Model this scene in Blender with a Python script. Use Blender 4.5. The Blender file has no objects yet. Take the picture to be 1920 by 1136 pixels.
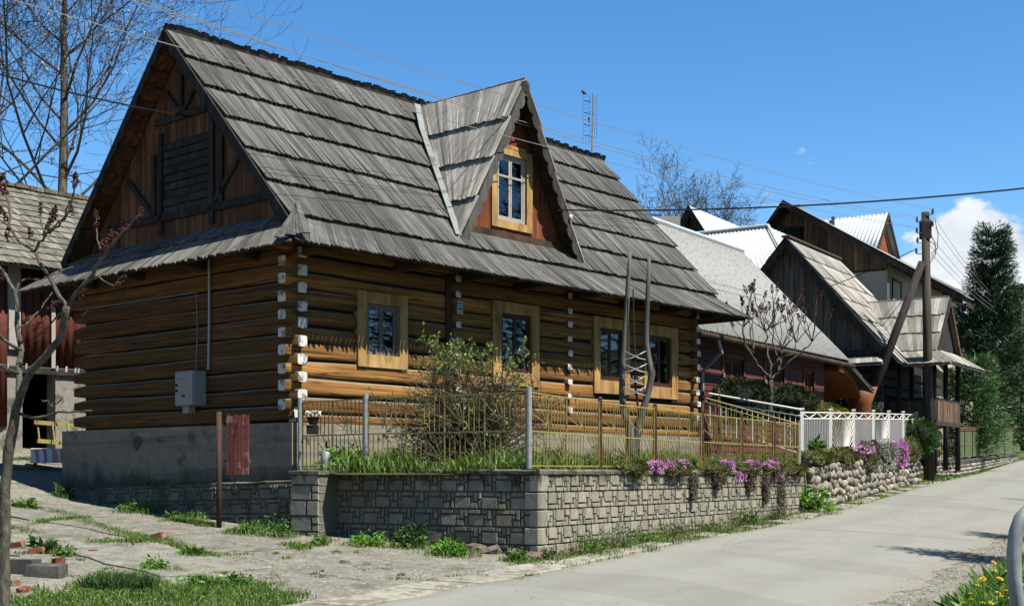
import bpy, math, random
import numpy as np
from mathutils import Vector, Matrix

random.seed(7)
RNG = np.random.default_rng(11)
SC = bpy.context.scene
COL = SC.collection
R = math.radians

# ------------------------------------------------------------------ camera
F_PX, CX, YH = 2400.0, 960.0, 882.0      # focal length, centre column and horizon row of the 1920 px wide photograph
cam_data = bpy.data.cameras.new('camera')
cam_data.sensor_width = 36.0
cam_data.lens = F_PX / 1920.0 * 36.0
cam_data.shift_y = (YH - 568.0) / 1920.0
cam_data.clip_start = 0.1
cam_data.clip_end = 6000.0
camera = bpy.data.objects.new('camera', cam_data)
COL.objects.link(camera)
camera.location = (0, 0, 0)
camera.rotation_euler = (R(90), 0, 0)
SC.camera = camera

# ------------------------------------------------------------------ light
SUN_EL = R(57.5)
SUN_AZ = Vector((0.829, -0.559, 0)).normalized()
sun_vec = Vector((SUN_AZ.x * math.cos(SUN_EL), SUN_AZ.y * math.cos(SUN_EL), math.sin(SUN_EL)))
world = bpy.data.worlds.new('World')
SC.world = world
world.use_nodes = True
sun_data = bpy.data.lights.new('sun', 'SUN')
sun_data.energy = 5.0
sun_data.angle = R(0.53)
sun_data.color = (1.0, 0.95, 0.87)
sun = bpy.data.objects.new('sun', sun_data)
COL.objects.link(sun)
sun.rotation_euler = (-sun_vec).to_track_quat('-Z', 'Y').to_euler()
sun.location = (20, -10, 40)
SC.view_settings.view_transform = 'Standard'
SC.view_settings.look = 'None'
SC.view_settings.gamma = 1.0
SC.view_settings.use_curve_mapping = False
SC.view_settings.exposure = 1.4


def build_world():
    nt = world.node_tree
    nt.nodes.clear()
    N = nt.nodes.new
    L = nt.links.new
    out = N('ShaderNodeOutputWorld')
    bg = N('ShaderNodeBackground')
    sky = N('ShaderNodeTexSky')
    sky.sky_type = 'NISHITA'
    sky.sun_disc = False
    sky.sun_elevation = SUN_EL
    sky.sun_rotation = math.atan2(SUN_AZ.x, SUN_AZ.y)
    sky.altitude = 700
    sky.air_density = 1.0
    sky.dust_density = 0.1
    sky.ozone_density = 3.0
    bg.inputs['Strength'].default_value = 0.05
    # cumulus low over the horizon all the way round, thin wisps higher up
    geo = N('ShaderNodeTexCoord')
    sep = N('ShaderNodeSeparateXYZ')
    L(geo.outputs['Generated'], sep.inputs[0])

    def math_(op, a, b=None, clamp=False):
        m = N('ShaderNodeMath')
        m.operation = op
        m.use_clamp = clamp
        for i, v in enumerate((a, b)):
            if v is None:
                continue
            if isinstance(v, (int, float)):
                m.inputs[i].default_value = v
            else:
                L(v, m.inputs[i])
        return m.outputs[0]
    mp = N('ShaderNodeMapping')
    L(geo.outputs['Generated'], mp.inputs['Vector'])
    mp.inputs['Location'].default_value = (CLOUD_OFF[0], CLOUD_OFF[1], CLOUD_OFF[2])
    mp.inputs['Scale'].default_value = (1.0, 1.0, 2.0)
    n1 = N('ShaderNodeTexNoise')
    n1.inputs['Scale'].default_value = 12.0
    n1.inputs['Detail'].default_value = 12.0
    n1.inputs['Roughness'].default_value = 0.62
    L(mp.outputs[0], n1.inputs['Vector'])
    el = sep.outputs['Z']
    low = N('ShaderNodeMapRange')
    low.interpolation_type = 'SMOOTHSTEP'
    L(el, low.inputs['Value'])
    low.inputs['From Min'].default_value = 0.10
    low.inputs['From Max'].default_value = 0.27
    low.inputs['To Min'].default_value = 0.0
    low.inputs['To Max'].default_value = 0.50
    def lump(px, py, rin, rout, amt):
        d = Vector(((px - CX) / F_PX, 1, (YH - py) / F_PX)).normalized()
        vm = N('ShaderNodeVectorMath')
        vm.operation = 'DOT_PRODUCT'
        L(geo.outputs['Generated'], vm.inputs[0])
        vm.inputs[1].default_value = d
        mr = N('ShaderNodeMapRange')
        mr.interpolation_type = 'SMOOTHSTEP'
        L(vm.outputs['Value'], mr.inputs['Value'])
        mr.inputs['From Min'].default_value = math.cos(R(rout))
        mr.inputs['From Max'].default_value = math.cos(R(rin))
        mr.inputs['To Max'].default_value = amt
        return mr.outputs[0]
    base = math_('ADD', math_('MULTIPLY', math_('SUBTRACT', n1.outputs['Fac'], 0.5), 1.7), 0.5)
    for c in CLOUDS:
        base = math_('ADD', base, lump(*c))
    thr = math_('SUBTRACT', base, low.outputs[0])
    cm = N('ShaderNodeMapRange')
    cm.interpolation_type = 'SMOOTHSTEP'
    L(thr, cm.inputs['Value'])
    cm.inputs['From Min'].default_value = CLOUD_T0
    cm.inputs['From Max'].default_value = CLOUD_T0 + 0.16
    cm.inputs['To Max'].default_value = 0.93
    mix = N('ShaderNodeMixRGB')
    L(cm.outputs[0], mix.inputs['Fac'])
    hs = N('ShaderNodeHueSaturation')
    hs.inputs['Saturation'].default_value = 1.28
    hs.inputs['Value'].default_value = 1.40
    L(sky.outputs[0], hs.inputs['Color'])
    L(hs.outputs[0], mix.inputs['Color1'])
    n2 = N('ShaderNodeTexNoise')
    n2.inputs['Scale'].default_value = 12.0
    n2.inputs['Detail'].default_value = 6.0
    L(mp.outputs[0], n2.inputs['Vector'])
    cr = N('ShaderNodeMapRange')
    L(n2.outputs['Fac'], cr.inputs['Value'])
    cr.inputs['From Min'].default_value = 0.3
    cr.inputs['From Max'].default_value = 0.6
    cr.inputs['To Min'].default_value = 5.0
    cr.inputs['To Max'].default_value = 7.9
    cc = N('ShaderNodeCombineColor')
    L(math_('MULTIPLY', cr.outputs[0], 0.93), cc.inputs[0])
    L(math_('MULTIPLY', cr.outputs[0], 0.97), cc.inputs[1])
    L(cr.outputs[0], cc.inputs[2])
    L(cc.outputs[0], mix.inputs['Color2'])
    L(mix.outputs[0], bg.inputs['Color'])
    L(bg.outputs[0], out.inputs['Surface'])


CLOUD_OFF = (0.0, 0.0, 0.0)
CLOUD_T0 = 0.63
CLOUDS = [(1905, 500, 0.5, 5.2, 0.33), (1760, 500, 0.2, 3.4, 0.27), (1850, 440, 0.0, 2.6, 0.14), (1425, 430, 0.2, 2.2, 0.30), (1455, 315, 0.0, 2.4, 0.30), (1515, 290, 0.0, 1.4, 0.22), (1110, 285, 0.0, 2.4, 0.26), (2150, 520, 2, 6, 0.3), (2600, 560, 3, 8, 0.25), (-700, 560, 3, 9, 0.22)]
build_world()


# ------------------------------------------------------------------ helpers: points
def P(px, py, Y):
    """world point at depth Y that the photograph shows at pixel (px, py)"""
    return Vector(((px - CX) / F_PX * Y, Y, (YH - py) / F_PX * Y))


def smooth(a, b, x):
    t = min(1.0, max(0.0, (x - a) / (b - a)))
    return t * t * (3 - 2 * t)


ROAD_LEFT = [(-9.5, 2.0), (-5.6, 7.5), (-3.35, 11.0), (-1.48, 13.65), (-0.57, 15.33), (0.14, 16.39), (0.95, 17.84), (1.97, 19.72), (3.09, 21.82), (4.4, 23.99),
             (6.1, 26.93), (7.14, 28.96), (9.55, 33.95), (14.6, 44.34), (19.05, 53.0), (26.1, 66.5), (34, 80), (48, 100), (70, 130)]
ROAD_RIGHT = [(-3.5, -4.0), (0.0, 5.0), (2.2, 10.5), (4.38, 15.45), (5.51, 17.39), (7.33, 20.94), (10.21, 26.36), (14.2, 33.0), (19.4, 41.5), (24.6, 50.5), (31.5, 63), (40, 76), (54, 95), (77, 125)]


def interp_curve(pts, y):
    if y <= pts[0][1]:
        return pts[0][0]
    for (x0, y0), (x1, y1) in zip(pts, pts[1:]):
        if y <= y1:
            return x0 + (x1 - x0) * (y - y0) / (y1 - y0)
    return pts[-1][0] + (pts[-1][0] - pts[-2][0]) / (pts[-1][1] - pts[-2][1]) * (y - pts[-1][1])


def ground_base(X, Y):
    Ye = Y if Y < 70 else 70 + (1 - math.exp(-(Y - 70) / 30.0)) * 30
    z = -1.256 - 0.0506 * (X - 0.385) + 0.0582 * (Ye - 18.5)
    if X < -8:
        z += 0.12 * min(-X - 8, 10) + 0.02 * max(0, -X - 18)
    if X > 20:
        z += 0.0506 * (X - 20) * 0.7
    return z


def bank_x(Y):
    return 2.48 + 0.5 * (Y - 8.5)


def hgt(X, Y):
    z = ground_base(X, Y)
    # the grassy bank on the near side of the road, right of the camera
    xr = interp_curve(ROAD_RIGHT, Y)
    z += 0.25 * smooth(0.6, 4.0, X - xr)
    if Y < 16:
        k = smooth(-0.2, 0.55, X - bank_x(Y)) * smooth(15.5, 12.0, Y)
        z = z + k * max(0.0, (-0.97 + 0.012 * (Y - 8) - z))
    return z


# ------------------------------------------------------------------ helpers: meshes
def link(o, parent=None):
    COL.objects.link(o)
    if parent is not None:
        o.parent = parent
    return o


def tag(o, label=None, cat=None, group=None, kind=None):
    if label:
        o['label'] = label
    if cat:
        o['category'] = cat
    if group:
        o['group'] = group
    if kind:
        o['kind'] = kind
    return o


def empty(name, loc=(0, 0, 0), rz=0.0, parent=None):
    o = bpy.data.objects.new(name, None)
    o.empty_display_size = 0.3
    o.location = loc
    o.rotation_euler = (0, 0, rz)
    return link(o, parent)


def thing(name, label, cat, loc=(0, 0, 0), rz=0.0, group=None):
    return tag(empty(name, loc, rz), label, cat, group)


class MB:
    """collects vertices and faces of one mesh object; each added piece carries a random value for its tint"""

    def __init__(self):
        self.v, self.f, self.r, self.m = [], [], [], []

    def add(self, vs, fs, mi=0, rnd=None):
        b = len(self.v)
        rnd = random.random() if rnd is None else rnd
        self.v.extend([tuple(p) for p in vs])
        for f in fs:
            self.f.append(tuple(i + b for i in f))
            self.r.append(rnd)
            self.m.append(mi)
        return self

    def hexa(self, p, mi=0, rnd=None, mend=None):
        """8 corners: 0-3 bottom loop, 4-7 top loop"""
        b = len(self.v)
        rnd = random.random() if rnd is None else rnd
        self.v.extend([tuple(q) for q in p])
        for k, f in enumerate(((0, 3, 2, 1), (4, 5, 6, 7), (0, 1, 5, 4), (1, 2, 6, 5), (2, 3, 7, 6), (3, 0, 4, 7))):
            self.f.append(tuple(i + b for i in f))
            self.r.append(rnd)
            self.m.append(mi)
        return self

    def box(self, x0, x1, y0, y1, z0, z1, mi=0, rnd=None):
        return self.hexa([(x0, y0, z0), (x1, y0, z0), (x1, y1, z0), (x0, y1, z0), (x0, y0, z1), (x1, y0, z1), (x1, y1, z1), (x0, y1, z1)], mi, rnd)

    def bar(self, a, b, w, h, up=(0, 0, 1), mi=0, rnd=None):
        a, b, up = Vector(a), Vector(b), Vector(up)
        d = (b - a).normalized()
        s = d.cross(up)
        if s.length < 1e-4:
            s = d.cross(Vector((1, 0, 0)))
        s.normalize()
        t = s.cross(d).normalized()
        s, t = s * w / 2, t * h / 2
        return self.hexa([a - s - t, a + s - t, b + s - t, b - s - t, a - s + t, a + s + t, b + s + t, b - s + t], mi, rnd)

    def tube(self, pts, rad, n=8, mi=0, rnd=None, cap=True):
        pts = [Vector(p) for p in pts]
        if isinstance(rad, (int, float)):
            rad = [rad] * len(pts)
        b = len(self.v)
        rnd = random.random() if rnd is None else rnd
        ref = None
        for i, p in enumerate(pts):
            d = (pts[min(i + 1, len(pts) - 1)] - pts[max(i - 1, 0)])
            d = d.normalized() if d.length > 1e-9 else Vector((0, 0, 1))
            if ref is None:
                ref = d.orthogonal().normalized()
            s = (ref - d * ref.dot(d))
            s = s.normalized() if s.length > 1e-6 else d.orthogonal().normalized()
            ref = s
            t = d.cross(s)
            for k in range(n):
                a = 2 * math.pi * k / n
                self.v.append(tuple(p + (s * math.cos(a) + t * math.sin(a)) * rad[i]))
        for i in range(len(pts) - 1):
            for k in range(n):
                k2 = (k + 1) % n
                self.f.append((b + i * n + k, b + i * n + k2, b + (i + 1) * n + k2, b + (i + 1) * n + k))
                self.r.append(rnd)
                self.m.append(mi)
        if cap:
            self.f.append(tuple(b + k for k in reversed(range(n))))
            self.f.append(tuple(b + (len(pts) - 1) * n + k for k in range(n)))
            self.r += [rnd, rnd]
            self.m += [mi, mi]
        return self

    def prism(self, poly, d, mi=0, rnd=None):
        """poly: 3-D points of one flat outline; d: thickness vector"""
        n = len(poly)
        d = Vector(d)
        vs = [Vector(p) for p in poly] + [Vector(p) + d for p in poly]
        fs = [tuple(reversed(range(n))), tuple(range(n, 2 * n))]
        for i in range(n):
            j = (i + 1) % n
            fs.append((i, j, n + j, n + i))
        return self.add(vs, fs, mi, rnd)

    def blob(self, c, r, seg=7, rings=5, jit=0.12, mi=0, rnd=None):
        c = Vector(c)
        b = len(self.v)
        rnd = random.random() if rnd is None else rnd
        vs = []
        for i in range(1, rings):
            th = math.pi * i / rings
            for k in range(seg):
                ph = 2 * math.pi * k / seg
                j = 1 + random.uniform(-jit, jit)
                vs.append((c.x + r[0] * j * math.sin(th) * math.cos(ph), c.y + r[1] * j * math.sin(th) * math.sin(ph), c.z + r[2] * j * math.cos(th)))
        vs.append((c.x, c.y, c.z + r[2]))
        vs.append((c.x, c.y, c.z - r[2]))
        fs = []
        for i in range(rings - 2):
            for k in range(seg):
                k2 = (k + 1) % seg
                fs.append((i * seg + k, (i + 1) * seg + k, (i + 1) * seg + k2, i * seg + k2))
        t, bt = len(vs) - 2, len(vs) - 1
        for k in range(seg):
            k2 = (k + 1) % seg
            fs.append((t, k, k2))
            fs.append((bt, (rings - 2) * seg + k2, (rings - 2) * seg + k))
        return self.add(vs, fs, mi, rnd)

    def mesh(self, name, mats, smooth_=False):
        me = bpy.data.meshes.new(name)
        me.from_pydata(self.v, [], self.f)
        if not isinstance(mats, (list, tuple)):
            mats = [mats]
        for m in mats:
            me.materials.append(m)
        at = me.attributes.new('rnd', 'FLOAT', 'FACE')
        at.data.foreach_set('value', np.array(self.r, dtype=np.float32))
        if len(mats) > 1:
            me.polygons.foreach_set('material_index', np.array(self.m, dtype=np.int32))
        if smooth_:
            me.polygons.foreach_set('use_smooth', np.ones(len(self.f), dtype=bool))
        me.update()
        return me

    def build(self, name, mats, parent=None, smooth_=False):
        return link(bpy.data.objects.new(name, self.mesh(name, mats, smooth_)), parent)


def np_mesh(name, verts, faces, mats, rnd=None, parent=None, smooth_=False, mi=None):
    """verts (N,3), faces (M,k) arrays -> mesh object; rnd (M,) per-face tint value"""
    me = bpy.data.meshes.new(name)
    verts = np.asarray(verts, dtype=np.float32)
    faces = np.asarray(faces, dtype=np.int32)
    M, k = faces.shape
    me.vertices.add(len(verts))
    me.vertices.foreach_set('co', verts.ravel())
    me.loops.add(M * k)
    me.loops.foreach_set('vertex_index', faces.ravel())
    me.polygons.add(M)
    me.polygons.foreach_set('loop_start', np.arange(0, M * k, k, dtype=np.int32))
    if not isinstance(mats, (list, tuple)):
        mats = [mats]
    for m in mats:
        me.materials.append(m)
    me.update(calc_edges=True)
    at = me.attributes.new('rnd', 'FLOAT', 'FACE')
    at.data.foreach_set('value', (np.zeros(M) if rnd is None else np.asarray(rnd)).astype(np.float32))
    if mi is not None:
        me.polygons.foreach_set('material_index', np.asarray(mi, dtype=np.int32))
    if smooth_:
        me.polygons.foreach_set('use_smooth', np.ones(M, dtype=bool))
    me.update()
    return link(bpy.data.objects.new(name, me), parent)


def copy_tree(o, parent=None):
    c = o.copy()
    COL.objects.link(c)
    c.parent = parent
    for ch in list(o.children):
        copy_tree(ch, c)
    return c
# ------------------------------------------------------------------ materials
def lin(c):
    """sRGB 0-255 to linear"""
    o = []
    for v in c:
        v /= 255.0
        o.append(v / 12.92 if v <= 0.04045 else ((v + 0.055) / 1.055) ** 2.4)
    return tuple(o) + (1.0,)


GAIN = 0.41          # one calibration factor for all base colours


class Mat:
    def __init__(self, name, rough=0.85, spec=0.25, metal=0.0):
        self.m = bpy.data.materials.new(name)
        self.m.use_nodes = True
        self.nt = self.m.node_tree
        self.b = self.nt.nodes['Principled BSDF']
        self.b.inputs['Roughness'].default_value = rough
        self.b.inputs['Specular IOR Level'].default_value = spec
        self.b.inputs['Metallic'].default_value = metal
        self.pos = None

    def n(self, t):
        return self.nt.nodes.new(t)

    def l(self, a, b):
        self.nt.links.new(a, b)

    def coord(self, scale=(1, 1, 1), rz=0.0, kind='pos'):
        if kind == 'pos':
            g = self.n('ShaderNodeNewGeometry').outputs['Position']
        else:
            g = self.n('ShaderNodeTexCoord').outputs['Object']
        r = self.n('ShaderNodeVectorRotate')
        r.rotation_type = 'Z_AXIS'
        r.inputs['Angle'].default_value = -rz
        self.l(g, r.inputs['Vector'])
        m = self.n('ShaderNodeVectorMath')
        m.operation = 'MULTIPLY'
        m.inputs[1].default_value = scale
        self.l(r.outputs[0], m.inputs[0])
        return m.outputs[0]

    def shift(self, vec, amount=40.0):
        """moves the pattern by each piece's own random value"""
        a = self.rnd()
        m = self.n('ShaderNodeVectorMath')
        m.operation = 'MULTIPLY_ADD'
        c = self.n('ShaderNodeCombineXYZ')
        for i in range(3):
            self.l(a, c.inputs[i])
        self.l(c.outputs[0], m.inputs[0])
        m.inputs[1].default_value = (amount, amount * 0.7, amount * 0.37)
        self.l(vec, m.inputs[2])
        return m.outputs[0]

    def rnd(self):
        a = self.n('ShaderNodeAttribute')
        a.attribute_name = 'rnd'
        return a.outputs['Fac']

    def noise(self, vec, scale=1.0, detail=4.0, rough=0.55, dist=0.0):
        t = self.n('ShaderNodeTexNoise')
        t.inputs['Scale'].default_value = scale
        t.inputs['Detail'].default_value = detail
        t.inputs['Roughness'].default_value = rough
        t.inputs['Distortion'].default_value = dist
        self.l(vec, t.inputs['Vector'])
        return t.outputs['Fac']

    def voronoi(self, vec, scale=1.0, feature='F1', rand=1.0):
        t = self.n('ShaderNodeTexVoronoi')
        t.feature = feature
        t.inputs['Scale'].default_value = scale
        t.inputs['Randomness'].default_value = rand
        self.l(vec, t.inputs['Vector'])
        return t

    def ramp(self, fac, stops):
        r = self.n('ShaderNodeValToRGB')
        while len(r.color_ramp.elements) < len(stops):
            r.color_ramp.elements.new(0.5)
        for e, (p, c) in zip(r.color_ramp.elements, stops):
            e.position = p
            e.color = c if len(c) == 4 else tuple(c) + (1.0,)
        self.l(fac, r.inputs['Fac'])
        return r.outputs['Color']

    def rng(self, v, a, b, c=0.0, d=1.0, smooth_=True):
        m = self.n('ShaderNodeMapRange')
        if smooth_:
            m.interpolation_type = 'SMOOTHSTEP'
        self.l(v, m.inputs['Value'])
        m.inputs['From Min'].default_value = a
        m.inputs['From Max'].default_value = b
        m.inputs['To Min'].default_value = c
        m.inputs['To Max'].default_value = d
        return m.outputs[0]

    def mix(self, fac, a, b, mode='MIX'):
        m = self.n('ShaderNodeMixRGB')
        m.blend_type = mode
        for i, v in enumerate((fac, a, b)):
            if hasattr(v, 'node'):
                self.l(v, m.inputs[i])
            elif i == 0:
                m.inputs[0].default_value = v
            else:
                m.inputs[i].default_value = v if len(v) == 4 else tuple(v) + (1.0,)
        return m.outputs[0]

    def mth(self, op, a, b=0.0):
        m = self.n('ShaderNodeMath')
        m.operation = op
        for i, v in enumerate((a, b)):
            if hasattr(v, 'node'):
                self.l(v, m.inputs[i])
            else:
                m.inputs[i].default_value = v
        return m.outputs[0]

    def color(self, c, gain=None):
        g = GAIN if gain is None else gain
        c = self.mix(1.0, c, (g * 1.03, g, g * 0.92, 1), 'MULTIPLY')
        self.l(c, self.b.inputs['Base Color'])
        return self

    def bump(self, h, strength=0.5, dist=0.01):
        n = self.n('ShaderNodeBump')
        n.inputs['Strength'].default_value = strength
        n.inputs['Distance'].default_value = dist
        self.l(h, n.inputs['Height'])
        self.l(n.outputs[0], self.b.inputs['Normal'])
        return self

    def z(self):
        g = self.n('ShaderNodeNewGeometry').outputs['Position']
        s = self.n('ShaderNodeSeparateXYZ')
        self.l(g, s.inputs[0])
        return s.outputs


TH = math.atan2(0.7526, 0.6585)          # heading of the log house's long wall
TH2 = math.atan2(0.830, 0.558)           # heading of the houses farther up the road
TH3 = math.atan2(0.842, 0.539)


def wood(name, dark, mid, light, scale, rz=TH, rough=0.85, bump=0.4, per_piece=0.35, crack=True, patch=None, grey_top=False):
    """grained timber; scale is small along the grain"""
    M = Mat(name, rough)
    v = M.shift(M.coord(scale, rz))
    n1 = M.noise(v, 1.0, 6, 0.65, 0.3)
    c = M.ramp(n1, [(0.33, dark), (0.5, mid), (0.70, light)])
    if grey_top:      # knots and long drying checks
        kn = M.voronoi(M.shift(M.coord(tuple(min(x, 3.2) * 1.25 for x in scale), rz)), 1.0).outputs['Distance']
        c = M.mix(M.rng(kn, 0.05, 0.12, 0.75, 0), c, tuple(x * 0.35 for x in dark[:3]) + (1,))
        ck = M.noise(M.shift(M.coord(tuple(x * (0.5 if x < 1 else 0.55) for x in scale), rz), 90), 1.0, 2, 0.4)
        c = M.mix(M.mth('MULTIPLY', M.rng(ck, 0.485, 0.5), M.rng(ck, 0.515, 0.5)), c, tuple(x * 0.22 for x in dark[:3]) + (1,))
    if per_piece:
        t = M.rng(M.rnd(), 0, 1, 1 - per_piece, 1 + per_piece * 0.6, False)
        cc = M.n('ShaderNodeCombineColor')
        for i in range(3):
            M.l(t, cc.inputs[i])
        c = M.mix(1.0, c, cc.outputs[0], 'MULTIPLY')
    big = M.noise(M.coord((0.9, 0.9, 0.9), rz), 1.0, 3)
    c = M.mix(M.rng(big, 0.42, 0.7, 0, 0.55), c, tuple(x * 0.55 for x in mid[:3]) + (1,))
    if patch:
        pn = M.noise(M.coord((1.1, 1.1, 2.5), rz), 1.3, 5, 0.6)
        c = M.mix(M.rng(pn, 0.52, 0.66, 0, 0.75), c, patch)
    if crack:
        n2 = M.noise(v, 2.6, 3, 0.5)
        c = M.mix(M.rng(n2, 0.60, 0.72, 0, 0.6), c, tuple(x * 0.18 for x in dark[:3]) + (1,))
    if grey_top:      # rain-washed upper faces have gone grey
        g = M.n('ShaderNodeNewGeometry').outputs['Normal']
        s = M.n('ShaderNodeSeparateXYZ')
        M.l(g, s.inputs[0])
        up = M.mth('ADD', s.outputs[2], M.mth('MULTIPLY', M.noise(M.coord((0.8, 0.8, 3), rz), 2.0, 4), 0.5))
        c = M.mix(M.rng(up, 0.52, 0.76, 0, 0.88), c, M.ramp(n1, [(0.3, (0.17, 0.145, 0.11)), (0.7, (0.36, 0.32, 0.25))]))
    M.color(c).bump(n1, bump, 0.02)
    return M.m


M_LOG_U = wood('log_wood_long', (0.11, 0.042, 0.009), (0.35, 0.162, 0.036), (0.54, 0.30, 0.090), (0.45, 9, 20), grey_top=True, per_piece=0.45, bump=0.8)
M_LOG_V = wood('log_wood_gable_shaded', (0.055, 0.023, 0.005), (0.175, 0.082, 0.018), (0.29, 0.145, 0.036), (9, 0.45, 20), grey_top=True, per_piece=0.45, bump=0.8)  # shade of the gable put into the colour: darker copy of the long-wall wood
M_TRIM = wood('window_trim_wood', (0.30, 0.155, 0.045), (0.62, 0.385, 0.135), (0.80, 0.56, 0.25), (5, 5, 1.2), per_piece=0.15, crack=False, bump=0.2)
M_BROWN = wood('brown_plank_wood', (0.05, 0.018, 0.006), (0.20, 0.072, 0.022), (0.34, 0.14, 0.05), (9, 9, 0.7), per_piece=0.45)
M_GABLEPLANK = wood('gable_plank_wood', (0.055, 0.020, 0.008), (0.20, 0.080, 0.032), (0.36, 0.175, 0.085), (9, 9, 0.7), per_piece=0.5)
M_OLDPLANK = wood('old_brown_plank_wood', (0.06, 0.034, 0.020), (0.20, 0.125, 0.075), (0.33, 0.235, 0.16), (9, 9, 0.6), per_piece=0.5)
M_REDWOOD = wood('red_brown_plank_wood', (0.10, 0.022, 0.008), (0.28, 0.075, 0.022), (0.45, 0.16, 0.05), (9, 9, 0.8), per_piece=0.3)
M_DARKWOOD = wood('dark_weathered_wood', (0.012, 0.010, 0.009), (0.045, 0.036, 0.030), (0.10, 0.085, 0.07), (8, 8, 1.5), per_piece=0.3)
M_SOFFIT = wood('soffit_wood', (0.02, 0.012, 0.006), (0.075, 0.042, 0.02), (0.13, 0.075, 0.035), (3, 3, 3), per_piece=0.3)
M_GREYPLANK = wood('grey_plank_wood', (0.06, 0.048, 0.038), (0.22, 0.175, 0.135), (0.36, 0.30, 0.24), (9, 9, 0.6), per_piece=0.5)
M_CHARWOOD = wood('forked_trunk_wood', (0.04, 0.038, 0.036), (0.15, 0.145, 0.14), (0.28, 0.27, 0.26), (14, 14, 1.0), per_piece=0.2)


def shingle_mat(name, dark, mid, light, rz, along_v=True, warm=None):
    M = Mat(name, 0.9, 0.2)
    sc = (16, 1.1, 1.1) if along_v else (1.1, 16, 1.1)
    v = M.shift(M.coord(sc, rz), 60)
    n1 = M.noise(v, 1.3, 7, 0.7)
    c = M.ramp(n1, [(0.25, dark), (0.5, mid), (0.76, light)])
    t = M.rng(M.rnd(), 0, 1, 0.50, 1.36, False)
    cc = M.n('ShaderNodeCombineColor')
    for i in range(3):
        M.l(t, cc.inputs[i])
    c = M.mix(1.0, c, cc.outputs[0], 'MULTIPLY')
    # dark weather streaks and a few silvered stretches over many boards
    big = M.noise(M.coord((0.55, 0.4, 0.4), rz), 1.0, 5, 0.6)
    c = M.mix(M.rng(big, 0.47, 0.70, 0, 0.65), c, tuple(x * 0.40 for x in mid[:3]) + (1,))
    n3 = M.noise(v, 3.1, 4, 0.6)
    c = M.mix(M.rng(n3, 0.60, 0.70, 0, 0.8), c, tuple(x * 0.25 for x in dark[:3]) + (1,))
    if warm:
        c = M.mix(M.rng(M.noise(v, 0.7, 2), 0.5, 0.7, 0, 0.5), c, warm)
    M.color(c).bump(n1, 0.6, 0.015)
    return M.m


M_SHINGLE = shingle_mat('grey_shingle_wood', (0.046, 0.047, 0.046), (0.135, 0.137, 0.135), (0.29, 0.294, 0.292), TH, True, (0.165, 0.155, 0.135, 1))
M_SHINGLE_X = shingle_mat('grey_shingle_wood_cross', (0.075, 0.072, 0.066), (0.205, 0.198, 0.185), (0.38, 0.365, 0.34), TH, False)
M_SHINGLE_D = shingle_mat('pale_dormer_shingle_wood', (0.22, 0.21, 0.19), (0.50, 0.485, 0.455), (0.78, 0.76, 0.72), TH, False)  # much paler tone than the main slopes
M_SHINGLE2 = shingle_mat('pale_shingle_wood', (0.27, 0.255, 0.23), (0.50, 0.48, 0.45), (0.70, 0.68, 0.64), TH3, True)
M_SHINGLE2X = shingle_mat('pale_shingle_wood_cross', (0.27, 0.255, 0.23), (0.50, 0.48, 0.45), (0.70, 0.68, 0.64), TH3, False)
M_SHINGLE_B = shingle_mat('barn_shingle_wood', (0.11, 0.105, 0.085), (0.25, 0.24, 0.205), (0.38, 0.365, 0.32), TH, True)


def simple(name, c, rough=0.8, spec=0.25, metal=0.0, var=0.25, scale=6.0, bump=0.15, dirt=None, dirt_scale=2.0, dirt_t=0.55, per_piece=0.0):
    M = Mat(name, rough, spec, metal)
    v = M.coord((1, 1, 1))
    n1 = M.noise(v, scale, 5, 0.6)
    col = M.ramp(n1, [(0.25, tuple(x * (1 - var) for x in c[:3]) + (1,)), (0.75, tuple(min(1, x * (1 + var)) for x in c[:3]) + (1,))])
    if per_piece:
        t = M.rng(M.rnd(), 0, 1, 1 - per_piece, 1 + per_piece, False)
        cc = M.n('ShaderNodeCombineColor')
        for i in range(3):
            M.l(t, cc.inputs[i])
        col = M.mix(1.0, col, cc.outputs[0], 'MULTIPLY')
    if dirt:
        n2 = M.noise(v, dirt_scale, 6, 0.65)
        col = M.mix(M.rng(n2, dirt_t, dirt_t + 0.1, 0, 0.85), col, dirt)
    M.color(col)
    if bump:
        M.bump(n1, bump, 0.02)
    return M.m


M_ENDPAINT = simple('flaking_white_end_paint', (0.9, 0.9, 0.88), 0.7, var=0.08, dirt=(0.13, 0.10, 0.075, 1), dirt_scale=7, dirt_t=0.49)
M_CHINK = simple('moss_chinking', (0.03, 0.018, 0.008), 0.95, var=0.5, scale=30)
M_CONCRETE = None
M_WHITEFRAME = simple('weathered_white_sash', (0.50, 0.48, 0.45), 0.7, var=0.15, scale=14, dirt=(0.2, 0.17, 0.14, 1), dirt_scale=12, dirt_t=0.58)
M_GREYSASH = simple('weathered_grey_sash', (0.21, 0.19, 0.18), 0.8, var=0.35, scale=20)
M_REDSASH = simple('dark_red_sash', (0.075, 0.022, 0.012), 0.6, var=0.25)
M_DARKROOM = simple('dark_room_plaster', (0.05, 0.048, 0.045), 0.95, var=0.2)
M_CURTAIN = simple('net_curtain_cloth', (0.22, 0.22, 0.21), 0.95, var=0.3, scale=14)
M_BLACKTAR = simple('tarred_ridge_wood', (0.022, 0.021, 0.020), 0.9, var=0.5, scale=18)
M_ZINC = simple('zinc_sheet', (0.30, 0.33, 0.34), 0.5, 0.4, 0.35, var=0.25, dirt=(0.10, 0.10, 0.10, 1), dirt_scale=3)
M_GALV = simple('galvanised_steel', (0.46, 0.48, 0.50), 0.5, 0.5, 0.3, var=0.3, scale=12, dirt=(0.55, 0.55, 0.56, 1), dirt_scale=9, dirt_t=0.56)
M_RUST = simple('rusty_steel', (0.13, 0.055, 0.03), 0.85, var=0.5, scale=16, dirt=(0.34, 0.20, 0.06, 1), dirt_scale=7)
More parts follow.
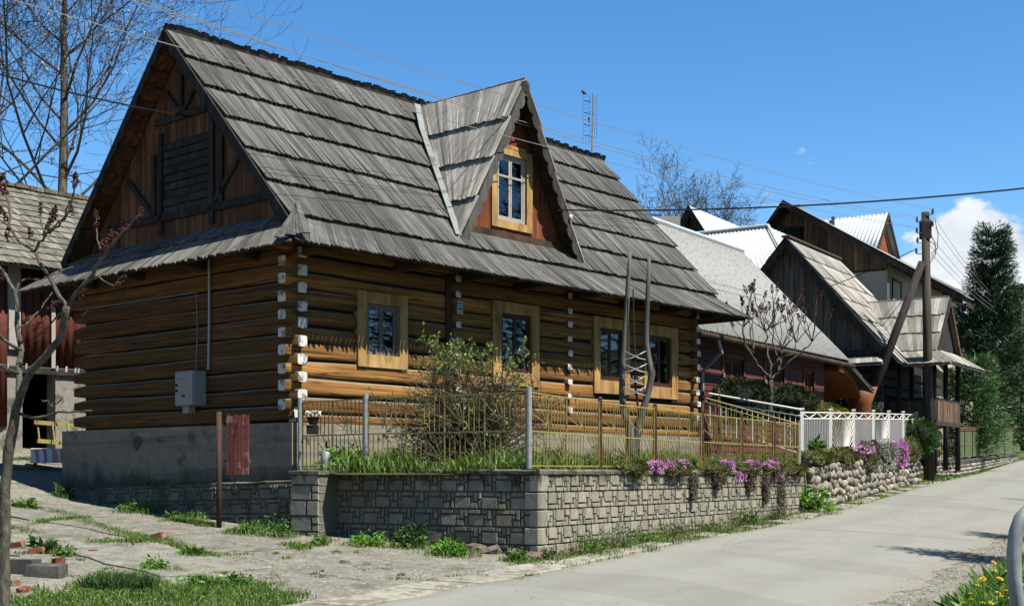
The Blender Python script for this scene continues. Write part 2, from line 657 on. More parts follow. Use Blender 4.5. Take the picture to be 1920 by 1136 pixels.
M_OXDARK = simple('dark_rusted_steel', (0.075, 0.038, 0.028), 0.85, var=0.4, scale=14)
M_BRACEWOOD = wood('dark_brace_wood', (0.012, 0.009, 0.007), (0.032, 0.025, 0.020), (0.065, 0.052, 0.043), (9, 9, 0.5), 0.0, per_piece=0.1)  # pole timber in a darker tone, for the brace
M_YELLOW = simple('faded_yellow_paint', (0.42, 0.36, 0.11), 0.6, var=0.25, scale=14, dirt=(0.17, 0.085, 0.03, 1), dirt_scale=5.5, dirt_t=0.56)
M_WHITE = simple('white_paint', (1.25, 1.25, 1.24), 0.5, var=0.04)
M_GREEN = simple('faded_green_paint', (0.20, 0.27, 0.13), 0.75, var=0.25, scale=9, dirt=(0.20, 0.11, 0.05, 1), dirt_scale=2.5, dirt_t=0.56)
M_BOX = simple('grey_cabinet_plastic', (0.40, 0.42, 0.45), 0.5, var=0.04)
M_BLACK = simple('black_plastic', (0.012, 0.012, 0.013), 0.5, var=0.2)
M_OXRED = simple('oxide_red_picket_paint', (0.20, 0.055, 0.045), 0.85, var=0.35, scale=10, dirt=(0.32, 0.24, 0.22, 1), dirt_scale=6, dirt_t=0.53, per_piece=0.3)
M_BRICK = simple('red_brick', (0.36, 0.13, 0.08), 0.95, var=0.3, scale=14, dirt=(0.40, 0.36, 0.32, 1), dirt_scale=5, per_piece=0.35)
M_STONE = simple('river_stone', (0.36, 0.335, 0.285), 0.85, var=0.3, scale=9, dirt=(0.15, 0.14, 0.12, 1), dirt_scale=5, dirt_t=0.57, per_piece=0.5)
M_ROCK = simple('brown_boulder', (0.17, 0.135, 0.11), 0.9, var=0.35, scale=7, per_piece=0.3)
M_MORTAR = simple('sandy_mortar', (0.27, 0.225, 0.17), 0.95, var=0.3, scale=12, dirt=(0.24, 0.15, 0.09, 1), dirt_scale=2.5)
M_DARKSLAB = simple('dark_coping_concrete', (0.10, 0.10, 0.095), 0.9, var=0.4, scale=8, dirt=(0.18, 0.18, 0.16, 1))
M_SLAB = simple('pale_flagstone', (0.40, 0.385, 0.335), 0.95, var=0.3, scale=10, dirt=(0.22, 0.205, 0.155, 1), dirt_scale=4, dirt_t=0.50, per_piece=0.12)
M_CREAM = simple('cream_plaster', (0.55, 0.47, 0.32), 0.9, var=0.1, scale=9)
M_PLASTER = simple('grey_roughcast', (0.46, 0.44, 0.39), 0.95, var=0.25, scale=22, bump=0.5)
M_BARNWALL = simple('peeling_barn_plaster', (0.34, 0.33, 0.30), 0.95, var=0.2, scale=12, dirt=(0.12, 0.11, 0.095, 1), dirt_scale=2.2, dirt_t=0.50)
M_METALWHITE = simple('white_roof_sheet', (1.1, 1.12, 1.15), 0.45, 0.5, 0.0, var=0.05, scale=2)
M_METALBLUE = simple('pale_blue_roof_sheet', (0.66, 0.76, 0.84), 0.45, 0.5, 0.0, var=0.12, scale=2)
M_ETERNIT = simple('lichened_grey_roof_sheet', (0.385, 0.40, 0.41), 0.95, var=0.35, scale=22, dirt=(0.20, 0.195, 0.175, 1), dirt_scale=9, dirt_t=0.54)
M_REDSHEET = simple('rusty_red_sheet', (0.15, 0.036, 0.02), 0.8, var=0.5, scale=5, dirt=(0.30, 0.10, 0.035, 1), dirt_scale=6, dirt_t=0.6)
M_MAROON = simple('maroon_board_paint', (0.135, 0.035, 0.032), 0.75, var=0.2, scale=8, per_piece=0.2)
M_MAROON2 = simple('maroon_ridge_sheet', (0.14, 0.075, 0.07), 0.6, var=0.2)
M_ORANGEWOOD = simple('varnished_orange_timber', (0.30, 0.10, 0.025), 0.5, 0.4, var=0.4, scale=7)
M_BLUEPAINT = simple('bright_blue_sheet', (0.02, 0.13, 0.55), 0.5, var=0.1)
M_CHIMNEY = simple('chimney_plaster', (0.4, 0.38, 0.35), 0.9)
M_CABLE = simple('grey_wire', (0.34, 0.35, 0.36), 0.6, 0.3, var=0.1)
M_CABLEBLACK = simple('black_cable', (0.012, 0.012, 0.014), 0.6, var=0.1)
M_POLE = wood('creosoted_pole_wood', (0.022, 0.017, 0.013), (0.072, 0.057, 0.046), (0.145, 0.12, 0.10), (9, 9, 0.5), 0.0, per_piece=0.1)
M_PORC = simple('insulator_porcelain', (0.10, 0.075, 0.06), 0.25, 0.6, var=0.1)
M_PORCW = simple('white_insulator_porcelain', (0.75, 0.74, 0.70), 0.3, 0.6, var=0.05)
M_BARK = wood('ash_bark', (0.055, 0.047, 0.038), (0.14, 0.125, 0.10), (0.24, 0.215, 0.175), (7, 7, 2), 0.0, per_piece=0.0)
M_SHRUBTWIG = simple('brown_shrub_bark', (0.15, 0.115, 0.08), 0.9, var=0.35)
M_TWIG = simple('dark_twig_bark', (0.085, 0.072, 0.058), 0.9, var=0.3)
M_SUMAC = wood('sumac_bark', (0.05, 0.045, 0.034), (0.13, 0.12, 0.09), (0.25, 0.235, 0.19), (22, 22, 9), 0.0, per_piece=0.0, crack=True, bump=1.0)
M_SUMACRED = simple('sumac_seed_red', (0.085, 0.022, 0.016), 0.95, var=0.6, scale=60, bump=0.6, per_piece=0.3)
M_BLANKET = None


def leaf(name, dark, light, trans=0.25, rough=0.55):
    M = Mat(name, rough, 0.3)
    c = M.ramp(M.rnd(), [(0.0, dark), (1.0, light)])
    M.color(c, 0.70)
    c = M.b.inputs['Base Color'].links[0].from_socket
    t = M.n('ShaderNodeBsdfTranslucent')
    M.l(c, t.inputs['Color'])
    mx = M.n('ShaderNodeMixShader')
    mx.inputs[0].default_value = trans
    M.l(M.b.outputs[0], mx.inputs[1])
    M.l(t.outputs[0], mx.inputs[2])
    M.l(mx.outputs[0], M.nt.nodes['Material Output'].inputs['Surface'])
    return M.m


M_GRASS = leaf('grass_blade', (0.035, 0.085, 0.012), (0.17, 0.29, 0.045), 0.38)
M_GRASSDRY = leaf('dry_grass_blade', (0.20, 0.17, 0.07), (0.34, 0.30, 0.14), 0.3)
M_WEED = leaf('weed_leaf', (0.035, 0.10, 0.014), (0.12, 0.25, 0.03), 0.3)
M_WEEDDARK = leaf('dark_weed_leaf', (0.018, 0.05, 0.012), (0.06, 0.14, 0.025), 0.3)
M_WEEDBRIGHT = leaf('bright_weed_leaf', (0.06, 0.19, 0.015), (0.16, 0.36, 0.03), 0.35)
M_SHRUBLEAF = leaf('shrub_leaf', (0.08, 0.15, 0.025), (0.21, 0.30, 0.06), 0.35)
M_YEW = leaf('yew_leaf', (0.010, 0.022, 0.008), (0.045, 0.085, 0.022), 0.1)
M_GOLDEN = leaf('golden_conifer_leaf', (0.10, 0.12, 0.01), (0.30, 0.26, 0.03), 0.2)
M_SPRUCE = leaf('spruce_needle', (0.010, 0.028, 0.013), (0.046, 0.095, 0.034), 0.08)
M_PINE = leaf('pine_needle', (0.025, 0.07, 0.022), (0.10, 0.20, 0.06), 0.15)
M_FARSPRUCE = leaf('hazed_spruce_needle', (0.030, 0.050, 0.045), (0.065, 0.095, 0.080), 0.05)  # distance haze put into the needle colour, paler and bluish
M_MOSS = leaf('moss_mat_leaf', (0.05, 0.075, 0.012), (0.16, 0.19, 0.035), 0.15, 0.8)
M_MOSSRED = leaf('reddish_moss_leaf', (0.09, 0.05, 0.02), (0.20, 0.13, 0.05), 0.15, 0.8)
M_DRYMAT = leaf('dry_trailing_mat', (0.05, 0.042, 0.032), (0.16, 0.135, 0.10), 0.1, 0.9)
M_SILVER = leaf('silver_foliage', (0.20, 0.235, 0.20), (0.42, 0.46, 0.41), 0.2, 0.8)
M_PHLOX = leaf('phlox_petal', (0.48, 0.15, 0.46), (0.80, 0.40, 0.78), 0.3)
M_DANDY = leaf('dandelion_petal', (0.70, 0.46, 0.01), (0.85, 0.66, 0.03), 0.2)
M_WHITEPETAL = leaf('white_petal', (0.6, 0.62, 0.55), (0.82, 0.82, 0.78), 0.2)
M_BUD = leaf('withered_bud', (0.10, 0.08, 0.06), (0.34, 0.29, 0.23), 0.1, 0.8)


def concrete_mat():
    M = Mat('cast_concrete', 0.95, 0.2)
    v = M.coord((1, 1, 1))
    n1 = M.noise(v, 7, 6, 0.65)
    c = M.ramp(n1, [(0.25, (0.29, 0.26, 0.205)), (0.75, (0.43, 0.395, 0.325))])
    bands = M.noise(M.coord((0.25, 0.25, 5.5), TH), 1.0, 3, 0.5)      # pour layers of the shuttering
    c = M.mix(M.rng(bands, 0.52, 0.68, 0, 0.6), c, (0.17, 0.16, 0.135, 1))
    st = M.noise(v, 1.4, 6, 0.6)
    c = M.mix(M.rng(st, 0.54, 0.68, 0, 0.75), c, (0.12, 0.115, 0.10, 1))
    ln = M.noise(M.coord((0.5, 0.5, 9), TH), 1.0, 6, 0.7)
    c = M.mix(M.rng(ln, 0.62, 0.66, 0, 0.7), c, (0.50, 0.48, 0.42, 1))
    damp = M.mth('ADD', M.z()[2], M.mth('MULTIPLY', M.noise(M.coord((1.2, 1.2, 0.6)), 1.6, 5, 0.65), 1.1))
    c = M.mix(M.rng(damp, 0.28, 0.62, 0.75, 0), c, (0.085, 0.08, 0.068, 1))
    M.color(c).bump(n1, 0.5, 0.02)
    return M.m


M_CONCRETE = concrete_mat()


def castblock_mat(dark_mix=0.0, name='cast_wall_block'):
    """relief concrete blocks: pale grey, ochre lichen here and there, moss and soot in run-off shapes"""
    M = Mat(name, 0.92, 0.2)
    v = M.coord((1, 1, 1))
    n1 = M.noise(v, 13, 6, 0.65)
    c = M.ramp(n1, [(0.25, (0.31, 0.295, 0.24)), (0.75, (0.52, 0.495, 0.415))])
    t = M.rng(M.rnd(), 0, 1, 0.80, 1.12, False)
    cc = M.n('ShaderNodeCombineColor')
    for i in range(3):
        M.l(t, cc.inputs[i])
    c = M.mix(1.0, c, cc.outputs[0], 'MULTIPLY')
    yl = M.noise(M.coord((1, 1, 0.8)), 1.9, 5, 0.6)
    c = M.mix(M.rng(yl, 0.62, 0.70, 0, 0.5), c, (0.42, 0.29, 0.09, 1))
    dk = M.noise(M.coord((1.5, 1.5, 0.5)), 2.3, 6, 0.65)
    c = M.mix(M.rng(dk, 0.58, 0.72, 0, 0.7), c, (0.12, 0.115, 0.095, 1))
    if dark_mix:
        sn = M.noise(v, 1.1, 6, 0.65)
        c = M.mix(M.rng(sn, 0.30, 0.62, dark_mix, dark_mix * 0.35), c, (0.060, 0.056, 0.042, 1))  # random dark patches over the blocks, stronger for higher values
    # dark run-off under the coping: moss and soot hanging in fringes from the top edge
    z = M.z()[2]
    fr = M.noise(M.coord((3.5, 3.5, 0.35)), 2.0, 5, 0.7)
    lim = M.mth('MULTIPLY_ADD', fr, 0.9)
    lim.node.inputs[2].default_value = -0.68
    run = M.rng(M.mth('ADD', z, lim), -0.43, -0.22, 0, 0.92)
    c = M.mix(run, c, M.ramp(M.noise(v, 3.0, 3), [(0.4, (0.045, 0.040, 0.033)), (0.6, (0.10, 0.055, 0.025))]))
    M.color(c).bump(n1, 0.5, 0.012)
    return M.m


M_CAST = castblock_mat()
M_CASTDARK = castblock_mat(0.85, 'dark_wall_block')  # darkest block colour, for the low wall along the gable
M_CASTGREY = castblock_mat(0.45, 'half_dark_wall_block')
M_CASTJOINT = simple('dark_wall_joint', (0.20, 0.19, 0.155), 0.95, var=0.35, scale=16)


def road_mat():
    M = Mat('worn_pale_asphalt', 0.9, 0.25)
    v = M.coord((1, 1, 1))
    fine = M.noise(v, 55, 3, 0.7)
    n1 = M.noise(v, 1.1, 6, 0.6)
    c = M.ramp(fine, [(0.3, (0.250, 0.255, 0.238)), (0.7, (0.455, 0.465, 0.435))])
    c = M.mix(M.rng(n1, 0.45, 0.7, 0, 0.45), c, (0.30, 0.298, 0.27, 1))
    st = M.noise(M.coord((0.35, 1.2, 1), TH2), 0.9, 5, 0.65)
    c = M.mix(M.rng(st, 0.5, 0.72, 0, 0.35), c, (0.26, 0.257, 0.235, 1))
    wv = M.n('ShaderNodeVectorMath'); wv.operation = 'ADD'
    nz = M.n('ShaderNodeTexNoise'); nz.inputs['Scale'].default_value = 1.3; nz.inputs['Detail'].default_value = 5
    M.l(v, nz.inputs['Vector']); M.l(v, wv.inputs[0]); M.l(nz.outputs['Color'], wv.inputs[1])
    cr = M.voronoi(wv.outputs[0], 0.42, 'DISTANCE_TO_EDGE').outputs['Distance']
    msk = M.noise(v, 0.5, 3)
    crk = M.mth('MULTIPLY', M.rng(cr, 0.0, 0.009, 1, 0), M.rng(msk, 0.46, 0.6))
    c = M.mix(M.mth('MULTIPLY', crk, 0.55), c, (0.12, 0.115, 0.10, 1))
    at = M.n('ShaderNodeAttribute'); at.attribute_name = 'across'
    ac = M.mth('ADD', at.outputs['Fac'], M.mth('MULTIPLY', M.noise(M.coord((0.25, 0.25, 1)), 1.0, 3), 0.16))
    trk = M.mth('ADD', M.mth('MULTIPLY', M.rng(ac, 0.20, 0.32), M.rng(ac, 0.44, 0.33)), M.mth('MULTIPLY', M.rng(ac, 0.60, 0.71), M.rng(ac, 0.84, 0.72)))
    c = M.mix(M.mth('MULTIPLY', trk, M.rng(M.noise(v, 0.8, 4), 0.25, 0.65, 0.1, 0.4)), c, (0.25, 0.253, 0.24, 1))
    ed = M.mth('ADD', at.outputs['Fac'], M.mth('MULTIPLY', M.noise(v, 2.2, 6, 0.7), 0.14))
    c = M.mix(M.rng(ed, 0.93, 1.04, 0, 0.85), c, M.ramp(fine, [(0.35, (0.20, 0.185, 0.15)), (0.65, (0.46, 0.44, 0.38))]))
    c = M.mix(M.rng(ed, 0.125, 0.06, 0, 0.6), c, (0.27, 0.255, 0.20, 1))
    pt = M.voronoi(M.coord((0.34, 0.16, 1), TH2), 1.0)
    pb = M.n('ShaderNodeRGBToBW'); M.l(pt.outputs['Color'], pb.inputs[0])
    c = M.mix(M.rng(pb.outputs[0], 0.70, 0.72, 0, 0.30), c, (0.23, 0.23, 0.215, 1))
    sp = M.noise(v, 9, 3, 0.5)
    c = M.mix(M.rng(sp, 0.66, 0.74, 0, 0.35), c, (0.17, 0.165, 0.15, 1))
    M.color(c).bump(fine, 0.35, 0.008)
    return M.m


def ground_mat():
    """yard and verges: broken pale concrete and grit, earth, thin green where grass grows"""
    M = Mat('gritty_yard_ground', 0.95, 0.2)
    v = M.coord((1, 1, 1))
    n1 = M.noise(v, 2.2, 7, 0.65)
    fine = M.noise(v, 42, 4, 0.7)
    c = M.ramp(n1, [(0.3, (0.20, 0.19, 0.16)), (0.55, (0.33, 0.32, 0.285)), (0.75, (0.45, 0.44, 0.40))])
    c = M.mix(M.rng(fine, 0.45, 0.7, 0, 0.5), c, (0.20, 0.185, 0.15, 1))
    peb = M.voronoi(v, 34, 'F1').outputs['Color']
    pb = M.n('ShaderNodeRGBToBW'); M.l(peb, pb.inputs[0])
    c = M.mix(M.rng(pb.outputs[0], 0.62, 0.8, 0, 0.55), c, (0.56, 0.54, 0.48, 1))
    c = M.mix(M.rng(pb.outputs[0], 0.38, 0.22, 0, 0.5), c, (0.13, 0.12, 0.095, 1))
    cell = M.voronoi(M.coord((1.0, 1.0, 1.0), 0.3), 2.6, 'DISTANCE_TO_EDGE').outputs['Distance']
    msk = M.noise(v, 0.33, 3)
    cr = M.mix(M.rng(msk, 0.40, 0.58), (0, 0, 0, 1), M.ramp(cell, [(0.0, (1, 1, 1)), (0.07, (0, 0, 0))]))
    c = M.mix(M.mth('MULTIPLY', cr, 0.6), c, (0.15, 0.135, 0.09, 1))
    gr = M.noise(v, 0.8, 6, 0.6)
    c = M.mix(M.rng(gr, 0.57, 0.68, 0, 0.7), c, (0.10, 0.115, 0.04, 1))
    far = M.z()
    # meadow beyond the road and up the slope behind the yard
    mx = M.rng(M.mth('ADD', far[1], M.mth('MULTIPLY', n1, 8.0)), 52, 60)
    c = M.mix(mx, c, M.ramp(n1, [(0.3, (0.07, 0.12, 0.025)), (0.7, (0.14, 0.19, 0.05))]))
    bank = M.mth('SUBTRACT', far[0], M.mth('MULTIPLY', far[1], 0.5))
    bn = M.mth('ADD', bank, M.mth('MULTIPLY', n1, 0.4))
    near = M.rng(far[1], 14.5, 16.0, 1, 0)
    c = M.mix(M.mth('MULTIPLY', M.rng(bn, -1.75, -1.45), near), c, (0.05, 0.075, 0.02, 1))
    M.color(c).bump(M.mth('ADD', M.mth('MULTIPLY', fine, 0.35), n1), 0.7, 0.06)
    return M.m


M_ROAD = road_mat()
M_GROUND = ground_mat()
M_SOIL = simple('garden_soil', (0.085, 0.065, 0.04), 0.95, var=0.4, scale=9, dirt=(0.06, 0.09, 0.02, 1), dirt_scale=1.2, dirt_t=0.45)
M_GRAVEL = simple('loose_grit', (0.55, 0.53, 0.47), 0.95, var=0.3, scale=15, per_piece=0.4)
M_HILL = simple('hill_meadow', (0.10, 0.14, 0.05), 0.95, var=0.35, scale=0.03, bump=0)


def glass_mat(name, tint=(0.02, 0.025, 0.03), refl=0.18):
    M = Mat(name, 0.03, 0.5)
    nt = M.nt
    gl = M.n('ShaderNodeBsdfGlossy')
    gl.inputs['Roughness'].default_value = 0.02
    gl.inputs['Color'].default_value = (0.9, 0.95, 1.0, 1)
    tr = M.n('ShaderNodeBsdfTransparent')
    tr.inputs['Color'].default_value = (0.5, 0.52, 0.53, 1)
    lw = M.n('ShaderNodeLayerWeight')
    lw.inputs['Blend'].default_value = 0.35
    f = M.mth('ADD', M.mth('MULTIPLY', lw.outputs['Fresnel'], 0.30), refl * 0.06)
    mx = M.n('ShaderNodeMixShader')
    M.l(f, mx.inputs[0])
    M.l(tr.outputs[0], mx.inputs[1])
    M.l(gl.outputs[0], mx.inputs[2])
    M.l(mx.outputs[0], nt.nodes['Material Output'].inputs['Surface'])
    return M.m


M_GLASS = glass_mat('window_glass')
# ------------------------------------------------------------------ the setting: ground, road, hills
def grid_sheet(name, xs, ys, hf, mat):
    xs, ys = np.asarray(xs), np.asarray(ys)
    V = [(x, y, hf(x, y)) for y in ys for x in xs]
    nx, ny = len(xs), len(ys)
    i, j = np.meshgrid(np.arange(nx - 1), np.arange(ny - 1))
    a = (j * nx + i).ravel()
    return np_mesh(name, V, np.stack([a, a + 1, a + 1 + nx, a + nx], 1), mat, smooth_=True)


def far_h(x, y):
    z = hgt(x, y) - 0.002
    # valley side rising far beyond the village, higher towards the right
    d = max(0.0, y - 105)
    z += 0.165 * d * smooth(0, 60, d) / (1 + d / 600.0) * (0.35 + 0.65 * smooth(0.18, 0.34, x / max(y, 1)))
    z += 0.10 * max(0.0, abs(x) - 120) * smooth(60, 200, abs(x)) * smooth(60, 160, y)
    return z


xs = sorted(set(np.concatenate([np.arange(-14, 14.01, 0.4), np.arange(-60, 70, 4.0), np.array([-1500, -1000, -600, -350, -200, -120, -90, 95, 120, 160, 220, 350, 600, 1000, 1500.])]).round(3)))
ys = sorted(set(np.concatenate([np.arange(-6, 34, 0.4), np.arange(34, 120, 3.0), np.array([-400, -150, -60, -25, -12, 135, 150, 175, 200, 240, 300, 380, 480, 600, 800, 1100, 1600.])]).round(3)))
ground = grid_sheet('ground', xs, ys, far_h, M_GROUND)
tag(ground, 'pale gritty yard ground sloping up to the left of the log house', None, kind='structure')


def strip_between(name, lf, rf, y0, y1, step, lift, mat, ncross=8, crown=0.0):
    V, Fc = [], []
    Ys = np.arange(y0, y1 + 1e-6, step)
    for y in Ys:
        a, b = lf(y), rf(y)
        for k in range(ncross + 1):
            t = k / ncross
            x = a + (b - a) * t
            V.append((x, y, ground_base(x, y) + lift + crown * 4 * t * (1 - t)))
    n = ncross + 1
    for j in range(len(Ys) - 1):
        for k in range(ncross):
            Fc.append((j * n + k, j * n + k + 1, (j + 1) * n + k + 1, (j + 1) * n + k))
    o = np_mesh(name, V, Fc, mat, smooth_=True)
    at = o.data.attributes.new('across', 'FLOAT', 'POINT')
    at.data.foreach_set('value', np.tile(np.linspace(0, 1, n), len(Ys)).astype(np.float32))
    return o


def wob(y, s=0.0):
    return 0.04 * math.sin(y * 2.1 + s) + 0.03 * math.sin(y * 5.3 + 1.7 * s) + 0.025 * math.sin(y * 11.0 + s) + 0.02 * math.sin(y * 17.3 + 2 * s)


road = strip_between('road', lambda y: interp_curve(ROAD_LEFT, y) + wob(y) * 0.7, lambda y: interp_curve(ROAD_RIGHT, y) + wob(y, 2.0) * 2, -4, 128, 0.18, 0.003, M_ROAD, 10, 0.03)
tag(road, 'pale worn asphalt road climbing past the houses', None, kind='structure')

# pale flagstones that edge the road along the foot of the walls
flags = empty('kerb_strip')
tag(flags, 'row of pale flagstones edging the road below the walls', None, kind='structure')


def flat_stone(name, poly, z0f, th, mat, parent, rnd=None, tilt=0.0):
    mb = MB()
    c = sum((Vector((p[0], p[1], 0)) for p in poly), Vector()) / len(poly)
    bot, top = [], []
    for p in poly:
        z = z0f(p[0], p[1])
        q = Vector((p[0], p[1], 0))
        i = c + (q - c) * (1 - 0.03 / max(0.1, (q - c).length))
        bot.append((q.x, q.y, z - 0.05))
        top.append((i.x, i.y, z + th + tilt * (q.x - c.x)))
    n = len(poly)
    mid = [(b[0], b[1], t[2] - 0.012) for b, t in zip(bot, top)]
    fs = [tuple(range(2 * n, 3 * n))]
    for i in range(n):
        j = (i + 1) % n
        fs += [(i, j, n + j, n + i), (n + i, n + j, 2 * n + j, 2 * n + i)]
    mb.add(bot + mid + top, fs, 0, rnd)
    return mb.build(name, mat, parent)


def quad_on_strip(f0, f1, ya, yb, jit=0.05):
    j = lambda: random.uniform(-jit, jit)
    pts = []
    for f, y in ((f0, ya), (f1, ya), (f1, yb), (f0, yb)):
        pts.append((f(y) + j() * 0.5, y + j()))
    # break the straight edges a little
    out = []
    for a, b in zip(pts, pts[1:] + pts[:1]):
        out.append(a)
        out.append(((a[0] + b[0]) / 2 + j() * 0.6, (a[1] + b[1]) / 2 + j() * 0.6))
    return out


y = 12.3
while y < 46:
    d = random.uniform(0.55, 0.85)
    wd = 0.62 if y < 18 else 0.42
    f1 = lambda v: interp_curve(ROAD_LEFT, v) - 0.02
    f0 = lambda v, w=wd: interp_curve(ROAD_LEFT, v) - w - 0.04 * math.sin(v * 3)
    if random.random() < (0.95 if y < 17.5 else 0.6):
        flat_stone('flagstone', quad_on_strip(f0, f1, y, y + d - 0.05), ground_base, random.uniform(0.012, 0.03) if y < 18 else random.uniform(0.02, 0.045), M_SLAB, flags, tilt=random.uniform(-0.02, 0.02))
    y += d

def yard_mat():
    M = Mat('worn_yard_concrete', 0.95, 0.2)
    v = M.coord((1, 1, 1))
    n1 = M.noise(v, 3.0, 8, 0.7)
    c = M.ramp(n1, [(0.3, (0.19, 0.185, 0.155)), (0.5, (0.35, 0.345, 0.31)), (0.72, (0.52, 0.515, 0.475))])
    fine = M.noise(v, 48, 4, 0.75)
    c = M.mix(M.rng(fine, 0.50, 0.66, 0, 0.6), c, (0.17, 0.16, 0.125, 1))
    peb = M.voronoi(v, 30, 'F1').outputs['Color']
    pb = M.n('ShaderNodeRGBToBW'); M.l(peb, pb.inputs[0])
    c = M.mix(M.rng(pb.outputs[0], 0.66, 0.8, 0, 0.5), c, (0.58, 0.56, 0.5, 1))
    moss = M.noise(v, 1.3, 6, 0.6)
    c = M.mix(M.rng(moss, 0.56, 0.66, 0, 0.55), c, (0.13, 0.13, 0.06, 1))
    t = M.rng(M.rnd(), 0, 1, 0.86, 1.1, False)
    cc = M.n('ShaderNodeCombineColor')
    for i in range(3):
        M.l(t, cc.inputs[i])
    M.color(M.mix(1.0, c, cc.outputs[0], 'MULTIPLY')).bump(M.mth('ADD', n1, M.mth('MULTIPLY', fine, 0.4)), 0.9, 0.05)
    return M.m


M_YARD = yard_mat()
# broken concrete slabs of the yard
yard = empty('yard_paving')
tag(yard, 'cracked pale concrete slabs of the yard beside the log house', None, kind='structure')
seams_x = [-12.5, -9.6, -7.55, -6.0, -4.75, -3.5, -2.2]


def yard_pt(u, v):
    """u along the house side (towards the back), v away from it"""
    ox, oy = -2.7, 17.9
    return (ox - 0.7526 * u - 0.6585 * v, oy + 0.6585 * u - 0.7526 * v)


def slab(u0, u1, v0, v1):
    out = []
    cs = [(u0, v0), (u1, v0), (u1, v1), (u0, v1)]
    for a, b in zip(cs, cs[1:] + cs[:1]):
        for k in range(4):
            t = k / 4
            out.append(yard_pt(a[0] + (b[0] - a[0]) * t + random.uniform(-0.09, 0.09), a[1] + (b[1] - a[1]) * t + random.uniform(-0.09, 0.09)))
    return out


for (u0, u1, v0, v1) in ((0.5, 2.2, 0.1, 1.35), (2.4, 4.7, 0.1, 1.5), (4.95, 7.6, 0.3, 1.7), (-1.0, 1.5, 1.6, 3.1), (1.75, 4.2, 1.75, 3.1), (4.5, 7.0, 1.95, 3.3), (7.3, 9.6, 1.2, 3.2)):
    flat_stone('concrete_slab', slab(u0, u1, v0, v1), hgt, random.uniform(0.012, 0.028), M_YARD, yard, tilt=random.uniform(-0.005, 0.005))

# worn stone setts in the pull-in between yard and road
for i in range(150):
    x, y = random.uniform(-3.6, 0.2), random.uniform(14.6, 17.6)
    xl = interp_curve(ROAD_LEFT, y)
    if x > xl - 0.75 or x < xl - 3.2:
        continue
    r = random.uniform(0.07, 0.19)
    k = random.randint(5, 7)
    a0 = random.uniform(0, 6.28)
    poly = [(x + r * random.uniform(0.8, 1.25) * math.cos(a0 + 6.283 * q / k) * 1.25, y + r * random.uniform(0.7, 1.1) * math.sin(a0 + 6.283 * q / k)) for q in range(k)]
    flat_stone('sett', poly, hgt, random.uniform(0.0, 0.012), M_YARD, yard)

# garden terrace behind the walls
def garden():
    V, Fc = [], []
    rows = []
    N = 60
    for i in range(N + 1):
        t = i / N
        # front edge follows the wall tops, back edge runs along the houses
        if t < 0.5:
            k = t / 0.5
            fx, fy, fz = 0.30 + (6.50 - 0.30) * k, 18.75 + (29.3 - 18.75) * k, -0.06
            bx, by = -3.6 + (5.0 + 3.6) * k, 21.2 + (31.3 - 21.2) * k
        else:
            k = (t - 0.5) / 0.5
            fx, fy, fz = 6.50 + (14.5 - 6.5) * k, 29.3 + (46.3 - 29.3) * k, -0.06 + 0.72 * k
            bx, by = 5.0 + (11.5 - 5.0) * k, 31.3 + (46.5 - 31.3) * k
        bz = 0.06 + 0.15 * smooth(0, 0.3, t) + 0.9 * max(0, t - 0.5)
        rows.append([(fx + (bx - fx) * q / 6, fy + (by - fy) * q / 6, fz + (bz - fz) * q / 6 + 0.05 * math.sin(i * 1.3 + q * 2.0)) for q in range(7)])
    # left wedge between corner post and house
    first = [(-2.65 + (-3.6 + 2.65) * q / 6, 19.55 + (21.2 - 19.55) * q / 6, -0.06 + 0.02 * q) for q in range(7)]
    rows.insert(0, first)
    for r in rows:
        V += r
    for j in range(len(rows) - 1):
        for k in range(6):
            Fc.append((j * 7 + k, (j + 1) * 7 + k, (j + 1) * 7 + k + 1, j * 7 + k + 1))
    o = np_mesh('garden_soil', V, Fc, M_SOIL, smooth_=True)
    tag(o, 'raised garden soil between the walls and the houses', None, kind='structure')


garden()
# ------------------------------------------------------------------ the log house
HL, HW = 11.9, 6.6
house = thing('log_house', 'large brown log house with grey shingle roof, dormer and white-painted log ends', 'house', (-3.5, 21.0, 0), TH)
HM = Matrix.Translation((-3.5, 21.0, 0)) @ Matrix.Rotation(TH, 4, 'Z')
HMI = HM.inverted()
CAM_L = HMI @ Vector((0, 0, 0))


def smooth_quads(o):
    sm = [len(p.vertices) == 4 for p in o.data.polygons]
    o.data.polygons.foreach_set('use_smooth', sm)


